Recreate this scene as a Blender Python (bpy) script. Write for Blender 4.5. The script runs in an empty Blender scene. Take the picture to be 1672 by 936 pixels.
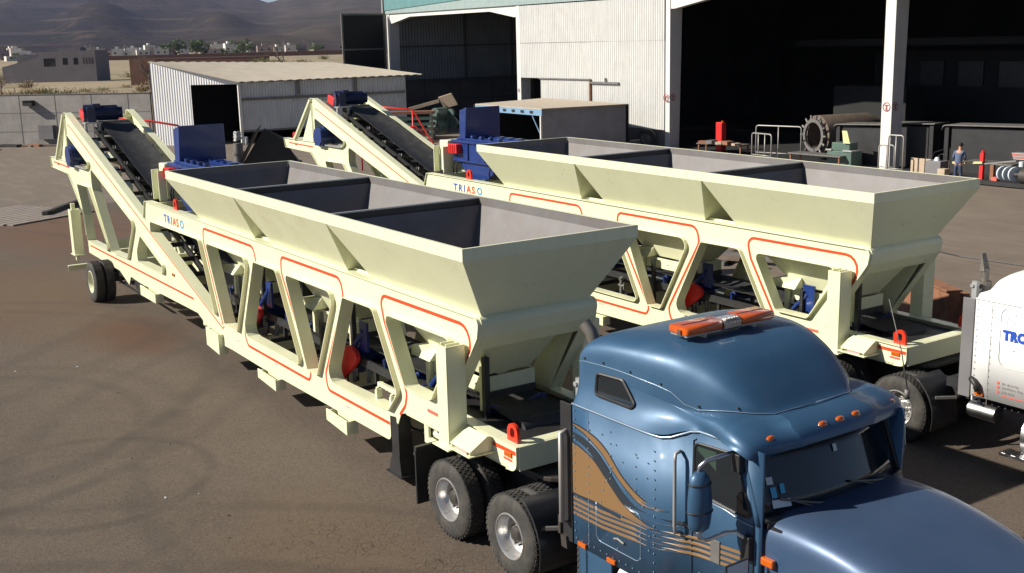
import bpy, bmesh, math, random
from mathutils import Vector, Matrix, noise
from mathutils.geometry import tessellate_polygon
random.seed(7)
C = bpy.context.scene.collection
sin, cos, pi = math.sin, math.cos, math.pi
R_ = math.radians

# ------------------------------------------------------------------ materials
def nmat(name):
    m = bpy.data.materials.new(name); m.use_nodes = True
    nt = m.node_tree
    return m, nt, nt.nodes['Principled BSDF']

def mat(name, col, rough=0.5, metal=0.0, coat=0.0, var=0.0, vscale=3.0, bump=0.0, bscale=40.0, dirt=None, dscale=2.0, dlo=0.55, dhi=0.7, emit=None, spec=None, rvar=0.0, streak=0.0):
    m, nt, b = nmat(name)
    N, L = nt.nodes, nt.links
    b.inputs['Base Color'].default_value = (*col, 1)
    b.inputs['Roughness'].default_value = rough
    b.inputs['Metallic'].default_value = metal
    b.inputs['Coat Weight'].default_value = coat
    b.inputs['Coat Roughness'].default_value = 0.08
    if spec is not None: b.inputs['Specular IOR Level'].default_value = spec
    if emit:
        b.inputs['Emission Color'].default_value = (*emit[0], 1); b.inputs['Emission Strength'].default_value = emit[1]
    tc = None
    if var or bump or dirt or rvar or streak:
        tc = N.new('ShaderNodeTexCoord')
    out = None
    if var:
        n = N.new('ShaderNodeTexNoise'); n.inputs['Scale'].default_value = vscale; n.inputs['Detail'].default_value = 8
        n.inputs['Roughness'].default_value = .65
        L.new(tc.outputs['Object'], n.inputs['Vector'])
        mx = N.new('ShaderNodeMix'); mx.data_type = 'RGBA'
        mx.inputs[6].default_value = (*[max(0, c * (1 - var)) for c in col], 1)
        mx.inputs[7].default_value = (*[min(1, c * (1 + var)) for c in col], 1)
        r = N.new('ShaderNodeMapRange'); r.inputs[1].default_value = .3; r.inputs[2].default_value = .7
        L.new(n.outputs['Fac'], r.inputs[0]); L.new(r.outputs[0], mx.inputs[0])
        out = mx.outputs[2]
    if dirt:
        n = N.new('ShaderNodeTexNoise'); n.inputs['Scale'].default_value = dscale; n.inputs['Detail'].default_value = 10
        n.inputs['Roughness'].default_value = .7
        L.new(tc.outputs['Object'], n.inputs['Vector'])
        r = N.new('ShaderNodeMapRange'); r.inputs[1].default_value = dlo; r.inputs[2].default_value = dhi
        L.new(n.outputs['Fac'], r.inputs[0])
        mx = N.new('ShaderNodeMix'); mx.data_type = 'RGBA'
        if out: L.new(out, mx.inputs[6])
        else: mx.inputs[6].default_value = (*col, 1)
        mx.inputs[7].default_value = (*dirt, 1)
        L.new(r.outputs[0], mx.inputs[0]); out = mx.outputs[2]
    if streak:      # rain streaks and grime: noise stretched down the surface
        mp = N.new('ShaderNodeMapping'); mp.inputs['Scale'].default_value = (7, 7, .55); L.new(tc.outputs['Object'], mp.inputs['Vector'])
        n = N.new('ShaderNodeTexNoise'); n.inputs['Scale'].default_value = 1; n.inputs['Detail'].default_value = 7; n.inputs['Roughness'].default_value = .6; L.new(mp.outputs[0], n.inputs['Vector'])
        r = N.new('ShaderNodeMapRange'); r.inputs[1].default_value = .48; r.inputs[2].default_value = .78; r.inputs[4].default_value = streak; L.new(n.outputs['Fac'], r.inputs[0])
        mx = N.new('ShaderNodeMix'); mx.data_type = 'RGBA'; L.new(out, mx.inputs[6]); mx.inputs[7].default_value = (*[c * .45 for c in col], 1); L.new(r.outputs[0], mx.inputs[0]); out = mx.outputs[2]
    if out: L.new(out, b.inputs['Base Color'])
    if rvar:
        n = N.new('ShaderNodeTexNoise'); n.inputs['Scale'].default_value = 2.3; n.inputs['Detail'].default_value = 9
        L.new(tc.outputs['Object'], n.inputs['Vector'])
        r = N.new('ShaderNodeMapRange'); r.inputs[1].default_value = .3; r.inputs[2].default_value = .7
        r.inputs[3].default_value = max(.03, rough - rvar); r.inputs[4].default_value = min(1, rough + rvar)
        L.new(n.outputs['Fac'], r.inputs[0]); L.new(r.outputs[0], b.inputs['Roughness'])
    if bump:
        n = N.new('ShaderNodeTexNoise'); n.inputs['Scale'].default_value = bscale; n.inputs['Detail'].default_value = 6
        L.new(tc.outputs['Object'], n.inputs['Vector'])
        bp = N.new('ShaderNodeBump'); bp.inputs['Strength'].default_value = bump; bp.inputs['Distance'].default_value = .02
        L.new(n.outputs['Fac'], bp.inputs['Height']); L.new(bp.outputs[0], b.inputs['Normal'])
    return m

M = {}
M['cream'] = mat('cream_paint', (.71, .72, .50), .38, streak=.10, coat=.2, var=.03, vscale=1.5, rvar=.12, bump=.10, bscale=1.6, dirt=(.60, .60, .37), dscale=3.5, dlo=.62, dhi=.85)
M['orange'] = mat('orange_stripe', (.58, .055, .012), .5, var=.08)
M['steel_liner'] = mat('grey_primer_steel', (.150, .142, .145), .55, var=.14, vscale=2.0, dirt=(.135, .118, .11), dscale=1.6, dlo=.48, dhi=.7, bump=.15, bscale=3)
M['divider'] = mat('shade_dark_divider_steel', (.020, .022, .026), .5, var=.2, vscale=2.0)  # bin dividers: the shade inside the bins is put into this near-black base
M['rubber_belt'] = mat('black_rubber_belt', (.022, .022, .023), .6, var=.5, vscale=5, dirt=(.05, .047, .043), dscale=2.5, dlo=.5, dhi=.75)
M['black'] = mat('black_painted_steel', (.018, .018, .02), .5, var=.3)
M['blue'] = mat('dark_blue_enamel', (.009, .030, .155), .35, coat=.3, var=.15)
M['navy'] = mat('navy_motor_paint', (.008, .014, .055), .4, coat=.2, var=.2)
M['red'] = mat('red_paint', (.62, .02, .02), .45, var=.1)
M['lug'] = mat('red_orange_paint', (.62, .03, .008), .4, coat=.2)
M['chrome'] = mat('chrome', (.62, .62, .62), .16, 1.0)
M['alu'] = mat('brushed_aluminium', (.45, .45, .46), .32, 1.0, rvar=.1)
M['stack'] = mat('sooty_exhaust_steel', (.16, .145, .13), .55, .5, var=.3, vscale=5)
M['galv'] = mat('galvanised_steel', (.42, .43, .43), .5, .6, var=.1)
M['tyre'] = mat('tyre_rubber', (.030, .029, .028), .8, var=.3, vscale=12, dirt=(.075, .066, .055), dscale=5, dlo=.45, dhi=.7)
M['rim'] = mat('polished_rim', (.62, .61, .60), .28, .75, var=.12, vscale=14, dirt=(.28, .25, .22), dscale=12, dlo=.55, dhi=.75)
M['rimcream'] = mat('cream_rim', (.68, .68, .48), .45, var=.08)
M['hub'] = mat('dark_hub', (.05, .045, .04), .6, .3)
M['truckblue'] = mat('metallic_blue_paint', (.034, .092, .178), .46, .25, coat=.15, var=.10, vscale=1.1, rvar=.08, dirt=(.055, .105, .17), dscale=2.2, dlo=.52, dhi=.85)
M['hoodblue'] = mat('metallic_blue_hood_paint', (.052, .088, .165), .46, .30, coat=.22, var=.10, vscale=.8, rvar=.06, dirt=(.03, .075, .16), dscale=1.1, dlo=.5, dhi=.8)
M['tan'] = mat('tan_stripe_paint', (.20, .115, .05), .4, coat=.4)
M['darkstripe'] = mat('charcoal_stripe_paint', (.02, .028, .04), .35, coat=.4)
M['trim'] = mat('grey_pin_seam', (.25, .33, .42), .3, .4)
M['glass'] = mat('tinted_glass', (.008, .012, .016), .05, 0, spec=.8, rvar=.02)
M['windscreen'] = mat('windscreen_glass', (.012, .02, .028), .04, 0, spec=.8)
M['windscreen'].node_tree.nodes['Principled BSDF'].inputs['Alpha'].default_value = .62
M['cabdark'] = mat('dark_cab_trim', (.03, .032, .036), .8)
M['curtain'] = mat('pale_cab_curtain', (.35, .36, .32), .9, var=.15)
M['greenglass'] = mat('greenish_tinted_glass', (.03, .055, .045), .06, 0, spec=.8)
M['amber'] = mat('amber_lens', (.50, .10, .005), .25, coat=.6)
M['amberbar'] = mat('orange_beacon_lens', (.50, .085, .006), .22, coat=.7, var=.15, vscale=6)
M['white'] = mat('white_truck_paint', (.72, .73, .74), .35, coat=.5, var=.015)
M['letterblue'] = mat('blue_lettering', (.015, .07, .42), .5)
M['letterteal'] = mat('teal_lettering', (.03, .25, .50), .5)
M['letterred'] = mat('red_lettering', (.62, .05, .02), .5)
M['sticker'] = mat('pale_sticker', (.55, .62, .66), .5)
M['stickerblue'] = mat('blue_sticker', (.05, .35, .55), .5)
M['redsticker'] = mat('red_sticker', (.6, .12, .09), .5)
M['pinksticker'] = mat('pink_sticker', (.6, .35, .36), .5)
M['concrete_wall'] = mat('weathered_concrete_panels', (.30, .28, .265), .9, var=.22, vscale=.8, dirt=(.20, .18, .165), dscale=.5, bump=.4, bscale=12)
M['darkblock'] = mat('dark_blockwork', (.17, .155, .145), .95, var=.2, vscale=.6)
M['whitesheet'] = mat('white_corrugated_sheet', (.58, .58, .57), .5, streak=.35, var=.07, vscale=.9, dirt=(.45, .42, .37), dscale=.9, dlo=.58, dhi=.8)
M['shedsheet'] = mat('bright_corrugated_sheet', (.84, .84, .84), .5, var=.05, vscale=.9, dirt=(.62, .60, .58), dscale=1.4, dlo=.6, dhi=.85)
M['greysheet'] = mat('galvanised_corrugated_sheet', (.50, .51, .53), .5, .25, var=.12, vscale=.7)
M['darksheet'] = mat('dark_corrugated_sheet', (.26, .275, .29), .6, .2, var=.2, vscale=.5)
M['tealsheet'] = mat('teal_corrugated_sheet', (.10, .22, .23), .5, var=.12)
M['greytealsheet'] = mat('grey_teal_corrugated_sheet', (.26, .33, .33), .5, var=.12)
M['roofsheet'] = mat('tan_grey_roof_sheet', (.46, .41, .335), .6, var=.10, vscale=.8, dirt=(.42, .36, .30), dscale=.6)
M['shedroof'] = mat('brown_roof_board', (.40, .34, .27), .85, var=.12)
M['whitesteel'] = mat('white_painted_steel', (.62, .61, .585), .5, streak=.3, var=.06, vscale=2, dirt=(.5, .40, .32), dscale=1.5, dlo=.62, dhi=.85)
M['boothwall'] = mat('grey_booth_board', (.27, .265, .28), .7, var=.15, vscale=1.2)
M['planks'] = mat('weathered_planks', (.22, .19, .165), .9, var=.2, vscale=4)
M['interior'] = mat('shade_dark_interior', (.010, .011, .012), .85, var=.4, vscale=.3)  # inside shade put into the base colour; the dark gate leaf shares it
M['darkpanel'] = mat('dark_grey_panel', (.16, .155, .165), .6, .1, var=.15, vscale=1.2)
M['rust'] = mat('rusty_steel', (.22, .10, .055), .8, var=.35, vscale=3, dirt=(.10, .05, .03), dscale=3)
M['brownsteel'] = mat('brown_machinery_steel', (.13, .10, .08), .7, var=.3, vscale=3)
M['greenmach'] = mat('grey_green_machine_paint', (.07, .12, .10), .5, var=.2, vscale=2, dirt=(.06, .08, .07), dscale=2)
M['greyrail'] = mat('grey_tube', (.32, .31, .30), .45, .3, var=.1)
M['greysteel'] = mat('dull_grey_steel', (.16, .155, .15), .6, .4, var=.25, vscale=4)
M['wood'] = mat('pale_timber_board', (.42, .33, .24), .8, var=.15)
M['housegrey'] = mat('grey_render_house', (.155, .145, .16), .9, var=.12, vscale=.3)
M['housewhite'] = mat('white_town_render', (.55, .53, .50), .9, var=.08, vscale=.1)
M['housepink'] = mat('pale_pink_town_render', (.36, .30, .28), .9)
M['housedark'] = mat('grey_town_render', (.20, .17, .18), .9)
M['window'] = mat('dark_window_opening', (.02, .018, .018), .5)
M['brickwall'] = mat('brown_brick_wall', (.16, .085, .06), .9, var=.2, vscale=.5)
M['leaf'] = mat('dark_green_foliage', (.045, .085, .022), .8, var=.5, vscale=.6)
M['bark'] = mat('grey_brown_bark', (.15, .11, .095), .9, var=.25)
M['drybush'] = mat('dry_brush', (.24, .18, .09), .9, var=.35, vscale=3)
M['greenbush'] = mat('olive_brush', (.13, .14, .045), .9, var=.35, vscale=3)
M['skin'] = mat('skin', (.42, .22, .14), .6)
M['shirt'] = mat('blue_grey_work_shirt', (.085, .115, .20), .85, var=.15, vscale=8)
M['jeans'] = mat('dark_blue_jeans', (.035, .05, .10), .85, var=.15, vscale=8)
M['hair'] = mat('black_cap_cloth', (.012, .011, .011), .8)
M['yellowbar'] = mat('pale_yellow_steel', (.55, .52, .25), .5)
M['mirrorback'] = M['truckblue']

# ------------------------------------------------------------------ mesh helpers
def obj(name, bm, m, parent=None, smooth=False, bevel=0, autos=None, loc=None):
    me = bpy.data.meshes.new(name)
    bmesh.ops.recalc_face_normals(bm, faces=bm.faces)
    bm.to_mesh(me); bm.free()
    ms = m if isinstance(m, (list, tuple)) else [m]
    for k in ms: me.materials.append(k)
    o = bpy.data.objects.new(name, me); C.objects.link(o)
    if parent: o.parent = parent
    if smooth:
        for p in me.polygons: p.use_smooth = True
        if autos is not None:
            me.set_sharp_from_angle(angle=R_(autos))
    if bevel:
        b = o.modifiers.new('bevel', 'BEVEL'); b.width = bevel; b.segments = 2; b.limit_method = 'ANGLE'; b.angle_limit = R_(40)
    if loc: o.location = loc
    return o

def tag(o, label=None, cat=None, group=None, kind=None):
    if label: o['label'] = label
    if cat: o['category'] = cat
    if group: o['group'] = group
    if kind: o['kind'] = kind
    return o

def thing(name, label, cat, loc=(0, 0, 0), rz=0, group=None):
    o = bpy.data.objects.new(name, None); C.objects.link(o)
    o.location = loc; o.rotation_euler = (0, 0, rz); o.empty_display_size = .3
    return tag(o, label, cat, group)

def copy_tree(o, parent=None):
    c = o.copy(); C.objects.link(c); c.parent = parent
    if parent is not None: c.matrix_parent_inverse = o.matrix_parent_inverse.copy()
    for ch in list(o.children): copy_tree(ch, c)
    return c

def nb(): return bmesh.new()

def box(bm, x0, x1, y0, y1, z0, z1, mi=0):
    v = [bm.verts.new((x, y, z)) for z in (z0, z1) for y in (y0, y1) for x in (x0, x1)]
    for f in ((0, 1, 3, 2), (4, 5, 7, 6), (0, 1, 5, 4), (2, 3, 7, 6), (0, 2, 6, 4), (1, 3, 7, 5)):
        bm.faces.new([v[i] for i in f]).material_index = mi
    return v

def hexa(bm, P, mi=0):
    """P: 8 points, bottom ring of four then top ring of four"""
    v = [bm.verts.new(p) for p in P]
    for f in ((0, 1, 2, 3), (4, 5, 6, 7), (0, 1, 5, 4), (1, 2, 6, 5), (2, 3, 7, 6), (3, 0, 4, 7)):
        bm.faces.new([v[i] for i in f]).material_index = mi
    return v

def frame_of(d):
    d = Vector(d).normalized()
    a = Vector((0, 0, 1)) if abs(d.z) < .9 else Vector((1, 0, 0))
    u = d.cross(a).normalized(); w = d.cross(u).normalized()
    return u, w

def cyl(bm, p0, p1, r, r2=None, n=12, caps=True, mi=0):
    p0, p1 = Vector(p0), Vector(p1); r2 = r if r2 is None else r2
    u, w = frame_of(p1 - p0)
    A = [bm.verts.new(p0 + u * r * cos(2 * pi * i / n) + w * r * sin(2 * pi * i / n)) for i in range(n)]
    B = [bm.verts.new(p1 + u * r2 * cos(2 * pi * i / n) + w * r2 * sin(2 * pi * i / n)) for i in range(n)]
    for i in range(n):
        bm.faces.new((A[i], A[(i + 1) % n], B[(i + 1) % n], B[i])).material_index = mi
    if caps:
        bm.faces.new(A).material_index = mi; bm.faces.new(B).material_index = mi

def tube(bm, pts, r, n=8, mi=0):
    pts = [Vector(p) for p in pts]
    rings = []
    pu = None
    for i, p in enumerate(pts):
        d = (pts[min(i + 1, len(pts) - 1)] - pts[max(i - 1, 0)])
        u, w = frame_of(d)
        if pu is not None:
            u = (pu - d.normalized() * pu.dot(d.normalized())).normalized(); w = d.normalized().cross(u)
        pu = u
        rr = r[i] if isinstance(r, (list, tuple)) else r
        rings.append([bm.verts.new(p + u * rr * cos(2 * pi * k / n) + w * rr * sin(2 * pi * k / n)) for k in range(n)])
    for a, b in zip(rings, rings[1:]):
        for k in range(n):
            bm.faces.new((a[k], a[(k + 1) % n], b[(k + 1) % n], b[k])).material_index = mi
    bm.faces.new(rings[0]).material_index = mi; bm.faces.new(rings[-1]).material_index = mi

def bar(bm, p0, p1, w, h, mi=0):
    """rectangular bar; w across (horizontal), h the other way"""
    p0, p1 = Vector(p0), Vector(p1); d = (p1 - p0).normalized()
    s = d.cross(Vector((0, 0, 1)))
    s = Vector((0, 1, 0)) if s.length < .05 else s.normalized()
    t = s.cross(d).normalized()
    q = lambda p, a, b: p + s * (a * w / 2) + t * (b * h / 2)
    hexa(bm, [q(p0, -1, -1), q(p0, 1, -1), q(p0, 1, 1), q(p0, -1, 1), q(p1, -1, -1), q(p1, 1, -1), q(p1, 1, 1), q(p1, -1, 1)], mi)

def rpoly(pts, seg=5):
    """pts: (x, z, r) corners -> rounded outline"""
    out = []; n = len(pts)
    for i in range(n):
        p = Vector(pts[i][:2]); a = Vector(pts[i - 1][:2]); b = Vector(pts[(i + 1) % n][:2])
        r = pts[i][2] if len(pts[i]) > 2 else 0
        if r <= 0: out.append(p); continue
        da, db = (a - p), (b - p); la, lb = da.length, db.length
        da.normalize(); db.normalize()
        ang = math.acos(max(-1, min(1, da.dot(db))))
        t = min(r / math.tan(ang / 2), la * .48, lb * .48); rr = t * math.tan(ang / 2)
        c = p + (da + db).normalized() * (rr / sin(ang / 2))
        s = p + da * t; e = p + db * t
        a0 = math.atan2(s.y - c.y, s.x - c.x); a1 = math.atan2(e.y - c.y, e.x - c.x)
        d = (a1 - a0 + pi) % (2 * pi) - pi
        for k in range(seg + 1):
            q = a0 + d * k / seg; out.append(Vector((c.x + rr * cos(q), c.y + rr * sin(q))))
    return out

def area(p): return sum(p[i - 1].x * p[i].y - p[i].x * p[i - 1].y for i in range(len(p))) / 2

def plate(bm, outer, holes, y0, y1, mi=0, axis='y'):
    """flat plate with holes in the x-z plane between y0 and y1"""
    loops = [outer] + list(holes)
    flat = [v for l in loops for v in l]
    tris = tessellate_polygon([[Vector((v.x, v.y, 0)) for v in l] for l in loops])
    def P(v, y):
        return (v.x, y, v.y) if axis == 'y' else ((y, v.x, v.y) if axis == 'x' else (v.x, v.y, y))
    A = [bm.verts.new(P(v, y0)) for v in flat]; B = [bm.verts.new(P(v, y1)) for v in flat]
    for t in tris:
        for S in (A, B):
            try: bm.faces.new([S[i] for i in t]).material_index = mi
            except ValueError: pass
    k = 0
    for l in loops:
        n = len(l)
        for i in range(n):
            a, b = k + i, k + (i + 1) % n
            try: bm.faces.new((A[a], A[b], B[b], B[a])).material_index = mi
            except ValueError: pass
        k += n

def rim_strip(bm, loop, y0, y1, t, closed=True, mi=0, inward=True):
    """a flange: thin band of thickness t following an x-z outline, running from y0 to y1"""
    n = len(loop); sgn = 1 if area(loop) > 0 else -1
    off = []
    for i in range(n):
        a = loop[i - 1] if (closed or i) else loop[0]; b = loop[(i + 1) % n] if (closed or i < n - 1) else loop[-1]
        d = (b - a); 
        if d.length < 1e-6: d = Vector((1, 0))
        d.normalize(); nr = Vector((-d.y, d.x)) * sgn * (1 if inward else -1)
        off.append(loop[i] + nr * t)
    A = [[bm.verts.new((v.x, y, v.y)) for v in l] for l in (loop, off) for y in (y0, y1)]
    m = n if closed else n - 1
    for i in range(m):
        j = (i + 1) % n
        for a, b in ((0, 1), (1, 3), (3, 2), (2, 0)):
            bm.faces.new((A[a][i], A[a][j], A[b][j], A[b][i])).material_index = mi
    if not closed:
        for i in (0, n - 1): bm.faces.new((A[0][i], A[1][i], A[3][i], A[2][i])).material_index = mi

def ribbon(bm, pts, w, y, t=.003, mi=0):
    """painted stripe: flat band of width w following an open x-z polyline, at plane y (faces -y), 3 mm proud"""
    n = len(pts); L, Rr = [], []
    for i in range(n):
        d = pts[min(i + 1, n - 1)] - pts[max(i - 1, 0)]; d.normalize(); nr = Vector((-d.y, d.x)) * w / 2
        L.append(pts[i] + nr); Rr.append(pts[i] - nr)
    plate(bm, L + Rr[::-1], [], y - t, y - .001, mi)

def ropen(pts, seg=5):
    """rounded open polyline"""
    full = [pts[0]] + list(pts[1:-1]) + [pts[-1]]
    out = [Vector(full[0][:2])]
    for i in range(1, len(full) - 1):
        p = Vector(full[i][:2]); a = Vector(full[i - 1][:2]); b = Vector(full[i + 1][:2]); r = full[i][2]
        da, db = (a - p), (b - p); la, lb = da.length, db.length; da.normalize(); db.normalize()
        ang = math.acos(max(-1, min(1, da.dot(db)))); t = min(r / math.tan(ang / 2), la * .48, lb * .48); rr = t * math.tan(ang / 2)
        c = p + (da + db).normalized() * (rr / sin(ang / 2)); s = p + da * t; e = p + db * t
        a0 = math.atan2(s.y - c.y, s.x - c.x); a1 = math.atan2(e.y - c.y, e.x - c.x); d = (a1 - a0 + pi) % (2 * pi) - pi
        for k in range(seg + 1):
            q = a0 + d * k / seg; out.append(Vector((c.x + rr * cos(q), c.y + rr * sin(q))))
    out.append(Vector(full[-1][:2]))
    return out

def revolve(bm, prof, c, n=40, mi=0, closed=False):
    """prof: (radius, y) list revolved round the y axis through c"""
    rings = [[bm.verts.new((c[0] + r * cos(2 * pi * k / n), c[1] + y, c[2] + r * sin(2 * pi * k / n))) for k in range(n)] for r, y in prof]
    for a, b in zip(rings, rings[1:] + ([rings[0]] if closed else [])):
        for k in range(n):
            bm.faces.new((a[k], a[(k + 1) % n], b[(k + 1) % n], b[k])).material_index = mi

def corrug(bm, p0, ux, width, z0, z1f, pitch=.2, amp=.025, n=4, mi=0):
    """corrugated sheet standing on a line from p0 along unit ux; z1f(s) top height; real corrugations with thickness"""
    ux = Vector(ux); nrm = Vector((ux.y, -ux.x, 0)); k = int(width / pitch * n)
    prev = None
    for i in range(k + 1):
        s = width * i / k; o = amp * sin(2 * pi * s / pitch)
        p = Vector(p0) + ux * s
        za = z0(s) if callable(z0) else z0; zb = z1f(s) if callable(z1f) else z1f
        a = [bm.verts.new((*(p + nrm * (o + e)).xy, z)) for e in (.004, -.004) for z in (za, zb)]
        if prev:
            bm.faces.new((prev[0], a[0], a[1], prev[1])).material_index = mi
            bm.faces.new((prev[2], a[2], a[3], prev[3])).material_index = mi
            bm.faces.new((prev[1], a[1], a[3], prev[3])).material_index = mi
            bm.faces.new((prev[0], a[0], a[2], prev[2])).material_index = mi
        prev = a

def text_mesh(name, s, size, m, parent, M4, bold=.012, depth=.002, spacing=1.0):
    cu = bpy.data.curves.new(name, 'FONT'); cu.body = s; cu.size = size; cu.offset = bold; cu.extrude = depth; cu.space_character = spacing
    t = bpy.data.objects.new('tmp_text', cu); C.objects.link(t)
    bpy.context.view_layer.update()
    me = bpy.data.meshes.new_from_object(t.evaluated_get(bpy.context.evaluated_depsgraph_get()))
    bpy.data.objects.remove(t); bpy.data.curves.remove(cu)
    me.name = name; me.materials.clear(); me.materials.append(m)
    me.transform(M4)
    o = bpy.data.objects.new(name, me); C.objects.link(o)
    if parent: o.parent = parent
    return o

def islands(name, bm, m, parent=None, **kw):
    """one object per separate piece of the mesh"""
    bm.verts.ensure_lookup_table(); seen = set(); groups = []
    for v in bm.verts:
        if v in seen: continue
        st = [v]; seen.add(v); g = []
        while st:
            a = st.pop(); g.append(a)
            for e in a.link_edges:
                b = e.other_vert(a)
                if b not in seen: seen.add(b); st.append(b)
        groups.append(g)
    out = []
    for g in groups:
        nbm = bmesh.new(); mp = {v: nbm.verts.new(v.co) for v in g}
        fs = {f for v in g for f in v.link_faces}
        for f in fs: nbm.faces.new([mp[v] for v in f.verts]).material_index = f.material_index
        out.append(obj(name, nbm, m, parent, **kw))
    bm.free()
    return out


# ------------------------------------------------------------------ wheels
def wheel(parent, cx, yo, side, rimmat, w=.27, r=.53, deep=True, name='wheel', holes=False):
    """one tyre + rim; yo = outer face y; side=-1: outer face looks to -y"""
    s = -side
    t = bpy.data.objects.new(name, None); C.objects.link(t); t.parent = parent; t.location = (cx, yo, r)
    bm = nb()
    Y = lambda v: v * s
    prof = [(.285, Y(.03)), (.30, Y(.012)), (.36, Y(-.002)), (.44, Y(.0)), (.495, Y(.018)), (.518, Y(.035)), (.528, Y(.06)), (r, Y(w / 2)), (.528, Y(w - .06)), (.518, Y(w - .035)), (.495, Y(w - .018)), (.44, Y(w)), (.36, Y(w)), (.30, Y(w - .012)), (.285, Y(w - .03))]
    revolve(bm, prof, (0, 0, 0), 56)
    for j, yy in enumerate((.045, .10, .155, .21)):
        for k in range(46):
            a = 2 * pi * (k + .5 * (j % 2)) / 46
            rr = r - .002; ca, sa = cos(a), sin(a)
            e = Vector((ca, 0, sa)); tq = Vector((-sa, 0, ca))
            c = e * rr + Vector((0, Y(yy + .005), 0))
            du = tq * .024 + Vector((0, Y(.006 * (1 if j % 2 else -1)), 0)); dv = Vector((0, .02, 0)); dw = e * .009
            hexa(bm, [c - du - dv - dw, c + du - dv - dw, c + du + dv - dw, c - du + dv - dw, c - du - dv + dw, c + du - dv + dw, c + du + dv + dw, c - du + dv + dw])
    obj('tyre', bm, M['tyre'], t, smooth=True, autos=35)
    bm = nb()
    if deep: rp = [(.300, Y(.02)), (.292, Y(.006)), (.280, Y(.004)), (.268, Y(.02)), (.262, Y(.10)), (.235, Y(.15)), (.16, Y(.165)), (.12, Y(.16)), (.0001, Y(.16))]
    else: rp = [(.300, Y(.02)), (.292, Y(.006)), (.280, Y(.004)), (.268, Y(.02)), (.25, Y(.05)), (.19, Y(.035)), (.12, Y(.0)), (.0001, Y(.0))]
    revolve(bm, rp, (0, 0, 0), 48)
    y0 = .16 if deep else 0.0
    for k in range(5 if deep else 8):
        a = 2 * pi * (k + .3) / (5 if deep else 8); yy = y0 + .003 if deep else .037
        q = Vector((.205 * cos(a), Y(yy - .004), .205 * sin(a)))
        cyl(bm, q, q + Vector((0, Y(.01), 0)), .033, n=14, mi=1)
    obj('rim', bm, [rimmat, M['hub']], t, smooth=True, autos=35)
    bm = nb()
    revolve(bm, [(.10, Y(y0)), (.098, Y(y0 - .05)), (.08, Y(y0 - .075)), (.045, Y(y0 - .085)), (.0001, Y(y0 - .085))], (0, 0, 0), 20)
    for k in range(10):
        a = 2 * pi * k / 10
        cyl(bm, (.135 * cos(a), Y(y0 + .005), .135 * sin(a)), (.135 * cos(a), Y(y0 - .04), .135 * sin(a)), .014, n=6)
    obj('hub', bm, M['hub'] if not holes else M['rim'], t, smooth=True, autos=30)
    return t
# ------------------------------------------------------------------ trailer (batching plant) builder
YW, YF = .455, 2.279           # near and far web planes
HL, HW, HZ = 11.698, 2.734, 3.993

def sh(x, y=.37):             # outline measured on the y=.355 plane, moved to the flange's real front edge
    return x - (y - .355) * (2.0 + (11 - x) * .12)

def H(*p): return rpoly([(sh(a), b, c) for a, b, c in p])

def incz(x): return 4.40 - .3096 * (x + 9.3)

OUT = [(-10.5, 4.76, .12), (-10.15, incz(-10.15) + .02, .02), (-3.36, incz(-3.36), 0), (-3.22, 2.985, .05), (11.10, 2.985, .0), (11.34, 2.985, .22), (11.28, 2.74, .05),
       (10.47, 1.50, .03), (12.13, 1.50, .0), (12.13, 1.19, .16), (9.20, 1.17, .05), (9.05, 1.12, .03), (8.94, .93, .0), (8.90, .95, 0), (8.90, 1.03, .03), (8.69, 1.0, 0), (8.69, .60, .10), (3.44, .54, 0), (1.94, .55, 0), (1.24, .53, 0),
       (.48, .75, .1), (-.05, .93, .1), (-4.33, .87, 0), (-5.13, .90, 0), (-5.36, .66, .02), (-6.15, .90, .06), (-9.28, .93, .03), (-9.40, 2.05, .15), (-9.68, 2.27, .1), (-10.70, 3.03, .1), (-12.70, 3.06, .12), (-12.86, 3.32, 0), (-10.42, 3.34, .0)]
HOLES = [
    ((-2.72, 2.59, .09), (.62, 2.61, .13), (1.34, 1.13, .05), (1.08, 1.17, .05), (-2.74, 2.33, .06)),
    ((1.07, 2.60, .08), (3.36, 2.61, .17), (2.55, 1.05, .06), (1.86, 1.05, .06)),
    ((3.68, 2.60, .06), (4.72, 2.61, .15), (5.60, 1.05, .10), (2.88, 1.05, .20)),
    ((5.13, 2.60, .08), (7.12, 2.61, .17), (6.28, 1.05, .06), (5.88, 1.05, .06)),
    ((7.43, 2.60, .06), (8.44, 2.61, .15), (9.14, 1.45, .12), (8.83, 1.12, .04), (6.62, 1.05, .20)),
    ((8.80, 2.60, .10), (10.86, 2.61, .15), (10.12, 1.60, .10), (9.38, 1.60, .10)),
    ((-3.64, 2.14, .06), (-2.03, 1.64, .10), (-2.08, 1.45, .10), (-4.02, 1.43, .12), (-4.03, 1.72, .2)),
    ((-7.78, 3.40, .10), (-4.14, 2.37, .15), (-4.95, 1.38, .08), (-6.42, 1.33, .12), (-7.80, 2.88, .3)),
    ((-9.50, 2.84, .05), (-8.26, 2.86, .10), (-6.62, 1.32, .12), (-8.90, 1.30, .06), (-9.02, 2.02, .2)),
    ((-10.12, 4.16, .08), (-7.98, 3.50, .25), (-8.25, 3.33, .08), (-10.12, 3.28, .08)),
]

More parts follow.
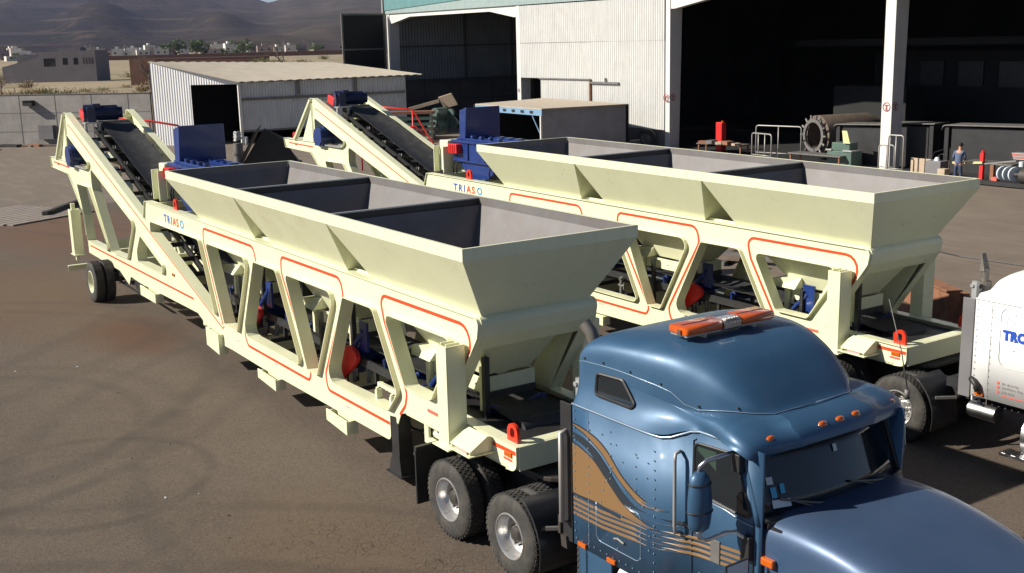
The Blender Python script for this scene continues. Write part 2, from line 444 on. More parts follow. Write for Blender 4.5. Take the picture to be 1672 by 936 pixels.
def side_frame(root, yw, sgn, near):
    """web plate with flanged cut-outs; sgn=-1: outer side looks to -y"""
    outer = rpoly(OUT); holes = [H(*h) for h in HOLES]
    o = nb(); plate(o, outer, holes, yw - .006, yw + .006)
    y_out, y_in = yw + sgn * .085, yw - sgn * .145
    for h in holes: rim_strip(o, h, y_out, y_in, .014, inward=True)
    # flanges along the outside: incline top, chord top, leg and platform
    ya = yw + sgn * .045
    i0 = [i for i, v in enumerate(outer) if abs(v.x + 3.36) < .02][0]
    top = outer[:i0 + 1]
    rim_strip(o, [v + Vector((0, .0)) for v in top], ya, y_in, .014, closed=False, inward=False)
    ch = rpoly([(-3.44, 2.58, 0), (-3.24, 3.0, .05), (11.10, 3.0, 0), (11.355, 3.0, .22), (11.30, 2.73, .05), (10.46, 1.52, .02), (12.145, 1.515, 0), (12.145, 1.19, .17), (11.9, 1.17, 0)])
    rim_strip(o, ch, ya, y_in, .014, closed=False, inward=True)
    pf = [Vector(p) for p in ((-10.5, 4.70), (-10.44, 3.36), (-12.86, 3.34), (-12.75, 3.06), (-10.72, 3.02), (-9.68, 2.26), (-9.40, 2.05), (-9.28, 1.42))]
    rim_strip(o, pf, ya, y_in, .012, closed=False, inward=False)
    # closing strip of the lower chord (seen from below only)
    lw = [Vector(p) for p in ((12.0, 1.175), (9.2, 1.16))]
    rim_strip(o, lw, yw, y_in, .012, closed=False, inward=False)
    f = obj('side_frame', o, M['cream'], root)
    if near:
        b = nb(); w = .05
        y = yw - .006
        for p in ([(1.50, .98, 0), (.70, 2.57, .3), (.74, 2.845, .10), (3.50, 2.845, .24), (3.60, 2.57, .2), (2.71, 1.02, .2), (2.88, .835, .12), (5.74, .835, .12), (5.82, .98, .1), (4.79, 2.56, .2), (4.80, 2.85, .12), (7.20, 2.855, .24), (7.29, 2.56, .2), (6.42, 1.10, .2), (6.50, .855, .12), (8.68, .87, 0)],
                  [(9.02, 1.10, 0), (9.20, 1.28, .12), (9.27, 1.48, .15), (8.65, 2.45, .2), (8.54, 2.83, .14), (11.22, 2.84, .24), (10.70, 1.80, 0)]):
            ribbon(b, ropen(p), w, y)
        ribbon(b, [Vector((-10.28, 4.38)), Vector((-10.22, 4.42)), Vector((1.48, .895)), Vector((1.57, .96))], .03, y)
        ribbon(b, [Vector((-9.02, 1.16)), Vector((-.25, 1.20))], .045, y)
        ribbon(b, [Vector((10.62, 1.40)), Vector((12.12, 1.405))], .055, y)
        ribbon(b, [Vector((-12.5, 3.22)), Vector((-10.55, 3.19))], .04, y)
        obj('painted_stripe', b, M['orange'], f)
    return f

def make_trailer(label, group):
    root = thing('batching_trailer', label, 'trailer', (0, 0, 0), 0, group)
    side_frame(root, YW, -1, True); side_frame(root, YF, 1, False)
    # ---------------- hopper
    b = nb()
    zl = HZ - .155
    bins = [(0, HL / 3), (HL / 3, 2 * HL / 3), (2 * HL / 3, HL)]
    zb, zo = 3.02, 1.96
    def ring(x0, x1, y0, y1, z): return [b.verts.new(p) for p in ((x0, y0, z), (x1, y0, z), (x1, y1, z), (x0, y1, z))]
    def skin(A, B_, mi=0):
        for i in range(4): b.faces.new((A[i], A[(i + 1) % 4], B_[(i + 1) % 4], B_[i])).material_index = mi
    for x0, x1 in bins:
        a0 = x0 + (.0 if x0 == 0 else .012); a1 = x1 - (.0 if x1 > 11 else .012)
        A = ring(a0, a1, .0, HW, zl); B1 = ring(x0 + .42, x1 - .42, .50, HW - .50, zb)
        cxm = (x0 + x1) / 2 + (.15 if x1 > 11 else 0)
        C1 = ring(cxm - .62, cxm + .62, 1.0, HW - 1.0, zo)
        skin(A, B1); skin(B1, C1)
    hop = obj('hopper', b, M['cream'], root)
    sol = hop.modifiers.new('thick', 'SOLIDIFY'); sol.thickness = .006; sol.offset = 0
    b = nb()  # rim: lip band and flat top
    t = .045
    box(b, 0, HL, 0, t, zl, HZ); box(b, 0, HL, HW - t, HW, zl - .0, HZ)
    box(b, 0, t, t, HW - t, zl, HZ); box(b, HL - t, HL, t, HW - t, zl, HZ)
    obj('hopper_rim', b, M['cream'], hop)
    b = nb()
    e = .014
    for x0, x1 in bins:
        A = ring(x0 + .05, x1 - .05, .05, HW - .05 - .03, zl + .02); B1 = ring(x0 + .44, x1 - .44, .50 + .02, HW - .52, zb)
        cxm = (x0 + x1) / 2 + (.15 if x1 > 11 else 0)
        C1 = ring(cxm - .60, cxm + .60, 1.02, HW - 1.02, zo + .01)
        skin(A, B1); skin(B1, C1); b.faces.new(C1)
    # inner lip skin, grey like the lining, just inside the cream rim
    q = .004
    box(b, t + .001, HL - t - .001, HW - t - q - .025, HW - t - .001, zl - .035, HZ - .004)
    box(b, t + .001, HL - t - .001, t + .001, t + q, zl - .01, HZ - .004)
    box(b, t + .001, t + q, t + .01, HW - t - .05, zl - .01, HZ - .004); box(b, HL - t - q, HL - t - .001, t + .01, HW - t - .05, zl - .01, HZ - .004)
    obj('hopper_lining', b, M['steel_liner'], hop)
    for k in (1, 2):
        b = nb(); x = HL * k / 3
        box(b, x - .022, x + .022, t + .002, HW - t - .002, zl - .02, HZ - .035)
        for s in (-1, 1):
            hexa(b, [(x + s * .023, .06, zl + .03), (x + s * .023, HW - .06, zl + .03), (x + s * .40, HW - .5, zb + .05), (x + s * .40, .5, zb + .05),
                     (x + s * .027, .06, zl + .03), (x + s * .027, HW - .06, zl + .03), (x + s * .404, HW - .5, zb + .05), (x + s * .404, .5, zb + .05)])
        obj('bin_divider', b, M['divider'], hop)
    b = nb()
    for k in (1, 2):
        x = HL * k / 3
        box(b, x - .03, x + .03, t + .04, HW - t - .04, HZ - .034, HZ - .014)
    islands('divider_cap', b, M['galv'], hop)
    # ---------------- inner side plates tying the hopper to the frame
    b = nb()
    box(b, .3, 11.2, YW + .145, YW + .17, 2.90, 3.035); box(b, .3, 11.2, YF - .17, YF - .145, 2.90, 3.035)
    islands('hopper_seat', b, M['cream'], root)
    # ---------------- front cross beam
    b = nb()
    prof = rpoly([(11.0, 3.013, 0), (11.371, 3.013, .235), (11.317, 2.733, .05), (11.195, 2.54, .02), (11.05, 2.54, 0), (11.0, 2.80, 0)], 8)
    plate(b, prof, [], YW + .008, YF - .008)
    cap = rpoly([(10.85, 3.004, 0), (11.30, 3.004, .20), (11.50, 2.93, .1), (11.44, 2.62, .05), (11.15, 2.60, 0)], 6)
    obj('front_cross_beam', b, M['cream'], root, smooth=True, autos=35)
    # slanted front legs' inside plates + platform
    b = nb()
    for y0, y1 in ((YW + .135, YW + .15), (YF - .15, YF - .135)):
        plate(b, [Vector(p) for p in ((11.26, 2.9), (10.45, 1.52), (9.9, 1.52), (10.75, 2.9))], [], y0, y1)
    box(b, 12.125, 12.155, YW + .0, YF, 1.20, 1.512)
    box(b, 11.95, 12.125, YW + .15, YF - .15, 1.495, 1.515)
    box(b, 9.3, 9.42, YW + .14, YF - .14, 1.05, 1.55)
    for x in (-.2, 2.7, 5.9, 8.4): box(b, x, x + .14, YW + .14, YF - .14, .62, .95)
    for x in (-2.9, -5.6, -7.4, -9.0): box(b, x, x + .12, YW + .14, YF - .14, .95, 1.25)
    for x in (.6, 4.2, 8.1): box(b, x, x + .10, YW + .14, YF - .14, 2.66, 2.9)
    islands('cross_member', b, M['cream'], root)
    b = nb(); box(b, 9.5, 11.95, YW + .145, YF - .145, 1.44, 1.452)
    obj('front_deck', b, M['black'], root)
    # ---------------- belts
    b = nb()
    def trough(x0, z0, x1, z1, y0, y1, n=1, sag=.0, th=.014, dz=.10, m=6):
        """troughed belt between two points"""
        prev = None
        for i in range(n + 1):
            f = i / n; x = x0 + (x1 - x0) * f; z = z0 + (z1 - z0) * f
            k = min(1, f * 7, (1 - f) * 9)
            row = []
            for j in range(m + 1):
                v = j / m * 2 - 1; yy = (y0 + y1) / 2 + v * (y1 - y0) / 2
                zz = z + k * dz * max(0, abs(v) - .38) / .62 + random.uniform(-.002, .002)
                row.append((b.verts.new((x, yy, zz)), b.verts.new((x, yy, zz - th))))
            if prev:
                for j in range(m):
                    b.faces.new((prev[j][0], prev[j + 1][0], row[j + 1][0], row[j][0])); b.faces.new((prev[j][1], prev[j + 1][1], row[j + 1][1], row[j][1]))
                for j in (0, m): b.faces.new((prev[j][0], prev[j][1], row[j][1], row[j][0]))
            prev = row
    BZ = lambda x: incz(x) - .08 + .14 * max(0, (-6.5 - x) / 3)
    y0, y1 = 1.06, 1.92
    trough(.9, BZ(.9), -9.35, BZ(-9.35) + .02, y0, y1, 30)
    trough(-9.25, BZ(-9.25) - .36, .9, BZ(.9) - .25, y0 + .1, y1 - .1, 12, dz=0)
    trough(.3, 1.52, 11.35, 1.52, .95, 1.78, 30)
    trough(.3, 1.22, 11.3, 1.24, 1.0, 1.73, 12, dz=0)
    cyl(b, (-9.40, y0 + .02, BZ(-9.4) - .17), (-9.40, y1 - .02, BZ(-9.4) - .17), .20, n=24)
    cyl(b, (11.38, .98, 1.39), (11.38, 1.76, 1.39), .16, n=24)
    cyl(b, (.95, y0 + .02, BZ(.95) - .13), (.95, y1 - .02, BZ(.95) - .13), .14, n=20)
    islands('conveyor_belt', b, M['rubber_belt'], root, smooth=True, autos=40)
    # stringers of the conveyors
    b = nb()
    for y in (y0 - .10, y1 + .10): bar(b, (.9, y, BZ(.9) - .16), (-9.3, y, BZ(-9.3) - .16), .05, .16)
    for y in (.86, 1.87): bar(b, (.2, y, 1.38), (11.3, y, 1.38), .04, .14)
    for i in range(13):
        x = -.1 - i * .72; bar(b, (x, YW + .14, incz(x) - .16), (x, YF - .14, incz(x) - .16), .05, .10)
    for i in range(9):
        x = 1.1 + i * 1.25; box(b, x, x + .06, YW + .14, YF - .14, 1.02, 1.10); box(b, x, x + .06, .88, .94, 1.1, 1.36); box(b, x, x + .06, 1.80, 1.86, 1.1, 1.36)
    obj('conveyor_frame', b, M['black'], root)
    # gussets along the incline, between frame and belt
    b = nb()
    for i in range(7):
        x = -8.7 + i * .95
        for yy, s in ((YW + .145, 1), (YF - .145, -1)):
            z = incz(x)
            hexa(b, [(x, yy, z - .28), (x + .30, yy, z - .37), (x + .30, yy + s * .22, z - .37), (x, yy + s * .22, z - .28),
                     (x, yy, z - .14), (x + .30, yy, z - .235), (x + .30, yy + s * .22, z - .235), (x, yy + s * .22, z - .14)])
    islands('belt_gusset', b, M['cream'], root)
    for i in range(10):
        b = nb(); x = .1 - i * .98; z = BZ(x) - .04; ymid = (y0 + y1) / 2
        cyl(b, (x, ymid - .18, z - .05), (x, ymid + .18, z - .05), .05, n=10)
        cyl(b, (x, ymid - .20, z - .05), (x, y0 - .02, z + .05), .05, n=10); cyl(b, (x, ymid + .20, z - .05), (x, y1 + .02, z + .05), .05, n=10)
        bar(b, (x, y0 - .05, z - .10), (x, y1 + .05, z - .10), .05, .04)
        for yy in (y0 - .05, y1 + .05): cyl(b, (x, yy, z - .12), (x - .03, yy, z + .10), .022, n=8)
        obj('idler_roller', b, M['greysteel'], root, smooth=True, autos=40)
    for i in range(11):
        b = nb(); x = .9 + i * .98
        for s in (-1, 1): cyl(b, (x, 1.365 + s * .17, 1.46), (x, 1.365 + s * .46, 1.55), .055, n=10)
        cyl(b, (x, 1.2, 1.46), (x, 1.53, 1.46), .055, n=10)
        for s in (-1, 1): cyl(b, (x, 1.365 + s * .47, 1.36), (x, 1.365 + s * .50, 1.58), .03, n=8)
        obj('idler_roller', b, M['blue'], root, smooth=True, autos=40)
    # ---------------- discharge skirts and gates under each bin
    for k, (x0, x1) in enumerate(bins):
        cxm = (x0 + x1) / 2 + (.15 if x1 > 11 else 0)
        b = nb()
        for (xa, xb, ya, yb) in ((cxm - .66, cxm + .66, .93, .955), (cxm - .66, cxm + .66, HW - .955, HW - .93), (cxm - .66, cxm - .635, .955, HW - .955), (cxm + .635, cxm + .66, .955, HW - .955)):
            box(b, xa, xb, ya, yb, 1.72, 1.93)
        for xx in (cxm - .5, cxm, cxm + .5): cyl(b, (xx, .928, 1.82), (xx, .92, 1.82), .018, n=8, mi=1)
        # pressed brackets above the skirt
        box(b, cxm - .78, cxm - .70, .86, .96, 1.5, 2.12); box(b, cxm + .70, cxm + .78, .86, .96, 1.5, 2.12)
        hexa(b, [(cxm - .95, .72, 1.96), (cxm - .42, .72, 1.96), (cxm - .42, .98, 1.96), (cxm - .95, .98, 1.96), (cxm - .95, .72, 2.10), (cxm - .42, .90, 2.16), (cxm - .42, .98, 2.16), (cxm - .95, .98, 2.10)])
        obj('discharge_skirt', b, [M['cream'], M['galv']], root)
        b = nb()
        box(b, cxm - .64, cxm + .64, .965, .985, 1.66, 1.73); box(b, cxm + .66, cxm + .70, .95, HW - .95, 1.63, 1.72)
        box(b, cxm - .35, cxm - .28, .78, .85, .98, 1.95); box(b, cxm + .86, cxm + .94, .80, .88, 1.0, 2.3)
        islands('skirt_rubber', b, M['black'], root)
        if k < 3:
            # drive of the dosing gate: blue gearmotor with a red guard
            b = nb(); gx = cxm + (-1.05 if k else -1.25) + (-.25 if k == 2 else 0); gy = .74; gz = 1.28
            gl = {0: 2.45, 1: 6.45, 2: 9.05}[k]
            gx = gl
            sc_ = 1.0 if k == 0 else 1.35
            g = rpoly([(gx - .20, gz - .22, .10), (gx + .14, gz + .02, .10), (gx + .36, gz + .26, .12), (gx + .12, gz + .22, .10), (gx - .16, gz + .10, .1)], 4)
            plate(b, rpoly([(gx + sc_ * u * 1.35, gz + sc_ * v * .9, .11) for u, v in ((-.28, -.26), (.04, -.24), (.42, .20), (.20, .30), (-.22, .02))], 4), [], gy - .035, gy + .035)
            if k < 2: obj('chain_guard', b, M['red'], root, bevel=.008)
            else: b.free()
            b = nb()
            cyl(b, (gx + .10, gy + .04, gz + .06), (gx + .10, gy + .42, gz + .06), .15, n=18)
            cyl(b, (gx + .10, gy + .42, gz + .06), (gx + .10, gy + .75, gz + .06), .12, n=18)
            box(b, gx - .04, gx + .24, gy + .10, gy + .34, gz - .18, gz + .20)
            cyl(b, (gx + .35, gy + .05, gz + .30), (gx + .62, gy + .12, gz + .62), .045, n=10)
            box(b, gx + .52, gx + .78, gy + .10, gy + .14, gz + .30, gz + .78)
            for a in range(10):
                q = 2 * pi * a / 10
                cyl(b, (gx + .10 + .15 * cos(q), gy + .06, gz + .06 + .15 * sin(q)), (gx + .10 + .15 * cos(q), gy + .40, gz + .06 + .15 * sin(q)), .014, n=5)
            obj('gate_motor', b, M['blue'], root, smooth=True, autos=35)
            b = nb()
            tube(b, [(gx + .2, gy, gz - .1), (gx + .25, gy - .02, gz - .35), (gx + .05, gy + .05, gz - .55), (gx - .3, gy + .3, gz - .5)], .014, 6)
            tube(b, [(gx - .9, gy + .1, gz - .45), (gx - .2, gy + .0, gz - .5), (gx + .7, gy + .1, gz - .46)], .02, 6)
            islands('cable', b, M['black'], root)
        b = nb()
        for j, (dx_, dy_) in enumerate(((-1.3, .75), (.95, .8), (1.15, .95))):
            X = cxm + dx_
            cyl(b, (X, dy_, 1.0), (X, dy_, 1.32), .035, n=10); cyl(b, (X - .08, dy_, 1.2), (X + .10, dy_, 1.2), .025, n=8)
            cyl(b, (X, dy_ - .03, 1.32), (X, dy_ + .04, 1.36), .05, n=10); cyl(b, (X + .09, dy_, 1.12), (X + .09, dy_, 1.26), .02, n=8)
        islands('pneumatic_valve', b, M['greysteel'], root, smooth=True, autos=40)
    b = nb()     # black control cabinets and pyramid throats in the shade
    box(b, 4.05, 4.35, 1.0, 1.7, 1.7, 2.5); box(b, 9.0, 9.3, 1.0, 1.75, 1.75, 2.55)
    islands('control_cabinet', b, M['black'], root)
    # small folding ladder step seen through the third opening
    b = nb()
    for x in (8.15, 8.62):
        tube(b, [(x, .55, .92), (x, .52, 1.28), (x + .05, .62, 1.36)], .022, 6); box(b, x - .03, x + .03, .50, .60, .95, 1.25)
    box(b, 8.10, 8.70, .56, .62, 1.30, 1.36); box(b, 8.15, 8.65, .66, .70, 1.22, 1.26)
    obj('folding_step', b, M['cream'], root)
    # ---------------- mixer between tail and hopper
    b = nb()
    mx0, mx1, my0, my1 = -2.55, -.30, .88, 1.95
    box(b, mx0, mx1, my0, my1, 3.38, 3.84)
    n = 14
    pr = [Vector((mx0 + .1 + (mx1 - mx0 - .2) * (i / n), 3.38 - .52 * sin(pi * i / n))) for i in range(n + 1)]
    plate(b, [Vector((mx0 + .1, 3.40)), Vector((mx1 - .1, 3.40))][::-1] + pr, [], my0 + .05, my1 - .05)
    box(b, mx0 - .05, mx1 + .3, my0 - .05, my1 + .05, 3.84, 3.90); box(b, mx0 - .03, mx1 + .03, my0 - .03, my1 + .03, 3.35, 3.39)
    for x in (mx0 + .7, mx0 + 1.5): box(b, x, x + .05, my0 - .035, my0, 3.4, 3.84)
    for i in range(5):
        x = mx0 + .25 + i * .42; cyl(b, (x, my0 + .2, 3.9), (x, my0 + .2, 4.02), .07, n=12); box(b, x - .1, x + .12, my1 - .4, my1 - .2, 3.9, 3.98)
    for i in range(4):
        y = my0 + .1 + i * .28; box(b, mx0, mx1 + .25, y, y + .05, 3.9, 3.95)
    mixer = obj('mixer', b, M['blue'], root, bevel=.006)
    b = nb(); hexa(b, [(-2.36, .95, 3.92), (-2.10, .97, 3.92), (-2.10, 2.06, 3.92), (-2.36, 2.06, 3.92), (-2.34, .96, 4.66), (-2.06, 1.0, 4.74), (-2.06, 2.04, 4.74), (-2.34, 2.04, 4.66)])
    obj('lid', b, M['blue'], mixer, bevel=.012)
    b = nb(); box(b, mx0 - .02, mx0 + .40, my0 - .16, my0 - .001, 3.56, 3.80)
    for i in range(4): box(b, mx0 + .02 + .09 * i, mx0 + .05 + .09 * i, my0 - .18, my0 - .16, 3.58, 3.78)
    obj('junction_guard', b, M['red'], mixer, bevel=.01)
    b = nb()
    for x in (mx0 + .08, mx0 + .25, mx1 - .4, mx1 - .2):
        tube(b, [(x, my0 - .02, 3.36), (x - .06, my0 - .05, 3.2), (x - .12, my0, 3.02)], .022, 6)
        tube(b, [(x + .06, my0 + .6, 3.36), (x, my0 + .6, 2.9)], .03, 6)
    islands('hose', b, M['black'], mixer)
    b = nb()   # green hose + hoses by the hopper corner
    tube(b, [(-.35, .72, 3.75), (-.25, .66, 3.45), (.1, .64, 3.2), (.5, .66, 3.06)], .035, 8)
    islands('hose', b, M['greenmach'], mixer)
    b = nb()
    box(b, -3.15, -2.72, .80, 1.5, 3.05, 3.86); box(b, -3.30, -3.16, .70, .78, 3.1, 3.7)
    box(b, -2.70, -2.66, .62, .80, 3.02, 3.72); box(b, -3.18, -3.14, .62, .80, 3.02, 3.72)
    islands('feed_chute', b, M['cream'], root, bevel=.03)
    b = nb(); box(b, -3.25, 10.9, YW + .145, YW + .16, 2.72, 2.975); box(b, -3.25, .4, YF - .16, YF - .145, 2.72, 2.975)
    for x in (-3.1, -1.2, .25): box(b, x, x + .1, YW + .16, YF - .16, 2.80, 2.95)
    islands('chord_inner_plate', b, M['cream'], root)
    # ---------------- motors
    def motor(cx, cy, cz, L, r, d, m=M['navy']):
        b = nb(); d = Vector(d).normalized(); p = Vector((cx, cy, cz))
        cyl(b, p, p + d * L * .60, r, n=20); cyl(b, p + d * L * .60, p + d * L * .72, r * .8, n=20)
        cyl(b, p - d * L * .04, p, r * 1.15, n=20)
        for k in range(16):
            a = 2 * pi * k / 16; u, w = frame_of(d); q = (u * cos(a) + w * sin(a)) * r
            cyl(b, p + q + d * .03, p + q + d * L * .58, .016, n=5)
        s = Vector((1, 0, 0))
        box(b, *sorted((p.x - r * .5, p.x + r * .6)), p.y - r * .5, p.y + r * .5, p.z + r * .8, p.z + r * 1.35)
        cyl(b, p - d * L * .34, p - d * L * .04, r * 1.25, n=12)
        box(b, p.x - r * 1.3, p.x + r * 1.1, p.y - L * .30, p.y - L * .08, p.z - r * 1.25, p.z + r * .9)
        o = obj('drive_motor', b, m, root, smooth=True, autos=35, bevel=.0)
        return o
    motor(-9.75, .55, 3.58, .9, .23, (0, 1, 0), M['blue'])
    motor(-9.2, 1.0, BZ(-9.2) + .33, .95, .19, (.25, 1, 0))
    b = nb()
    bar(b, (-10.2, .40, 3.33), (-8.4, .40, 3.33), .10, .03); bar(b, (-10.2, .75, 3.33), (-8.4, .75, 3.33), .08, .03)
    islands('motor_plate', b, M['galv'], root)
    b = nb(); hexa(b, [(-9.85, .70, 4.62), (-9.45, .70, 4.50), (-9.45, .80, 4.50), (-9.85, .80, 4.62), (-9.80, .70, 4.86), (-9.35, .70, 4.76), (-9.35, .80, 4.76), (-9.80, .80, 4.86)])
    obj('pulley_guard', b, M['red'], root, bevel=.02)
    b = nb()
    for yy in (.62, .98): box(b, -9.05, -8.98, yy, yy + .06, BZ(-9) - .15, BZ(-9) + .14)
    box(b, -9.15, -8.85, .60, 1.05, BZ(-9) + .14, BZ(-9) + .17)
    obj('motor_bracket', b, M['galv'], root)
    # ---------------- tail A-frame, bracket and post
    b = nb()
    for yy in (YW - .02, YF + .02):
        tube(b, [(-10.47, yy, 4.70), (-11.9, yy, 3.36)], .075, 10)
        plate(b, [Vector((-10.46, 4.5)), Vector((-10.44, 3.36)), Vector((-11.3, 3.36))], [], yy - .008, yy + .008)
        bar(b, (-10.46, yy + .08, 4.72), (-10.43, yy + .08, 3.38), .16, .03)
    box(b, -10.52, -10.40, YW, YF, 4.52, 4.60); box(b, -12.80, -12.68, YW, YF, 3.12, 3.26)
    box(b, -12.8, -10.45, YW + .145, YF - .145, 3.30, 3.33)
    islands('tail_strut', b, M['cream'], root, smooth=True, autos=35)
    for s, yy in ((1, .10), (1, YF + .08)):
        b = nb()
        box(b, -9.72, -9.42, yy, yy + .02, .88, 2.13); box(b, -9.72, -9.69, yy + .02, yy + .26, .88, 2.13); box(b, -9.45, -9.42, yy + .02, yy + .26, .88, 2.13)
        box(b, -9.69, -9.45, yy + .245, yy + .26, .88, 2.13)
        box(b, -9.78, -9.32, yy - .03, yy + .30, .86, .885); box(b, -9.60, -9.50, yy + .05, yy + .15, .70, 2.3)
        obj('jack_post', b, M['cream'], root, bevel=.004)
    b = nb()
    box(b, -9.9, -9.78, -.02, 2.75, .50, .53); box(b, -9.9, -9.885, -.02, 2.75, .36, .50); box(b, -9.7, -9.2, .9, .98, .52, .95); box(b, -9.7, -9.2, 1.75, 1.83, .52, .95)
    obj('rear_bumper', b, M['cream'], root)
    # ---------------- front jack posts and their feet
    for yy, s in ((.12, 1), (YF + .05, -1)):
        b = nb()
        x0, x1, z0, z1 = 10.74, 11.0, 1.23, 2.60
        box(b, x0, x1, yy, yy + .02, z0, z1); box(b, x1 - .02, x1, yy + .02, yy + .29, z0, z1); box(b, x0, x0 + .02, yy + .02, yy + .29, z0, z1); box(b, x0 + .02, x1 - .02, yy + .27, yy + .29, z0, z1)
        box(b, x0 + .05, x0 + .07, yy + .04, yy + .25, z0, z1 + .02); box(b, x1 - .08, x1 - .06, yy + .04, yy + .25, z0, z1 + .02)
        box(b, x0 - .10, x1 + .06, yy - .05, yy + .34, z0 - .02, z0)
        obj('jack_post', b, M['cream'], root, bevel=.004)
        b = nb()
        ya, yb = (yy - .02, YW - .008) if s == 1 else (YF + .008, yy + .34)
        yo, yi = (ya, yb) if s == 1 else (yb, ya)
        for xx in (11.10, 11.54):
            P = [(xx, yi, 1.30), (xx, yo, 1.30), (xx, yo, 1.34), (xx, yi - s * .08, 1.50), (xx, yi, 1.50)]
            A = [b.verts.new(p) for p in P]; B2 = [b.verts.new((p[0] + .012, p[1], p[2])) for p in P]
            b.faces.new(A); b.faces.new(B2)
            for i in range(5): b.faces.new((A[i], A[(i + 1) % 5], B2[(i + 1) % 5], B2[i]))
        hexa(b, [(11.08, yo, 1.335), (11.57, yo, 1.335), (11.57, yi - s * .08, 1.50), (11.08, yi - s * .08, 1.50), (11.08, yo - s * .01, 1.35), (11.57, yo - s * .01, 1.35), (11.57, yi - s * .08, 1.518), (11.08, yi - s * .08, 1.518)])
        box(b, 11.02, 11.60, min(yo, yi) - .04 * (s == 1), max(yo, yi) + .04 * (s == -1), 1.285, 1.30)
        islands('jack_bracket', b, M['cream'], root, bevel=.003)
        for x in (11.15, 11.45):
            b2 = None
    b = nb(); box(b, 11.20, 11.48, .098, .101, 1.31, 1.335)
    b.free()
    # ---------------- outrigger feet under the chord, axle, landing gear
    for (x0, x1, z0, z1) in ((-3.97, -2.76, .66, .90), (.72, 1.46, .36, .80), (3.56, 4.42, .33, .56), (6.60, 7.37, .33, .58)):
        for yy in (.34, YF - .10):
            b = nb()
            hexa(b, [(x0, yy, z0 + .06 * (x0 > 0)), (x1, yy, z0), (x1, yy + .02, z0), (x0, yy + .02, z0 + .06 * (x0 > 0)), (x0, yy, z1), (x1, yy, z1 - .02), (x1, yy + .02, z1 - .02), (x0, yy + .02, z1)])
            box(b, x1 - .02, x1, yy + .02, yy + .20, z0, z1 - .03); box(b, x0, x0 + .02, yy + .02, yy + .20, z0 + .07, z1 - .03); box(b, x0 + .02, x1 - .02, yy + .18, yy + .2, z0 + .07, z1 - .03)
            obj('support_shoe', b, M['cream'], root)
    for yo, side in ((-.10, -1), (.175, -1), (2.83, 1), (2.555, 1)):
        wheel(root, -7.02, yo, side, M['rimcream'], w=.255)
    b = nb(); cyl(b, (-7.02, .05, .53), (-7.02, 2.68, .53), .07, n=14)
    for yy in (.52, 2.13):
        box(b, -7.9, -6.1, yy, yy + .09, .72, .80); box(b, -7.1, -6.94, yy - .02, yy + .11, .5, .78); bar(b, (-6.0, yy + .05, .62), (-5.1, yy + .05, .72), .06, .1)
    box(b, -4.95, -4.2, .5, 1.1, .62, .86); cyl(b, (-4.9, .75, .62), (-4.3, .75, .62), .12, n=14); bar(b, (-6.9, .6, .5), (-4.6, .6, .46), .04, .04)
    obj('axle', b, M['black'], root)
    for yy in (.44, 2.05):
        b = nb()
        hexa(b, [(8.72, yy, .20), (8.96, yy, .20), (8.96, yy + .24, .20), (8.72, yy + .24, .20), (8.72, yy + .02, 1.15), (8.92, yy + .02, 1.15), (8.92, yy + .22, 1.15), (8.72, yy + .22, 1.15)])
        hexa(b, [(8.64, yy - .02, .14), (9.03, yy - .02, .14), (9.03, yy + .30, .14), (8.64, yy + .30, .14), (8.72, yy, .42), (8.95, yy, .42), (8.95, yy + .24, .42), (8.72, yy + .24, .42)])
        box(b, 8.60, 9.07, yy - .05, yy + .33, .115, .14)
        obj('landing_leg', b, M['black'], root)
    b = nb()
    box(b, 9.28, 10.1, .70, .74, .70, .80); box(b, 9.28, 9.40, .70, .74, .80, 1.17); box(b, 9.98, 10.1, .70, .74, .80, 1.17); box(b, 9.28, 10.1, .74, 2.0, .70, .74); box(b, 9.35, 9.9, .72, .9, 1.05, 1.17)
    cyl(b, (9.4, .85, .85), (10.0, .85, .85), .09, n=14)
    obj('battery_carrier', b, M['cream'], root)
    # ---------------- lugs, markers, stickers, lettering
    for (x, y, z) in ((11.93, .50, 1.516), (-1.25, .52, 3.0), (-12.2, .52, 3.335), (11.93, YF - .07, 1.516), (-1.25, YF - .07, 3.0)):
        b = nb()
        o_ = rpoly([(x - .115, z, 0), (x + .115, z, 0), (x + .115, z + .235, .11), (x - .115, z + .235, .11)], 7)
        i_ = rpoly([(x - .05, z + .05, .05), (x + .05, z + .05, .05), (x + .05, z + .18, .05), (x - .05, z + .18, .05)], 5)
        plate(b, o_, [i_], y, y + .045)
        obj('lifting_lug', b, M['lug'], root, bevel=.006)
    b = nb()
    for (x, z) in ((11.83, 1.36), (-12.0, 3.20), (-1.62, 1.52)): box(b, x, x + .17, .43, YW - .0065, z - .035, z + .035)
    islands('side_marker', b, M['amber'], root, bevel=.01)
    b = nb()
    box(b, 9.86, 10.30, YW - .009, YW - .0065, 1.37, 1.42); box(b, 11.80, 12.0, YW - .009, YW - .0065, 1.27, 1.305)
    islands('red_label', b, M['redsticker'], root)
    b = nb()
    for x, z in ((-4.6, 1.06), (2.25, .80), (4.15, .76), (7.15, .73)): box(b, x, x + .14, YW - .009, YW - .0065, z, z + .03)
    box(b, 11.22, 11.48, .095, .0965, 1.30, 1.333)
    islands('small_label', b, M['pinksticker'], root)
    # company lettering T R I A S O
    x = -1.88; W_ = [('T', .23, 'letterblue'), ('R', .24, 'letterblue'), ('I', .12, 'letterblue'), ('A', .24, 'letterred'), ('S', .23, 'letterred'), ('O', .26, 'letterteal')]
    for ch, w, m in W_:
        T = Matrix.Translation((x, YW - .0085, 2.67)) @ Matrix.Rotation(pi / 2, 4, 'X') @ Matrix.Diagonal((1.25, 1, 1, 1))
        text_mesh('company_letter', ch, .245, M[m], root, T, bold=.007, depth=.001)
        x += w * .92 + .03
    return root
# ------------------------------------------------------------------ trucks
YC = 1.367

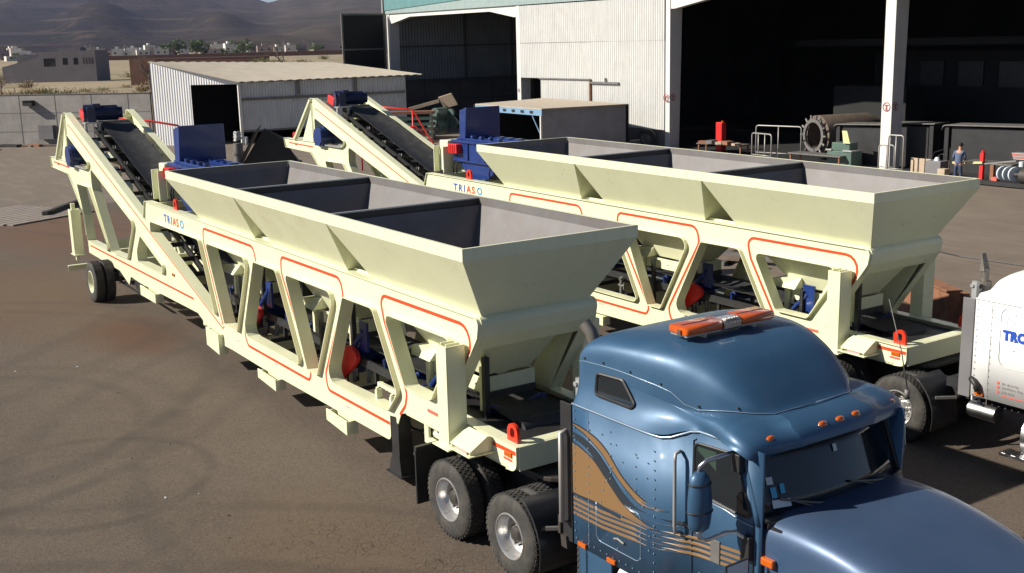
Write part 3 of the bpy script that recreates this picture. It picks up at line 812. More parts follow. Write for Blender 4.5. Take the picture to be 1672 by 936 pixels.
def loft(bm, secs, close_ends=True, mi=0):
    """secs: list of lists of 3-d points, same count"""
    rings = [[bm.verts.new(p) for p in s] for s in secs]
    for a, b in zip(rings, rings[1:]):
        for i in range(len(a) - 1):
            bm.faces.new((a[i], a[i + 1], b[i + 1], b[i])).material_index = mi
    if close_ends:
        bm.faces.new(rings[0]).material_index = mi; bm.faces.new(rings[-1]).material_index = mi
    return rings

def wall_along(bm, plan, z0, z1, t=.0, mi=0):
    """vertical skin along a plan polyline (x, y); z1 may be a list"""
    A = []
    for i, (x, y) in enumerate(plan):
        za = z0[i] if isinstance(z0, list) else z0; zb = z1[i] if isinstance(z1, list) else z1
        A.append((bm.verts.new((x, y, za)), bm.verts.new((x, y, zb))))
    for a, b in zip(A, A[1:]): bm.faces.new((a[0], b[0], b[1], a[1])).material_index = mi

def mirror_y(bm, c=YC):
    """add the mirror image about the plane y=c"""
    vs = list(bm.verts); fs = list(bm.faces)
    mp = {v: bm.verts.new((v.co.x, 2 * c - v.co.y, v.co.z)) for v in vs}
    for f in fs: bm.faces.new([mp[v] for v in reversed(f.verts)]).material_index = f.material_index

def sstep(a, b, x):
    t = max(0, min(1, (x - a) / (b - a))); return t * t * (3 - 2 * t)
def lerp(tab, x):
    """smooth (Catmull-Rom) interpolation of a table of rows, by its first column"""
    n = len(tab); x = max(tab[0][0], min(tab[-1][0], x))
    for i in range(n - 1):
        if x <= tab[i + 1][0]: break
    x0, x1 = tab[i][0], tab[i + 1][0]; h = x1 - x0; t = (x - x0) / h; out = []
    for k in range(1, len(tab[0])):
        p0, p1 = tab[i][k], tab[i + 1][k]
        m0 = (tab[i + 1][k] - tab[i - 1][k]) / (tab[i + 1][0] - tab[i - 1][0]) if i > 0 else (p1 - p0) / h
        m1 = (tab[i + 2][k] - tab[i][k]) / (tab[i + 2][0] - tab[i][0]) if i < n - 2 else (p1 - p0) / h
        t2, t3 = t * t, t * t * t
        out.append((2 * t3 - 3 * t2 + 1) * p0 + (t3 - 2 * t2 + t) * h * m0 + (-2 * t3 + 3 * t2) * p1 + (t3 - t2) * h * m1)
    return out

# plan of the body side (near half), from the sleeper's rear to the cowl
PLAN = [(13.700, .14), (14.0, .14), (14.5, .14), (14.95, .14), (15.10, .165), (15.22, .215), (15.34, .27), (15.46, .30), (15.60, .31), (16.0, .325), (16.28, .34)]
def side_y(x):
    for (x0, y0), (x1, y1) in zip(PLAN, PLAN[1:]):
        if x <= x1: return y0 + (y1 - y0) * max(0, (x - x0) / (x1 - x0))
    return PLAN[-1][1]

SWOOSH = {'aU': [(13.709, 2.334), (13.831, 2.327), (13.979, 2.304), (14.125, 2.265), (14.268, 2.194), (14.38, 2.103), (14.518, 1.983), (14.682, 1.888), (14.868, 1.822), (15.02, 1.806), (15.14, 1.795)], 'aD': [(13.709, 2.326), (13.83, 2.3), (13.949, 2.265), (14.095, 2.199), (14.21, 2.139), (14.323, 2.052), (14.463, 1.946), (14.627, 1.851), (14.815, 1.777), (15.02, 1.782), (15.14, 1.793)], 'bU': [(13.700, 2.246), (13.889, 2.225), (14.095, 2.156), (14.266, 2.034), (14.406, 1.91), (14.545, 1.806), (14.735, 1.722), (15.05, 1.7), (15.25, 1.715), (15.42, 1.74)], 'bD': [(13.700, 2.168), (13.797, 2.161), (13.976, 2.102), (14.15, 1.98), (14.293, 1.854), (14.461, 1.737), (14.681, 1.644), (15.05, 1.636), (15.25, 1.65), (15.42, 1.675)], 'cU': [(13.700, 2.115), (13.856, 2.085), (14.063, 2.014), (14.236, 1.893), (14.377, 1.788), (14.544, 1.675), (14.762, 1.602), (14.9, 1.58), (15.02, 1.566)], 'cD': [(13.700, 1.532), (13.877, 1.545), (14.116, 1.557), (14.261, 1.549), (14.46, 1.552), (14.626, 1.55), (14.762, 1.55), (14.9, 1.556), (15.02, 1.562)], 'oU': [(13.709, 2.352), (13.831, 2.345), (13.979, 2.322), (14.125, 2.283), (14.268, 2.212), (14.38, 2.121), (14.518, 2.001), (14.682, 1.906), (14.868, 1.84), (15.02, 1.82), (15.18, 1.8)], 'oD': [(13.709, 2.308), (13.83, 2.282), (13.949, 2.247), (14.095, 2.181), (14.21, 2.121), (14.323, 2.034), (14.463, 1.928), (14.627, 1.833), (14.815, 1.759), (15.02, 1.765), (15.18, 1.79)], 'pU': [(13.700, 2.133), (13.856, 2.103), (14.063, 2.032), (14.236, 1.911), (14.377, 1.806), (14.544, 1.693), (14.762, 1.62), (14.9, 1.598), (15.08, 1.57)], 'pD': [(13.700, 1.514), (13.877, 1.527), (14.116, 1.539), (14.261, 1.531), (14.46, 1.534), (14.626, 1.532), (14.762, 1.532), (14.9, 1.54), (15.08, 1.56)]}

def make_truck(label, cat, blue=True):
    root = thing('semi_truck', label, cat)
    P = M['truckblue'] if blue else M['white']
    # ---- chassis
    b = nb()
    for yy in (YC - .45, YC + .37): box(b, 10.1, 18.8, yy, yy + .08, .72, .98)
    for x in (10.3, 11.6, 13.0, 14.6, 16.2): box(b, x, x + .1, YC - .37, YC + .37, .76, .95)
    box(b, 13.0, 15.2, .55, 2.2, .98, 1.12)
    obj('chassis', b, M['black'], root)
    b = nb(); plate(b, rpoly([(10.9, .75, .3), (12.5, .75, .3), (12.5, 2.0, .3), (11.1, 2.0, .3)]), [], 1.06, 1.12, axis='z'); box(b, 11.3, 12.1, .8, 1.9, .98, 1.06)
    obj('fifth_wheel', b, M['hub'], root, bevel=.01)
    for cx in (10.97, 12.40):
        for yo, side in ((.137, -1), (.137 + .33, -1), (2 * YC - .137, 1), (2 * YC - .137 - .33, 1)):
            wheel(root, cx, yo, side, M['rim'], w=.27, deep=(side == -1 and yo < .2) or side == 1, holes=not blue)
        b = nb(); cyl(b, (cx, .4, .53), (cx, 2.35, .53), .10, n=14); cyl(b, (cx, 1.2, .53), (cx, 1.55, .53), .24, n=18); cyl(b, (cx - .35, .95, .62), (cx + .35, .95, .62), .13, n=12); cyl(b, (cx - .35, 1.8, .62), (cx + .35, 1.8, .62), .13, n=12)
        obj('drive_axle', b, M['black'], root, smooth=True, autos=35)
    for yo, side in ((.19, -1), (2 * YC - .19, 1)):
        wheel(root, 18.15, yo, side, M['rim'], w=.29, deep=False)
    # ---- mudflap behind the rear tandem, quarter fender before the second
    for s in (0, 1):
        y0, y1 = (.12, .78) if s == 0 else (2 * YC - .78, 2 * YC - .12)
        b = nb(); box(b, 10.18, 10.21, y0, y1, .22, 1.02); box(b, 10.19, 10.25, y0 - .01, y1 + .2, 1.0, 1.06)
        obj('mud_flap', b, M['black'], root)
        b = nb()
        arc = [(12.40 + .70 * cos(a), .53 + .70 * sin(a)) for a in [R_(q) for q in (62, 50, 38, 26, 14, 2, -10, -18)]]
        prev = None
        for (x, z) in arc:
            c = [b.verts.new((x, y0 - .02, z - .03)), b.verts.new((x + .005, y0 - .01, z)), b.verts.new((x + .005, y1 - .05, z)), b.verts.new((x, y1 - .04, z - .03))]
            if prev:
                for i in range(3): b.faces.new((prev[i], prev[i + 1], c[i + 1], c[i]))
            prev = c
        q = obj('quarter_fender', b, M['black'], root, smooth=True, autos=50)
        so_ = q.modifiers.new('t', 'SOLIDIFY'); so_.thickness = .012
        b = nb(); bar(b, (13.05, y0 + .1, .85), (13.25, y0 + .35, .86), .04, .04)
        cyl(b, (13.06, y0 + .02, .72), (13.02, y1 + .2, .74), .018, n=8)
        obj('fender_bracket', b, M['greysteel'], root)
    # ---- side fairing extender (black) and lower sleeper
    for s in (1, -1):
        Y = (lambda y: y) if s == 1 else (lambda y: 2 * YC - y)
        b = nb()
        ya, yb = sorted((Y(.130), Y(.155)))
        zb_ = .95 if blue else 1.06
        box(b, 13.49, 13.685, ya, yb, zb_ - .02, 2.545)
        obj('side_extender', b, M['darkpanel'] if not blue else M['black'], root, bevel=.004)
    b = nb()
    wall_along(b, PLAN, .93 if blue else 1.08, [2.56 + .14 * sstep(15.1, 15.5, x) for x, y in PLAN])
    mirror_y(b)
    for body in islands('body_side', b, P, root, smooth=True, autos=40):
        so_ = body.modifiers.new('t', 'SOLIDIFY'); so_.thickness = .03; so_.offset = -1
    b = nb(); box(b, 13.70, 13.72, .16, 2 * YC - .16, 1.0, 2.55); box(b, 13.72, 16.3, .38, 2 * YC - .38, 1.0, 1.03)
    obj('rear_wall', b, P, root)
    # ---- upper body and roof as one lofted shell
    if blue:
        #  x, belt half width, belt z, mid half width, mid z, top z, squareness
        T = [(13.700, 1.225, 2.555, 1.12, 2.84, 3.08, .38, 1.0, 0), (13.72, 1.227, 2.555, 1.14, 2.90, 3.22, .35, 1.0, 0), (13.88, 1.227, 2.56, 1.14, 2.92, 3.33, .34, 1.0, 0), (14.3, 1.227, 2.56, 1.12, 2.93, 3.40, .36, 1.0, 0), (14.75, 1.227, 2.565, 1.08, 2.90, 3.43, .38, 1.0, 0),
             (15.0, 1.222, 2.58, 1.03, 2.86, 3.43, .40, 1.0, .0), (15.15, 1.182, 2.60, 1.01, 2.82, 3.41, .42, .985, .02), (15.3, 1.117, 2.66, 1.02, 2.79, 3.37, .44, .93, .05), (15.45, 1.073, 2.705, 1.05, 2.78, 3.31, .46, .86, .08), (15.58, 1.062, 2.71, 1.07, 2.79, 3.23, .48, .80, .09), (15.70, 1.07, 2.71, 1.085, 2.79, 3.13, .50, .73, .10), (15.80, 1.10, 2.71, 1.11, 2.785, 3.02, .52, .64, .105), (15.87, 1.14, 2.71, 1.13, 2.78, 2.93, .55, .52, .105),
             (15.92, 1.15, 2.71, 1.14, 2.78, 2.892, .7, .45, .105), (15.97, 1.165, 2.71, 1.15, 2.77, 2.882, .8, .45, .10), (16.03, 1.17, 2.70, 1.15, 2.76, 2.862, .8, .45, .09), (16.09, 1.17, 2.69, 1.14, 2.74, 2.835, .8, .5, .08), (16.15, 1.155, 2.66, 1.12, 2.71, 2.795, .8, .5, .07), (16.19, 1.125, 2.63, 1.08, 2.67, 2.735, .8, .5, .05), (16.205, 1.06, 2.61, 1.02, 2.64, 2.68, .8, .5, .02)]
    else:
        T = [(13.70, 1.20, 2.56, 1.15, 2.62, 2.64, .5, 1.0, 0), (13.86, 1.21, 2.565, 1.16, 2.68, 2.72, .45, 1.0, 0), (13.98, 1.21, 2.57, 1.15, 2.78, 2.90, .4, 1.0, 0), (14.2, 1.21, 2.57, 1.12, 2.84, 3.02, .4, 1.0, 0), (14.9, 1.21, 2.58, 1.08, 2.86, 3.08, .4, 1.0, 0), (15.2, 1.16, 2.6, .99, 2.84, 3.06, .45, 1.0, 0), (15.5, 1.06, 2.69, .95, 2.80, 3.0, .5, 1.0, 0), (16.1, 1.04, 2.69, .98, 2.75, 2.86, .5, 1.0, 0), (16.5, 1.0, 2.64, .96, 2.68, 2.72, .42, 1.0, 0)]
    secs = []
    xs = []
    for (x0, *_), (x1, *_) in zip(T, T[1:]):
        k = 3 if x1 - x0 > .12 else 2
        xs += [x0 + (x1 - x0) * i / k for i in range(k)]
    xs.append(T[-1][0])
    for x in xs:
        hb, zb, hm, zm, zt, e, wr, sr = lerp(T, x)
        half = []
        for i in range(5):
            f = i / 5; half.append((hb + (hm - hb) * (f + .25 * sin(pi * f) * (1 if blue else 0)), zb + (zm - zb) * f))
        bow = .14 * sstep(15.6, 16.15, x)
        wd = hm * wr
        if sr > .001:
            for i in range(1, 6):
                a = pi / 2 * i / 5; half.append((hm - (hm - wd) * .55 * (1 - cos(a)) * 1.0, zm + sr * sin(a)))
        else:
            for i in range(1, 6): half.append((hm, zm))
        zs = zm + max(0, sr)
        for i in range(17):
            a = pi / 2 * i / 16; half.append((wd * cos(a) ** e * (1 if wr > .999 else 1.0), zs + (zt - zs) * sin(a) ** e))
        sec = [(x + bow * (1 - (h / hb) ** 2), YC - h, z) for h, z in half] + [(x + bow * (1 - (h / hb) ** 2), YC + h, z) for h, z in half[-2::-1]]
        secs.append(sec)
    b = nb(); loft(b, secs, True)
    ub = obj('sleeper_roof', b, P, root, smooth=True, autos=60)
    # belt moulding
    b = nb()
    zf = lambda x: 2.562 + .14 * sstep(15.1, 15.5, x)
    for s in (1, -1):
        tube(b, [(x, YC + s * (YC - side_y(x) + .004), zf(x)) for x in [13.70 + i * .1 for i in range(24)]], .013, 6)
    for o_ in islands('belt_moulding', b, M['trim'] if blue else M['white'], root, smooth=True): pass
    # door: outline, window, handle, vents
    for s in (1, -1):
        Y = lambda x, o=0: YC - s * (YC - side_y(x) + o)
        def quad_on(bm_, pts, o, t=.006):
            """polygon lying on the side skin; pts (x, z)"""
            A = [bm_.verts.new((x, Y(x, o), z)) for x, z in pts]; B2 = [bm_.verts.new((x, Y(x, o + t), z)) for x, z in pts]
            tr = tessellate_polygon([[Vector((x, z, 0)) for x, z in pts]])
            for q in tr:
                bm_.faces.new([A[i] for i in q]); bm_.faces.new([B2[i] for i in q])
            n = len(pts)
            for i in range(n): bm_.faces.new((A[i], A[(i + 1) % n], B2[(i + 1) % n], B2[i]))
        W = [(v.x, v.y) for v in rpoly([(15.44, 2.58, .07), (15.95, 2.60, .03), (16.17, 2.02, .05), (16.0, 2.02, .05), (15.44, 2.08, .05)], 4)]
        b = nb(); quad_on(b, W, .001, .006); 
        win = obj('door_window', b, M['glass'], root)
        if s == 1 and blue:
            b = nb(); quad_on(b, [(15.48, 2.55), (15.72, 2.555), (15.72, 2.36), (15.48, 2.26)], .0075, .003); obj('green_tint', b, M['greenglass'], win)
        b = nb()
        def line_on(bm_, pts, r, o=.004):
            tube(bm_, [(x, Y(x, o), z) for x, z in pts], r, 6)
        line_on(b, W + W[:1], .014, .006)
        obj('window_seal', b, M['black'], win)
        b = nb(); line_on(b, [(15.46, 2.62), (15.43, 2.60), (15.42, 2.2), (15.42, 1.3), (15.42, .96)], .006); 
        line_on(b, [(16.19, 2.0), (16.19, 1.6), (16.19, .98)], .007)
        obj('door_gap', b, M['black'], root)
        b = nb(); line_on(b, [(15.44, 2.045), (15.85, 2.01), (16.05, 1.965), (16.19, 1.955)], .008, .008)
        islands('bright_trim', b, M['trim'], root, smooth=True)
        b = nb(); quad_on(b, [(15.66, 1.42), (15.78, 1.42), (15.78, 1.66), (15.66, 1.66)], .001, .012)
        hd = obj('door_handle', b, M['greysteel'], root, bevel=.004)
        # grab handles
        b = nb(); gx = 15.30
        tube(b, [(gx, Y(gx, .01), 2.46), (gx, Y(gx, .08), 2.45), (gx, Y(gx, .09), 2.38), (gx, Y(gx, .09), 1.70), (gx, Y(gx, .08), 1.62), (gx, Y(gx, .01), 1.61)], .018, 8)
        islands('grab_handle', b, M['greyrail'], root, smooth=True)
        if blue or s == 1:
            b = nb(); gx = 13.60
            if blue:
                tube(b, [(gx, Y(gx, .0), 2.23), (gx, Y(gx, .09), 2.22), (gx, Y(gx, .09), 1.18), (gx, Y(gx, .0), 1.16)], .030, 8)
                obj('grab_handle', b, M['greyrail'], root, smooth=True)
            else: b.free()
        # sleeper window
        if blue:
            b = nb()
            pts = [(v.x, v.y) for v in rpoly([(14.03, 2.965, .05), (14.42, 2.975, .06), (14.62, 2.76, .05), (14.58, 2.72, .04), (14.03, 2.735, .05)], 4)]
            def yz(x, z):
                hb, zb, hm, zm, zt, e, wr, sr = lerp(T, x); f = min(1, (z - zb) / (zm - zb))
                return hb + (hm - hb) * (f + .25 * sin(pi * f))
            A = [b.verts.new((x, YC - s * (yz(x, z) + .004), z)) for x, z in pts]; B2 = [b.verts.new((x, YC - s * (yz(x, z) + .012), z)) for x, z in pts]
            tr = tessellate_polygon([[Vector((x, z, 0)) for x, z in pts]])
            for q in tr: b.faces.new([A[i] for i in q]); b.faces.new([B2[i] for i in q])
            n = len(pts)
            for i in range(n): b.faces.new((A[i], A[(i + 1) % n], B2[(i + 1) % n], B2[i]))
            sw = obj('sleeper_window', b, M['glass'], root)
            b = nb(); tube(b, [(x, YC - s * (yz(x, z) + .012), z) for x, z in pts + pts[:1]], .018, 6); obj('window_seal', b, M['black'], sw)
        # rivets along the seams
        b = nb()
        riv = [(13.74, z / 10) for z in range(11, 26)] + [(13.98, z / 10 + .03) for z in range(11, 25)] + [(15.02, z / 10) for z in range(11, 25)] + [(15.52 + i * .08, 1.24) for i in range(10)]
        riv += [(13.76 + i * .105, 1.02) for i in range(24)] + [(14.35, 1.9 + i * .13) for i in range(5)] + [(14.75, 1.9 + i * .13) for i in range(4)]
        if blue: riv += [(13.7 + random.random() * 1.3, 1.15 + random.random() * 1.3) for i in range(26)]
        for x, z in riv:
            c = Vector((x, Y(x, .008), z)); cyl(b, c, c + Vector((0, -.006 * s, 0)), .0085 if blue else .008, n=6)
        o_ = obj('rivets', b, M['trim'] if blue else M['greysteel'], root)
        o_['kind'] = 'stuff'
        b = nb(); line_on(b, [(13.97, 2.54), (13.97, .98)], .0045, .001)
        obj('panel_seam', b, M['trim'] if blue else M['greyrail'], root)
        if blue:
            # luggage door
            ld = [(v.x, v.y) for v in rpoly([(14.10, 1.66, .08), (14.82, 1.66, .08), (14.82, 1.12, .08), (14.10, 1.12, .08)], 4)]
            b = nb(); line_on(b, ld + ld[:1], .0045, .001)
            lo = obj('luggage_door', b, M['trim'], root, smooth=True)
            b = nb(); line_on(b, [(14.42, 1.25), (14.48, 1.27), (14.58, 1.25)], .014, .02); obj('door_handle', b, M['greysteel'], lo)
            # painted swooshes
            def ctl(pl): return [(13.52 + (u - 50) / 455 * .0 + x, z) for (u, x, z) in pl]
            def Z(u, v):     # pixel of the side plane (close-up) -> x, z on y=.14
                return u, v
            def smoothp(pl, n=6):
                out = []
                for i in range(len(pl) - 1):
                    p0, p1, p2, p3 = [Vector(pl[max(0, min(len(pl) - 1, i + k))]) for k in (-1, 0, 1, 2)]
                    for k in range(n):
                        t = k / n
                        out.append(tuple(.5 * ((2 * p1) + (-p0 + p2) * t + (2 * p0 - 5 * p1 + 4 * p2 - p3) * t * t + (-p0 + 3 * p1 - 3 * p2 + p3) * t ** 3)))
                out.append(tuple(pl[-1])); return out
            SW = SWOOSH
            for nm, m_, o1, U, D in (('swoosh_outline', M['darkstripe'], .0024, SW['oU'], SW['oD']), ('swoosh', M['tan'], .0046, SW['aU'], SW['aD']), ('swoosh', M['darkstripe'], .0068, SW['bU'], SW['bD']), ('swoosh_outline', M['darkstripe'], .0024, SW['pU'], SW['pD']), ('swoosh', M['tan'], .0046, SW['cU'], SW['cD'])):
                b = nb(); u_ = smoothp(U); d_ = smoothp(D)
                quad_on(b, u_ + d_[::-1], o1, .0018); obj(nm, b, m_, root)
            for k in range(4):
                z0 = lambda x, k=k: 1.49 - k * .058 + max(0, x - 14.2) * .09
                b = nb(); pl = [13.70 + i * .1 for i in range(25)]
                q = [(x, z0(x)) for x in pl] + [(x, z0(x) - .033) for x in pl[::-1]]
                quad_on(b, q, .0003, .0016); obj('pinstripe', b, M['tan'], root)
            b = nb(); q = [(13.70 + i * .1, 1.545 - .035 * i / 12) for i in range(9)]; quad_on(b, q + [(x, z - .02) for x, z in q[::-1]], .0090, .0018); obj('pinstripe', b, M['darkstripe'], root)
        # marker lamps and lower skirt lights
        b = nb()
        zm_ = .95 if blue else 1.11
        for x in ((13.80, 14.30, 15.0) if blue else (13.78,)): quad_on(b, [(x, zm_), (x + .14, zm_), (x + .14, zm_ + .05), (x, zm_ + .05)], .004, .03)
        islands('side_marker', b, M['amber'], root, bevel=.008)
    if not blue:
        b = nb(); tube(b, [(13.71, .12, 1.34), (13.76, .09, 1.33), (13.82, .08, 1.28), (13.85, .08, 1.18)], .045, 8); obj('fairing_bracket', b, M['black'], root, smooth=True)
    # lower blue skirt under the sleeper + tanks and steps
    for s in (1, -1):
        Y = lambda y: YC - s * (YC - y)
        if blue:
            b = nb(); box(b, 13.72, 14.30, *sorted((Y(.18), Y(.21))), .45, .93)
            obj('skirt_panel', b, P, root, bevel=.01)
        b = nb(); c = Y(.50)
        cyl(b, (14.35 if blue else 14.52, c, .62), (16.1, c, .62), .33, n=36)
        tk = obj('fuel_tank', b, M['alu'], root, smooth=True, autos=35, bevel=.0)
        for x in ((14.5, 15.3, 16.0) if blue else (14.7, 15.3, 16.0)):
            b = nb(); cyl(b, (x, c, .62), (x + .06, c, .62), .342, n=36); obj('tank_strap', b, M['chrome'], tk, smooth=True, autos=35)
        b = nb(); box(b, 14.3, 16.2, *sorted((Y(.02), Y(.26))), .34, .38)
        for k in range(12): box(b, 14.33 + k * .155, 14.40 + k * .155, *sorted((Y(.03), Y(.25))), .38, .395)
        obj('step', b, M['alu'], root)
        if not blue:
            b = nb(); cyl(b, (13.55, Y(.42), .78), (14.0, Y(.42), .78), .13, n=20); cyl(b, (13.700, Y(.42), .78), (13.70, Y(.42), .78), .14, n=20); bar(b, (13.700, Y(.40), .9), (13.700, Y(.38), 1.1), .05, .05)
            obj('air_tank', b, M['alu'], root, smooth=True, autos=35)
    # ---- exhaust stack
    b = nb(); sx, sy = 13.50, .62
    cyl(b, (sx, sy, 1.6), (sx, sy, 2.72), .10, n=20)
    if blue: tube(b, [(sx, sy, 2.7), (sx, sy, 3.05), (sx - .01, sy, 3.14), (sx - .04, sy - .02, 3.24), (sx - .12, sy - .05, 3.33)], .075, 14)
    else:
        cyl(b, (sx, sy, 2.7), (sx, sy, 2.92), .055, n=14); hexa(b, [(sx - .05, sy - .07, 2.88), (sx + .03, sy - .07, 2.88), (sx + .03, sy + .07, 2.88), (sx - .05, sy + .07, 2.88), (sx - .05, sy - .05, 3.14), (sx - .04, sy - .05, 3.14), (sx - .04, sy + .05, 3.14), (sx - .05, sy + .05, 3.14)])
    obj('exhaust_stack', b, M['stack'], root, smooth=True, autos=40)
    b = nb(); box(b, sx - .05, sx + .03, .38, .44, 2.45, 2.75); cyl(b, (sx, .41, 2.6), (sx, sy, 2.6), .03, n=8); cyl(b, (sx - .04, .36, 2.68), (sx - .04, .46, 2.68), .03, n=8)
    obj('stack_bracket', b, M['galv'], root)
    # ---- windshield with seal, pillars
    def ws(u, v, o=0):     # u -1..1 across, v 0 bottom..1 top
        x = 16.26 - .24 * v + (.16 - .03 * v) * (1 - u * u) + o * .9; y = YC + u * (.99 - .03 * v); z = 2.03 + .66 * v + (1 - u * u) * -.015 + o * .4
        return (x, y, z)
    b = nb(); g = [[b.verts.new(ws(-1 + 2 * i / 16, j / 4)) for i in range(17)] for j in range(5)]
    for j in range(4):
        for i in range(16): b.faces.new((g[j][i], g[j][i + 1], g[j + 1][i + 1], g[j + 1][i]))
    wsd = obj('windshield', b, M['windscreen'] if blue else M['glass'], root, smooth=True); so_ = wsd.modifiers.new('t', 'SOLIDIFY'); so_.thickness = .01; so_.offset = -1
    b = nb(); tube(b, [ws(-1 + 2 * i / 20, 0, .01) for i in range(21)], .035, 8)
    for u in (-1, 1): tube(b, [ws(u, j / 8, .008) for j in range(9)], .022, 8)
    islands('windshield_seal', b, M['black'], wsd, smooth=True)
    b = nb()
    for s in (-1, 1):
        tube(b, [(16.24 - .22 * j / 6 , YC + s * (1.02 - .01 * j / 6), 1.98 + .72 * j / 6) for j in range(7)], .035, 8)
    islands('pillar', b, P, root, smooth=True)
    b = nb()
    for u0, u1 in ((-.15, -.80), (.75, .1)):
        p = [Vector(ws(u0 + (u1 - u0) * k / 6, .02 + .22 * (k / 6), .03)) for k in range(7)]
        tube(b, p, .012, 6); q0 = Vector(ws(u1 + .12, .14, .04)); q1 = Vector(ws(u1 - .10, .32, .04)); 
        tube(b, [Vector(ws(u0 - .25, .04, .035)), Vector(ws(u1, .26, .035))], .008, 5)
    islands('wiper', b, M['greysteel'], wsd)
    if blue:
        for (u, v, w_, h_, m_) in ((-.86, .50, .07, .07, 'sticker'), (-.84, .34, .06, .10, 'stickerblue'), (-.74, .38, .05, .09, 'stickerblue'), (-.78, .19, .20, .075, 'sticker'), (.02, .74, .05, .07, 'sticker')):
            b = nb(); c = Vector(ws(u, v, .012)); eu = (Vector(ws(u + .05, v)) - Vector(ws(u - .05, v))).normalized(); ev = (Vector(ws(u, v + .05)) - Vector(ws(u, v - .05))).normalized(); en = eu.cross(ev).normalized()
            if en.x < 0: en = -en
            c = Vector(ws(u, v)) + en * .012
            hexa(b, [c - eu * w_ / 2 - ev * h_ / 2, c + eu * w_ / 2 - ev * h_ / 2, c + eu * w_ / 2 + ev * h_ / 2, c - eu * w_ / 2 + ev * h_ / 2] + [p + en * .002 for p in (c - eu * w_ / 2 - ev * h_ / 2, c + eu * w_ / 2 - ev * h_ / 2, c + eu * w_ / 2 + ev * h_ / 2, c - eu * w_ / 2 + ev * h_ / 2)])
            obj('windshield_sticker', b, M[m_], wsd)
    b = nb(); tube(b, [(16.28 + .17 * (1 - u * u), YC + u * .97, 2.0) for u in [-1 + i / 8 for i in range(17)]], .05, 8); box(b, 16.08, 16.46, YC - .96, YC + .96, 1.9, 1.985)
    obj('cowl', b, M['black'], root)
    # ---- hood (lofted), fenders
    HT = [(16.22, .975, 2.085, .36), (16.7, .98, 2.10, .36), (17.1, .97, 2.07, .38), (17.5, .95, 1.98, .40), (17.9, .91, 1.87, .42), (18.5, .82, 1.74, .44), (19.0, .73, 1.66, .46), (19.35, .66, 1.58, .46), (19.42, .60, 1.52, .46)]
    secs = []
    for x in [16.24 + i * .158 for i in range(21)]:
        hw, zt, e = lerp(HT, x)
        half = [(hw + .03, 1.0), (hw + .025, 1.2), (hw + .02, 1.35)]
        for i in range(15):
            a = pi / 2 * i / 14
            zk = 1.66 - .25 * sstep(17.4, 19.2, x); half.append(((hw + .015) * cos(a) ** e, zk + (zt - zk) * sin(a) ** (e * 1.15)))
        bow = .0
        secs.append([(x, YC - h, z) for h, z in half] + [(x, YC + h, z) for h, z in half[-2::-1]])
    b = nb(); loft(b, secs, True)
    hood = obj('hood', b, M['hoodblue'] if blue else P, root, smooth=True, autos=50)
    for s in (-1, 1):
        secs = []
        for i in range(15):
            x = 17.15 + i * .145; f = i / 14
            top = 1.12 + .40 * sin(pi * min(1, f * .93 + .05)) ** .6; yo = YC + s * (1.22 - .06 * f)
            yi = YC + s * .80
            secs.append([(x, yo, top - .35), (x, yo + s * .005, top - .12), (x, yo - s * .05, top - .03), (x, yo - s * .15, top + .02), (x, (yo + yi) / 2, top + .06), (x, yi, top + .12)])
        b = nb(); loft(b, secs, False)
        o_ = obj('front_fender', b, P, root, smooth=True, autos=60); so_ = o_.modifiers.new('t', 'SOLIDIFY'); so_.thickness = .02
        # side bulge of the cowl panel between door and hood, with amber lamp
        b = nb(); box(b, 16.20, 16.26, *sorted((YC + s * .99, YC + s * 1.035)), .98, 2.02); obj('cowl_panel', b, P, root, bevel=.02)
        b = nb(); box(b, 16.29, 16.44, *sorted((YC + s * .99, YC + s * 1.05)), 1.62, 1.70); obj('turn_lamp', b, M['amber'], root, bevel=.015)
        b = nb(); tube(b, [(16.28, YC + s * .995, z) for z in (1.0, 1.5, 1.7)] + [(16.28, YC + s * .985, 1.85), (16.28, YC + s * .955, 1.93)], .012, 6)
        obj('hood_seal', b, M['black'], root, smooth=True)
        b = nb(); tube(b, [(x, YC + s * (lerp(HT, x)[0] + .02), 1.60) for x in [16.6 + .2 * k for k in range(13)]], .010, 6); obj('bright_trim', b, M['trim'], root, smooth=True)
    b = nb(); box(b, 19.42, 19.5, YC - .55, YC + .55, .85, 1.62)
    for k in range(9): box(b, 19.5, 19.52, YC - .5 + k * .12, YC - .44 + k * .12, .9, 1.58)
    obj('grille', b, M['chrome'], root)
    b = nb(); box(b, 19.3, 19.6, YC - 1.18, YC + 1.18, .42, .78); obj('front_bumper', b, M['chrome'], root, bevel=.04)
    for s in (-1, 1):
        b = nb(); box(b, 19.28, 19.44, *sorted((YC + s * .72, YC + s * 1.08)), .95, 1.15); obj('headlight', b, M['sticker'], root, bevel=.03)
    if blue:
        b = nb(); box(b, 15.85, 16.2, .42, 2 * YC - .42, 1.75, 2.02); tube(b, [(15.95, .75 + .18 * cos(2 * pi * k / 16), 2.05 + .16 * sin(2 * pi * k / 16)) for k in range(17)], .016, 6); islands('dashboard', b, M['cabdark'], root)
        for yy in (.62, 1.72):
            b = nb(); hexa(b, [(15.1, yy, 1.6), (15.3, yy, 1.6), (15.3, yy + .5, 1.6), (15.1, yy + .5, 1.6), (15.0, yy + .03, 2.35), (15.12, yy + .03, 2.35), (15.12, yy + .47, 2.35), (15.0, yy + .47, 2.35)]); box(b, 15.15, 15.65, yy, yy + .5, 1.5, 1.62); obj('seat', b, M['darkpanel'], root, bevel=.04)
        b = nb()
        prev = None
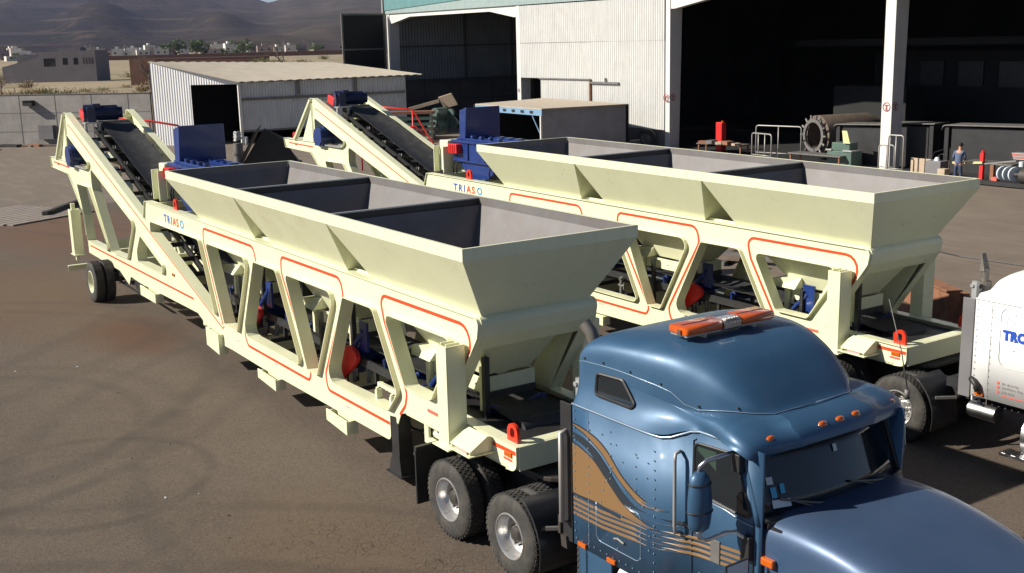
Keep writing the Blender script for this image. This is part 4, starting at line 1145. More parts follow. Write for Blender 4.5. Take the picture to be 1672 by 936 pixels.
        for k in range(15):
            yy = 2.06 + k * .018; o = .03 * sin(k * 1.5); c_ = [b.verts.new((16.02 + o - .02 * k * .3, yy, 1.95)), b.verts.new((15.86 + o - .02 * k * .3, yy, 2.62))]
            if prev: b.faces.new((prev[0], c_[0], c_[1], prev[1]))
            prev = c_
        o_ = obj('curtain', b, M['curtain'], root, smooth=True); q_ = o_.modifiers.new('t', 'SOLIDIFY'); q_.thickness = .006
        b = nb()
        for k in range(11):
            c = Vector((13.83 + .004 * (k % 2), .10, .93 - k * .036)); rr_ = []
            for q in range(11):
                a_ = 2 * pi * q / 10; rr_.append(c + (Vector((.014 * cos(a_), 0, .024 * sin(a_))) if k % 2 else Vector((0, .014 * cos(a_), .024 * sin(a_)))))
            tube(b, rr_, .0055, 5)
        o_ = obj('chain', b, M['greysteel'], root)
        for s in (-1, 1):
            b = nb(); tube(b, [(x, YC + s * (lerp(HT, x)[0] * .60 - .10 * (x - 16.3) / 3), lerp(HT, x)[1] - .012) for x in [16.5 + .2 * k for k in range(13)]], .006, 5); obj('hood_crease', b, P, hood, smooth=True)
        b = nb(); box(b, 13.46, 13.50, .10, .125, .98, 1.2); hexa(b, [(13.52, .10, .84), (13.62, .10, .84), (13.62, .18, .84), (13.52, .18, .84), (13.50, .10, .98), (13.60, .10, .98), (13.60, .18, .98), (13.50, .18, .98)]); islands('fairing_bracket', b, M['hub'], root)
    # ---- visor lamps
    for u, z in ((-.80, 2.728), (-.20, 2.775), (.03, 2.785), (.26, 2.775), (.88, 2.715)):
        b = nb(); xx = 16.15 + .12 * (1 - u * u); z = 2.795 - .05 * max(0, abs(u) - .6) / .4; c = Vector((xx, YC + u * 1.05, z))
        prof = [(0.0001, .03), (.04, .026), (.062, .012), (.066, 0)]
        rings = []
        for r, h in prof: rings.append([b.verts.new(c + Vector((.35 * h + .55 * r * sin(2 * pi * k / 14) * .75, r * cos(2 * pi * k / 14), h - .55 * r * sin(2 * pi * k / 14) * .55))) for k in range(14)])
        for a_, b_ in zip(rings, rings[1:]):
            for k in range(14): b.faces.new((a_[k], a_[(k + 1) % 14], b_[(k + 1) % 14], b_[k]))
        obj('roof_lamp', b, M['amber'], root, smooth=True)
    if blue:
        # roof cap seam with its bolts, following the base of the raised roof
        def surf(x, off):          # height of the roof skin at a lateral offset
            hb, zb, hm, zm, zt, e, wr, sr = lerp(T, x); wd = hm * wr; zs = zm + max(0, sr)
            if off < wd: return zs + (zt - zs) * max(0, 1 - (off / wd) ** (2 / e)) ** (e / 2)
            return zs
        for s in (-1, 1):
            pl_ = []
            for k in range(13): x = 13.72 + k * .1; hb, zb, hm, zm, zt, e, wr, sr = lerp(T, x); pl_.append((x, YC + s * (hm + .001), zm + .13 + .02 * 0))
            for x in (15.05, 15.2, 15.35, 15.5, 15.62, 15.72, 15.80, 15.86, 15.905): hb, zb, hm, zm, zt, e, wr, sr = lerp(T, x); off = hm * wr * (1.0 if x > 15.1 else 1) + .01; pl_.append((x + .14 * sstep(15.6, 16.15, x) * (1 - (off / hb) ** 2), YC + s * off, zm + sr + (.13 if x < 15.1 else .05 if x < 15.3 else .012)))
            pl_.append((15.99, YC + s * .25, 2.905)); pl_.append((16.0, YC, 2.908))
            b = nb(); tube(b, pl_, .0045, 5); obj('cap_seam', b, M['trim'], root, smooth=True)
            b = nb()
            for k in (1, 4, 8, 12, 15, 18): 
                p_ = Vector(pl_[k]) + Vector((0, 0, .035)); cyl(b, p_ + Vector((0, -s * .03, 0)), p_ + Vector((0, s * .012, 0)), .011, n=8)
            islands('cap_bolt', b, M['hub'], root)
    # ---- mirrors
    for s in (-1, 1):
        Y = lambda y: YC - s * (YC - y)
        hdr = root
        mx, my = 15.86, -.06
        b = nb()
        secs = []
        for k in range(13):
            f = k / 12; z = 1.90 + .60 * f
            rr = .105 + .03 * sin(pi * min(1, f * 1.1)) - (.05 * max(0, (abs(f - .5) - .40) / .10) ** 2)
            n = 16
            ring_ = [(mx + .11 * rr / .12 * sin(2 * pi * q / n) * (1 if sin(2 * pi * q / n) > 0 else .35), Y(my) + rr * cos(2 * pi * q / n), z) for q in range(n)]
            secs.append(ring_ + ring_[:1])
        loft(b, secs, True); bmesh.ops.remove_doubles(b, verts=b.verts, dist=.0005)
        mo = obj('mirror', b, P if blue else M['white'], root, smooth=True, autos=50)
        b = nb()
        for z in (2.12, 2.39):
            rr = .134 if z < 2.2 else .118
            n = 16; prs = [(mx + (.11 * rr / .12 + .004) * sin(2 * pi * q / n) * (1 if sin(2 * pi * q / n) > 0 else .38), Y(my) + (rr + .004) * cos(2 * pi * q / n), z) for q in range(n + 1)]
            tube(b, prs, .008, 5)
        islands('mirror_band', b, M['black'], mo, smooth=True)
        b = nb(); tube(b, [(mx, Y(my), 2.46), (mx + .01, Y(my + .01), 2.55), (mx + .04, Y(my + .06), 2.60), (15.98, Y(.24), 2.64), (16.0, Y(.33), 2.64)], .024, 8)
        tube(b, [(mx, Y(my), 1.93), (mx, Y(my + .02), 1.83), (mx + .03, Y(my + .08), 1.80), (16.0, Y(.16), 1.88), (16.08, Y(.22), 1.90), (16.14, Y(.30), 1.82), (16.15, Y(.36), 1.80)], .022, 8)
        islands('mirror_arm', b, M['alu'], mo, smooth=True)
        b = nb(); box(b, 15.97, 16.07, *sorted((Y(.25), Y(.33))), 2.46, 2.64); box(b, 16.10, 16.20, *sorted((Y(.26), Y(.335))), 1.62, 1.86)
        islands('mirror_bracket', b, M['black'], mo, bevel=.01)
        if blue and s == 1:
            b = nb()
            plate(b, [Vector(q) for q in ((-.08, 1.24), (.20, 1.24), (.20, 1.70), (-.08, 1.70))], [], 16.24, 16.26, axis='x')
            obj('lower_mirror', b, M['sticker'], mo, bevel=.01)
            b = nb(); tube(b, [(16.25, y_, z_) for y_, z_ in ((-.08, 1.24), (.20, 1.24), (.20, 1.70), (-.08, 1.70), (-.08, 1.24))], .014, 6); obj('mirror_band', b, M['black'], mo)
    if blue:
        b = nb(); A0 = Vector((16.02, 2 * YC + .04, 2.66))
        cyl(b, A0, A0 + Vector((0, 0, .10)), .03, n=10)
        tube(b, [A0 + Vector((0, 0, .10)), A0 + Vector((-.08, -.02, .5)), A0 + Vector((-.22, -.08, 1.05))], [.008, .006, .004], 6)
        obj('antenna', b, M['greysteel'], root, smooth=True)
    return root

def light_bar(x, z, label):
    """amber beacon bar lying across the roof"""
    root = thing('beacon_bar', label, 'beacon bar', (x, YC, z))
    def lens(y0, y1):
        b = nb()
        pr = rpoly([(-.15, .035, .02), (.15, .035, .02), (.15, .12, .045), (-.15, .12, .045)], 5)
        n = len(pr); ys = [y0, y0 + .02, y1 - .02, y1]
        prev = None
        for i, y in enumerate(ys):
            s = .86 if i in (0, 3) else 1
            ring = [b.verts.new((v.x * s, y, .078 + (v.y - .078) * s)) for v in pr]
            if prev:
                for k in range(n): b.faces.new((prev[k], prev[(k + 1) % n], ring[(k + 1) % n], ring[k]))
            else: b.faces.new(ring)
            prev = ring
        b.faces.new(prev)
        return obj('lens', b, M['amberbar'], root, smooth=True, autos=50)
    lens(-.62, -.12); lens(.12, .62)
    b = nb(); pr = rpoly([(-.155, .02, .02), (.155, .02, .02), (.155, .135, .05), (-.155, .135, .05)], 5); plate(b, pr, [], -.118, .118)
    for k in range(6): box(b, .02, .157, -.10 + k * .037, -.085 + k * .037, .05, .14)
    obj('centre_housing', b, M['alu'], root, bevel=.006)
    b = nb(); box(b, -.12, .12, -.60, .60, .015, .036)
    for y in (-.35, .35): box(b, -.1, .1, y, y + .04, -.09, .015)
    obj('base_rail', b, M['galv'], root)
    for y0, y1 in ((-.57, -.20), (.20, .57)):
        b = nb(); box(b, -.012, .012, y0, y1, .1195, .1225); obj('lens_seam', b, M['black'], root)
    b = nb(); box(b, .02, .06, -.645, -.615, .03, .09); obj('end_clip', b, M['alu'], root)
    return root
t1 = make_trailer('cream hopper trailer with dark grey bins coupled to the blue truck, nearer of the two', 'cream batching plant trailers')
t2 = copy_tree(t1)
t2['label'] = 'cream hopper trailer parked behind, its front end coupled to the white truck'
t2.location = (-.09, 7.54, .003); t2.rotation_euler = (0, .004, .004)
truck_a = make_truck('metallic blue semi truck with tan swooshes and orange roof lamps, its sleeper toward the camera', 'semi truck', True)
truck_a.rotation_euler = (0, 0, .02); truck_a.location = (Matrix.Translation((14.9, YC, 0)) @ Matrix.Rotation(.02, 4, 'Z') @ Matrix.Translation((-14.9, -YC, 0))).translation
light_bar(14.86, 3.455, 'orange beacon bar with silver centre housing on the roof of the blue truck').location.y -= .14
truck_b = make_truck('white semi truck cut off by the right edge of the picture, behind the blue one', 'semi truck', False)
truck_b.location = (-.09 - .19, 7.54, .003); truck_b.rotation_euler = (0, 0, .004)
T_ = Matrix.Translation((14.17, .133, 2.04)) @ Matrix.Rotation(pi / 2, 4, 'X') @ Matrix.Diagonal((.92, 1, 1, 1))
text_mesh('lettering', 'TRO', .19, M['letterblue'], truck_b, T_, bold=.014, depth=.001, spacing=1.08)
b = nb(); 
def ylin(pts, r, y=.136):
    tube(b, [(x, y, z) for x, z in pts], r, 6)
pts = [(v.x, v.y) for v in rpoly([(14.12, 2.50, .12), (15.05, 2.50, .12), (15.05, 1.62, .14), (14.12, 1.62, .14)], 5)]
ylin(pts + pts[:1], .004)
pts = [(v.x, v.y) for v in rpoly([(14.22, 2.36, .05), (14.7, 2.36, .05), (14.7, 2.18, .05), (14.22, 2.18, .05)], 4)]
ylin(pts + pts[:1], .003)
obj('door_outline', b, M['greyrail'], truck_b)
for i, (z, s_) in enumerate(((1.36, 'Av. de la Gu'), (1.30, 'San Pedro, Tlaq'), (1.23, '(33) 1655'))):
    text_mesh('small_lettering', s_, .052, M['redsticker'] if i < 0 else M['greyrail'], truck_b, Matrix.Translation((14.20, .133, z)) @ Matrix.Rotation(pi / 2, 4, 'X'), bold=0, depth=.0008)
for z in (1.375, 1.31, 1.24):
    b = nb(); cyl(b, (14.14, .1315, z), (14.14, .1335, z), .022, n=10); obj('logo_dot', b, M['redsticker'], truck_b)
b = nb(); box(b, 14.20, 14.75, .131, .1335, 1.185, 1.20); obj('red_rule', b, M['redsticker'], truck_b)
# ------------------------------------------------------------------ ground
def yard_material():
    m, nt, b = nmat('worn_asphalt'); N, L = nt.nodes, nt.links
    tc = N.new('ShaderNodeTexCoord')
    def noise(scale, det=8, rough=.6, vec=None, dist=0):
        n = N.new('ShaderNodeTexNoise'); n.inputs['Scale'].default_value = scale; n.inputs['Detail'].default_value = det; n.inputs['Roughness'].default_value = rough; n.inputs['Distortion'].default_value = dist
        L.new(vec or tc.outputs['Object'], n.inputs['Vector']); return n.outputs['Fac']
    def rng(s, a, b_, c=0, d=1, smooth=False):
        r = N.new('ShaderNodeMapRange'); r.inputs[1].default_value = a; r.inputs[2].default_value = b_; r.inputs[3].default_value = c; r.inputs[4].default_value = d
        if smooth: r.interpolation_type = 'SMOOTHSTEP'
        L.new(s, r.inputs[0]); return r.outputs[0]
    def mix(f, a, c):
        x = N.new('ShaderNodeMix'); x.data_type = 'RGBA'
        if isinstance(f, float): x.inputs[0].default_value = f
        else: L.new(f, x.inputs[0])
        for k, v in ((6, a), (7, c)):
            if isinstance(v, tuple): x.inputs[k].default_value = (*v, 1)
            else: L.new(v, x.inputs[k])
        return x.outputs[2]
    def math_(op, a, c=None):
        x = N.new('ShaderNodeMath'); x.operation = op
        for k, v in ((0, a), (1, c)):
            if v is None: continue
            if isinstance(v, (int, float)): x.inputs[k].default_value = v
            else: L.new(v, x.inputs[k])
        return x.outputs[0]
    base = mix(rng(noise(.22, 6), .35, .65), (.110, .085, .067), (.134, .107, .086))
    base = mix(rng(noise(1.6, 9, .7), .45, .85, 0, .38), base, (.074, .058, .047))
    base = mix(rng(noise(7, 6, .7), .58, .8, 0, .55), base, (.155, .132, .113))
    grit = noise(60, 3, .8)
    vs = N.new('ShaderNodeTexVoronoi'); vs.inputs['Scale'].default_value = 38; L.new(tc.outputs['Object'], vs.inputs['Vector']); sp = N.new('ShaderNodeSeparateColor'); L.new(vs.outputs['Color'], sp.inputs[0])
    base = mix(rng(sp.outputs[0], .55, 1.0, 0, .55), base, (.165, .135, .112))
    base = mix(rng(sp.outputs[1], .6, 1.0, 0, .55), base, (.055, .044, .036))
    base = mix(rng(grit, .35, .7, 0, .38), base, (.055, .044, .037))
    # distances from points: stains and tyre arcs
    def dist(cx, cy, sx=1, sy=1, wob=.0):
        mp = N.new('ShaderNodeMapping'); mp.inputs['Location'].default_value = (-cx * sx, -cy * sy, 0); mp.inputs['Scale'].default_value = (sx, sy, 0)
        L.new(tc.outputs['Object'], mp.inputs['Vector'])
        ln = N.new('ShaderNodeVectorMath'); ln.operation = 'LENGTH'; L.new(mp.outputs[0], ln.inputs[0]); o = ln.outputs['Value']
        if wob: o = math_('ADD', o, math_('MULTIPLY', math_('SUBTRACT', noise(.8, 5), .5), wob))
        return o
    for (cx, cy, sx, sy, r0, r1, col, amt) in ((-2.9, -.1, .5, 1.0, .3, 1.6, (.090, .040, .022), .7), (-20, 2.2, .30, .6, .8, 2.6, (.135, .070, .042), .6), (-9.5, -1.6, .28, .6, .5, 2.2, (.13, .08, .045), .5), (10.6, -1.4, .5, .7, .3, 1.4, (.125, .088, .058), .5), (-4.5, 3, .2, .4, .4, 1.6, (.09, .07, .055), .6), (8.6, -1.0, .9, .9, .2, 1.1, (.125, .092, .064), .35)):
        base = mix(rng(dist(cx, cy, sx, sy, 1.6), r1, r0, 0, amt, True), base, col)
    for (cx, cy, R0, w_, amt) in ((2.2, -5.2, 3.6, .24, .26), (2.2, -5.2, 4.3, .26, .2), (9.0, 6.5, 9.6, .34, .28), (9.0, 6.5, 11.6, .34, .24), (-14.0, -13, 17.5, .36, .24), (-14.0, -13, 15.6, .36, .24), (5.9, -3.4, 1.9, .16, .38), (6.9, -4.6, 2.6, .15, .18), (-1.5, -6.5, 7.2, .26, .26), (-1.5, -6.5, 8.2, .26, .22), (24, -14, 18.0, .26, .35), (24, -14, 19.9, .26, .3)):
        d = math_('ABSOLUTE', math_('SUBTRACT', dist(cx, cy, 1, 1, .35), R0))
        f = math_('MULTIPLY', rng(d, w_, w_ * .25, 0, amt, True), rng(noise(1.1, 5), .30, .52))
        base = mix(f, base, (.054, .045, .039))
    # fine crazing near the tractor
    v = N.new('ShaderNodeTexVoronoi'); v.feature = 'DISTANCE_TO_EDGE'; v.inputs['Scale'].default_value = 8.5
    dv = N.new('ShaderNodeVectorMath'); dv.operation = 'ADD'; nn = N.new('ShaderNodeTexNoise'); nn.inputs['Scale'].default_value = 3.0; nn.inputs['Detail'].default_value = 6
    L.new(tc.outputs['Object'], nn.inputs['Vector']); sc = N.new('ShaderNodeVectorMath'); sc.operation = 'SCALE'; sc.inputs['Scale'].default_value = .25
    L.new(nn.outputs['Color'], sc.inputs[0]); L.new(tc.outputs['Object'], dv.inputs[0]); L.new(sc.outputs[0], dv.inputs[1]); L.new(dv.outputs[0], v.inputs['Vector'])
    crack = rng(v.outputs['Distance'], .035, .010)
    cmask = math_('MULTIPLY', crack, math_('MULTIPLY', rng(dist(11.6, -1.3, .5, .8, 1.8), 1.5, .6, 0, .75, True), rng(noise(1.3, 4), .4, .56)))
    v2 = N.new('ShaderNodeTexVoronoi'); v2.feature = 'DISTANCE_TO_EDGE'; v2.inputs['Scale'].default_value = .22; L.new(dv.outputs[0], v2.inputs['Vector'])
    c2 = math_('MULTIPLY', rng(v2.outputs['Distance'], .012, .003), rng(noise(.7, 4), .5, .6))
    cm = math_('MAXIMUM', cmask, math_('MULTIPLY', c2, .6))
    base = mix(cmask, base, (.032, .025, .02))
    L.new(base, b.inputs['Base Color']); b.inputs['Roughness'].default_value = .92; b.inputs['Specular IOR Level'].default_value = .25
    h = math_('SUBTRACT', math_('ADD', math_('MULTIPLY', grit, .6), math_('MULTIPLY', sp.outputs[2], .5)), math_('MULTIPLY', cmask, 1.2))
    bp = N.new('ShaderNodeBump'); bp.inputs['Strength'].default_value = .55; bp.inputs['Distance'].default_value = .015; L.new(h, bp.inputs['Height']); L.new(bp.outputs[0], b.inputs['Normal'])
    return m

def concrete_material():
    m, nt, b = nmat('yard_concrete'); N, L = nt.nodes, nt.links
    tc = N.new('ShaderNodeTexCoord')
    br = N.new('ShaderNodeTexBrick'); br.inputs['Scale'].default_value = 1; br.inputs['Brick Width'].default_value = 4.4; br.inputs['Row Height'].default_value = 5.3; br.inputs['Mortar Size'].default_value = .012; br.offset = 0; br.inputs['Mortar Smooth'].default_value = .3
    br.inputs['Color1'].default_value = (.146, .117, .091, 1); br.inputs['Color2'].default_value = (.162, .130, .102, 1); br.inputs['Mortar'].default_value = (.07, .055, .045, 1)
    L.new(tc.outputs['Object'], br.inputs['Vector'])
    n = N.new('ShaderNodeTexNoise'); n.inputs['Scale'].default_value = .5; n.inputs['Detail'].default_value = 10; n.inputs['Roughness'].default_value = .7; L.new(tc.outputs['Object'], n.inputs['Vector'])
    mp = N.new('ShaderNodeMapping'); mp.inputs['Scale'].default_value = (.25, 1.2, 1); L.new(tc.outputs['Object'], mp.inputs['Vector'])
    n2 = N.new('ShaderNodeTexNoise'); n2.inputs['Scale'].default_value = 1.6; n2.inputs['Detail'].default_value = 8; L.new(mp.outputs[0], n2.inputs['Vector'])
    r = N.new('ShaderNodeMapRange'); r.inputs[1].default_value = .4; r.inputs[2].default_value = .7; r.inputs[4].default_value = .7; L.new(n.outputs['Fac'], r.inputs[0])
    r2 = N.new('ShaderNodeMapRange'); r2.inputs[1].default_value = .5; r2.inputs[2].default_value = .7; r2.inputs[4].default_value = .5; L.new(n2.outputs['Fac'], r2.inputs[0])
    x = N.new('ShaderNodeMix'); x.data_type = 'RGBA'; L.new(r.outputs[0], x.inputs[0]); L.new(br.outputs['Color'], x.inputs[6]); x.inputs[7].default_value = (.115, .091, .073, 1)
    y = N.new('ShaderNodeMix'); y.data_type = 'RGBA'; L.new(r2.outputs[0], y.inputs[0]); L.new(x.outputs[2], y.inputs[6]); y.inputs[7].default_value = (.205, .168, .134, 1)
    L.new(y.outputs[2], b.inputs['Base Color']); b.inputs['Roughness'].default_value = .9
    bp = N.new('ShaderNodeBump'); bp.inputs['Strength'].default_value = .3; bp.inputs['Distance'].default_value = .02; L.new(n.outputs['Fac'], bp.inputs['Height']); L.new(bp.outputs[0], b.inputs['Normal'])
    return m

def sheet(name, pts, z, m):
    b = nb(); plate(b, [Vector(p) for p in pts], [], z - .3, z, axis='z'); o = obj(name, b, m); tag(o, kind='structure'); return o

M['field'] = mat('dry_grass_field', (.26, .205, .13), .95, var=.22, vscale=.035, dirt=(.13, .12, .055), dscale=.05, dlo=.5, dhi=.66)
M['yardmat'] = yard_material(); M['yardconc'] = concrete_material()
b = nb(); n = 64
ring0 = [b.verts.new((9500 * cos(2 * pi * i / n), 9500 * sin(2 * pi * i / n), -.02)) for i in range(n)]; b.faces.new(ring0)
o = obj('ground', b, M['field']); tag(o, kind='structure')
# yard pavement as one thin sheet bounded by the concrete wall
Wd = Vector((.70, .714)).normalized(); W0 = Vector((-63.6, 7.6))
wa, wb = W0 - Wd * 45, W0 + Wd * 11.4
sheet('yard', [(wa.x - 1, wa.y), (60, -60), (60, 100), (-64, 100), (-64, 34), (wb.x, wb.y)], .0, M['yardmat'])
sheet('concrete_apron', [(-63, 13.0), (-30, 13.3), (-8, 13.2), (2, 14.6), (12, 18.0), (60, 20), (60, 64), (-63.5, 64), (-63.5, 33)], .004, M['yardconc'])
sheet('concrete_slab', [(-62, 7.8), (-48, -8), (-27.6, -1.5), (-26.2, 3.6), (-29, 12.9), (-56, 12.9)], .004, M['yardconc'])

# ------------------------------------------------------------------ hills
def hill_mesh():
    b = nb(); NA, NR = 260, 120
    a0, a1 = R_(128), R_(192)
    rows = []
    for j in range(NR + 1):
        f = j / NR; r = 1150 * (9000 / 1150) ** f
        row = []
        for i in range(NA + 1):
            az = a0 + (a1 - a0) * i / NA; deg = math.degrees(az)
            x, y = r * cos(az), r * sin(az)
            p = Vector((x / 900, y / 900, 3.1))
            n1 = noise.fractal(p, .9, 2.1, 7); n2 = noise.fractal(p * 3.3 + Vector((5, 1, 0)), .8, 2.1, 6)
            rid = 1 - abs(noise.fractal(p * .8 + Vector((11, 4, 0)), .9, 2.0, 5))
            prof = sstep(1900, 6600, r) ** 1.35
            crest = 270 + 60 * sstep(158.5, 163, deg) + 45 * sstep(156.8, 153.5, deg) - 34 * math.exp(-((deg - 157.9) / 1.0) ** 2)
            h = prof * crest * (.86 + .17 * rid) + prof * 20 * n1 + (8 + 18 * prof) * n2 * sstep(1300, 2600, r)
            h += 26 * math.exp(-((r - 2500) / 420) ** 2) * math.exp(-((deg - 158.5) / 3.2) ** 2) * (1 + .4 * n1)
            h += 70 * math.exp(-((r - 3700) / 520) ** 2) * math.exp(-((deg - 165.8) / 1.5) ** 2)
            h += 42 * math.exp(-((r - 3600) / 500) ** 2) * math.exp(-((deg - 160.3) / 1.3) ** 2)
            h += 30 * math.exp(-((r - 3200) / 400) ** 2) * math.exp(-((deg - 155.3) / 1.6) ** 2)
            h *= sstep(1150, 1700, r)
            if r > 7000: h *= 1 - .55 * sstep(7000, 9000, r)
            row.append(b.verts.new((x, y, max(-.5, h) - .5)))
        rows.append(row)
    for r0, r1 in zip(rows, rows[1:]):
        for i in range(NA): b.faces.new((r0[i], r0[i + 1], r1[i + 1], r1[i]))
    return b
m, nt, bs = nmat('scrub_hillside'); N, L = nt.nodes, nt.links
geo = N.new('ShaderNodeNewGeometry')
def nz(scale, det=8, ro=.65):
    mp = N.new('ShaderNodeMapping'); mp.inputs['Scale'].default_value = (scale, scale, scale * 3); L.new(geo.outputs['Position'], mp.inputs['Vector'])
    k = N.new('ShaderNodeTexNoise'); k.inputs['Scale'].default_value = 1; k.inputs['Detail'].default_value = det; k.inputs['Roughness'].default_value = ro; L.new(mp.outputs[0], k.inputs['Vector']); return k.outputs['Fac']
def mx(f, lo, hi, A, B_):
    r = N.new('ShaderNodeMapRange'); r.inputs[1].default_value = lo; r.inputs[2].default_value = hi; L.new(f, r.inputs[0])
    x = N.new('ShaderNodeMix'); x.data_type = 'RGBA'; L.new(r.outputs[0], x.inputs[0])
    for k, v in ((6, A), (7, B_)):
        if isinstance(v, tuple): x.inputs[k].default_value = (*v, 1)
        else: L.new(v, x.inputs[k])
    return x.outputs[2]
c = mx(nz(.0016), .40, .60, (0.0210, 0.0168, 0.0151), (0.0525, 0.0370, 0.0277))
c = mx(nz(.006), .50, .64, c, (0.0168, 0.0176, 0.0092))
c = mx(nz(.030, 5), .50, .62, c, (0.0092, 0.0101, 0.0076))
c = mx(nz(.0032, 9), .50, .60, c, (0.0126, 0.0118, 0.0126))
c = mx(nz(.010, 8), .56, .70, c, (0.0714, 0.0525, 0.0357))
mp_ = N.new('ShaderNodeMapping'); mp_.inputs['Scale'].default_value = (.0012, .0012, .045); L.new(geo.outputs['Position'], mp_.inputs['Vector'])
st = N.new('ShaderNodeTexNoise'); st.inputs['Scale'].default_value = 1; st.inputs['Detail'].default_value = 7; st.inputs['Distortion'].default_value = .6; L.new(mp_.outputs[0], st.inputs['Vector'])
c = mx(st.outputs['Fac'], .54, .60, c, (0.0504, 0.0412, 0.0336))
c = mx(nz(.055, 3), .58, .66, c, (0.0067, 0.0084, 0.0050))
sx_ = N.new('ShaderNodeSeparateXYZ'); L.new(geo.outputs['Position'], sx_.inputs[0]); dv_ = N.new('ShaderNodeMath'); dv_.operation = 'DIVIDE'; L.new(sx_.outputs['Y'], dv_.inputs[0]); L.new(sx_.outputs['X'], dv_.inputs[1])
rr_ = N.new('ShaderNodeMapRange'); rr_.inputs[1].default_value = -.30; rr_.inputs[2].default_value = -.44; rr_.inputs[4].default_value = .55; L.new(dv_.outputs[0], rr_.inputs[0])
tn = mx(nz(.004, 8), .35, .65, (.10, .078, .055), (.045, .042, .028))
fx = N.new('ShaderNodeMix'); fx.data_type = 'RGBA'; L.new(rr_.outputs[0], fx.inputs[0]); L.new(c, fx.inputs[6]); L.new(tn, fx.inputs[7]); c = fx.outputs[2]
L.new(c, bs.inputs['Base Color']); bs.inputs['Roughness'].default_value = 1; bs.inputs['Specular IOR Level'].default_value = 0
M['hill'] = m
o = obj('hills', hill_mesh(), M['hill'], smooth=True); tag(o, kind='structure')

# haze
b = nb(); box(b, -9300, 9300, -9300, 9300, -2, 700)
m, nt, bs = nmat('air_haze'); nt.nodes.remove(bs)
pv = nt.nodes.new('ShaderNodeVolumePrincipled'); pv.inputs['Color'].default_value = (.58, .64, .98, 1); pv.inputs['Density'].default_value = .000040; pv.inputs['Anisotropy'].default_value = .2
nt.links.new(pv.outputs[0], nt.nodes['Material Output'].inputs['Volume'])
o = obj('haze', b, m); tag(o, kind='stuff')

# ------------------------------------------------------------------ plants and far buildings
def crown_mesh(b, cx, cy, cz, rx, rz, n, s, mi=0):
    clumps = [(Vector((random.gauss(0, .45), random.gauss(0, .45), random.gauss(0, .42))), random.uniform(.25, .5)) for _ in range(14)]
    for _ in range(n):
        c, r = random.choice(clumps); p = c + Vector((random.gauss(0, 1), random.gauss(0, 1), random.gauss(0, 1))).normalized() * r * random.random() ** .4
        if p.length > 1.15: continue
        p = Vector((cx + p.x * rx, cy + p.y * rx, cz + p.z * rz))
        u = Vector((random.gauss(0, 1), random.gauss(0, 1), random.gauss(0, 1))).normalized() * s * random.uniform(.6, 1.3); w_ = u.orthogonal().normalized() * s * random.uniform(.4, .9)
        b.faces.new([b.verts.new(q) for q in (p - u, p + w_, p + u, p - w_)]).material_index = mi

def tree(x, y, h, r, label, group=None, leaf='leaf'):
    t = thing('broadleaf_tree', label, 'tree', (x, y, 0), 0, group)
    b = nb(); tube(b, [(0, 0, -.3), (.1, 0, h * .25), (.0, .1, h * .55)], [r * .09, r * .07, r * .03], 7)
    for k in range(4):
        a = k * 1.7; tube(b, [(0, 0, h * .28), (cos(a) * r * .4, sin(a) * r * .4, h * .5), (cos(a) * r * .65, sin(a) * r * .65, h * .68)], [r * .045, r * .03, r * .01], 5)
    obj('trunk', b, M['bark'], t)
    b = nb(); crown_mesh(b, 0, 0, h * .55, r, h * .42, 1500, h * .045)
    obj('crown', b, M[leaf], t)
    return t

def shrub(x, y, h, r, label, group, m='drybush', n=90, cat='shrub'):
    b = nb()
    for _ in range(n):
        a = random.uniform(0, 2 * pi); e = random.uniform(.25, 1.35); l = h * random.uniform(.5, 1.05); base = Vector((random.gauss(0, r * .35), random.gauss(0, r * .35), 0))
        d = Vector((cos(a) * cos(e) * r / h * 1.2, sin(a) * cos(e) * r / h * 1.2, sin(e))); tip = base + d * l; mid = base + d * l * .5 + Vector((random.gauss(0, .06 * h), random.gauss(0, .06 * h), 0))
        w_ = Vector((random.gauss(0, 1), random.gauss(0, 1), 0)).normalized() * h * .035
        b.faces.new([b.verts.new(q) for q in (base, mid - w_, tip, mid + w_)])
        if n > 60:
            for k in range(2):
                p = base + (tip - base) * random.uniform(.4, 1); u = Vector((random.gauss(0, 1), random.gauss(0, 1), random.gauss(0, .6))).normalized() * h * .10; v = u.orthogonal().normalized() * h * .05
                b.faces.new([b.verts.new(q) for q in (p, p + v, p + u, p - v)])
    o = obj('dry_shrub' if m == 'drybush' else 'green_shrub', b, M[m]); o.location = (x, y, -.02); tag(o, label, cat, group); return o

def bare_tree(x, y, h, label):
    b = nb()
    def br(p, d, l, r, k):
        q = p + d * l; tube(b, [p, (p + q) / 2 + Vector((random.gauss(0, l * .05), random.gauss(0, l * .05), 0)), q], [r, r * .8, r * .55], 4)
        if k:
            for _ in range(3):
                nd = (d + Vector((random.gauss(0, .5), random.gauss(0, .5), random.gauss(.1, .3)))).normalized(); br(q if random.random() < .6 else (p + q) / 2, nd, l * random.uniform(.55, .8), r * .5, k - 1)
    for k in range(3): br(Vector((random.gauss(0, .2), random.gauss(0, .2), 0)), Vector((random.gauss(0, .3), random.gauss(0, .3), 1)).normalized(), h * .33, h * .022, 4)
    o = obj('bare_tree', b, M['bark']); o.location = (x, y, -.02); tag(o, label, 'tree'); return o

def at(px, d):     # direction of a far thing by bearing (degrees) and distance from the camera, in metres
    a = R_(px); return 23.2 + d * cos(a), -6.9 + d * sin(a)

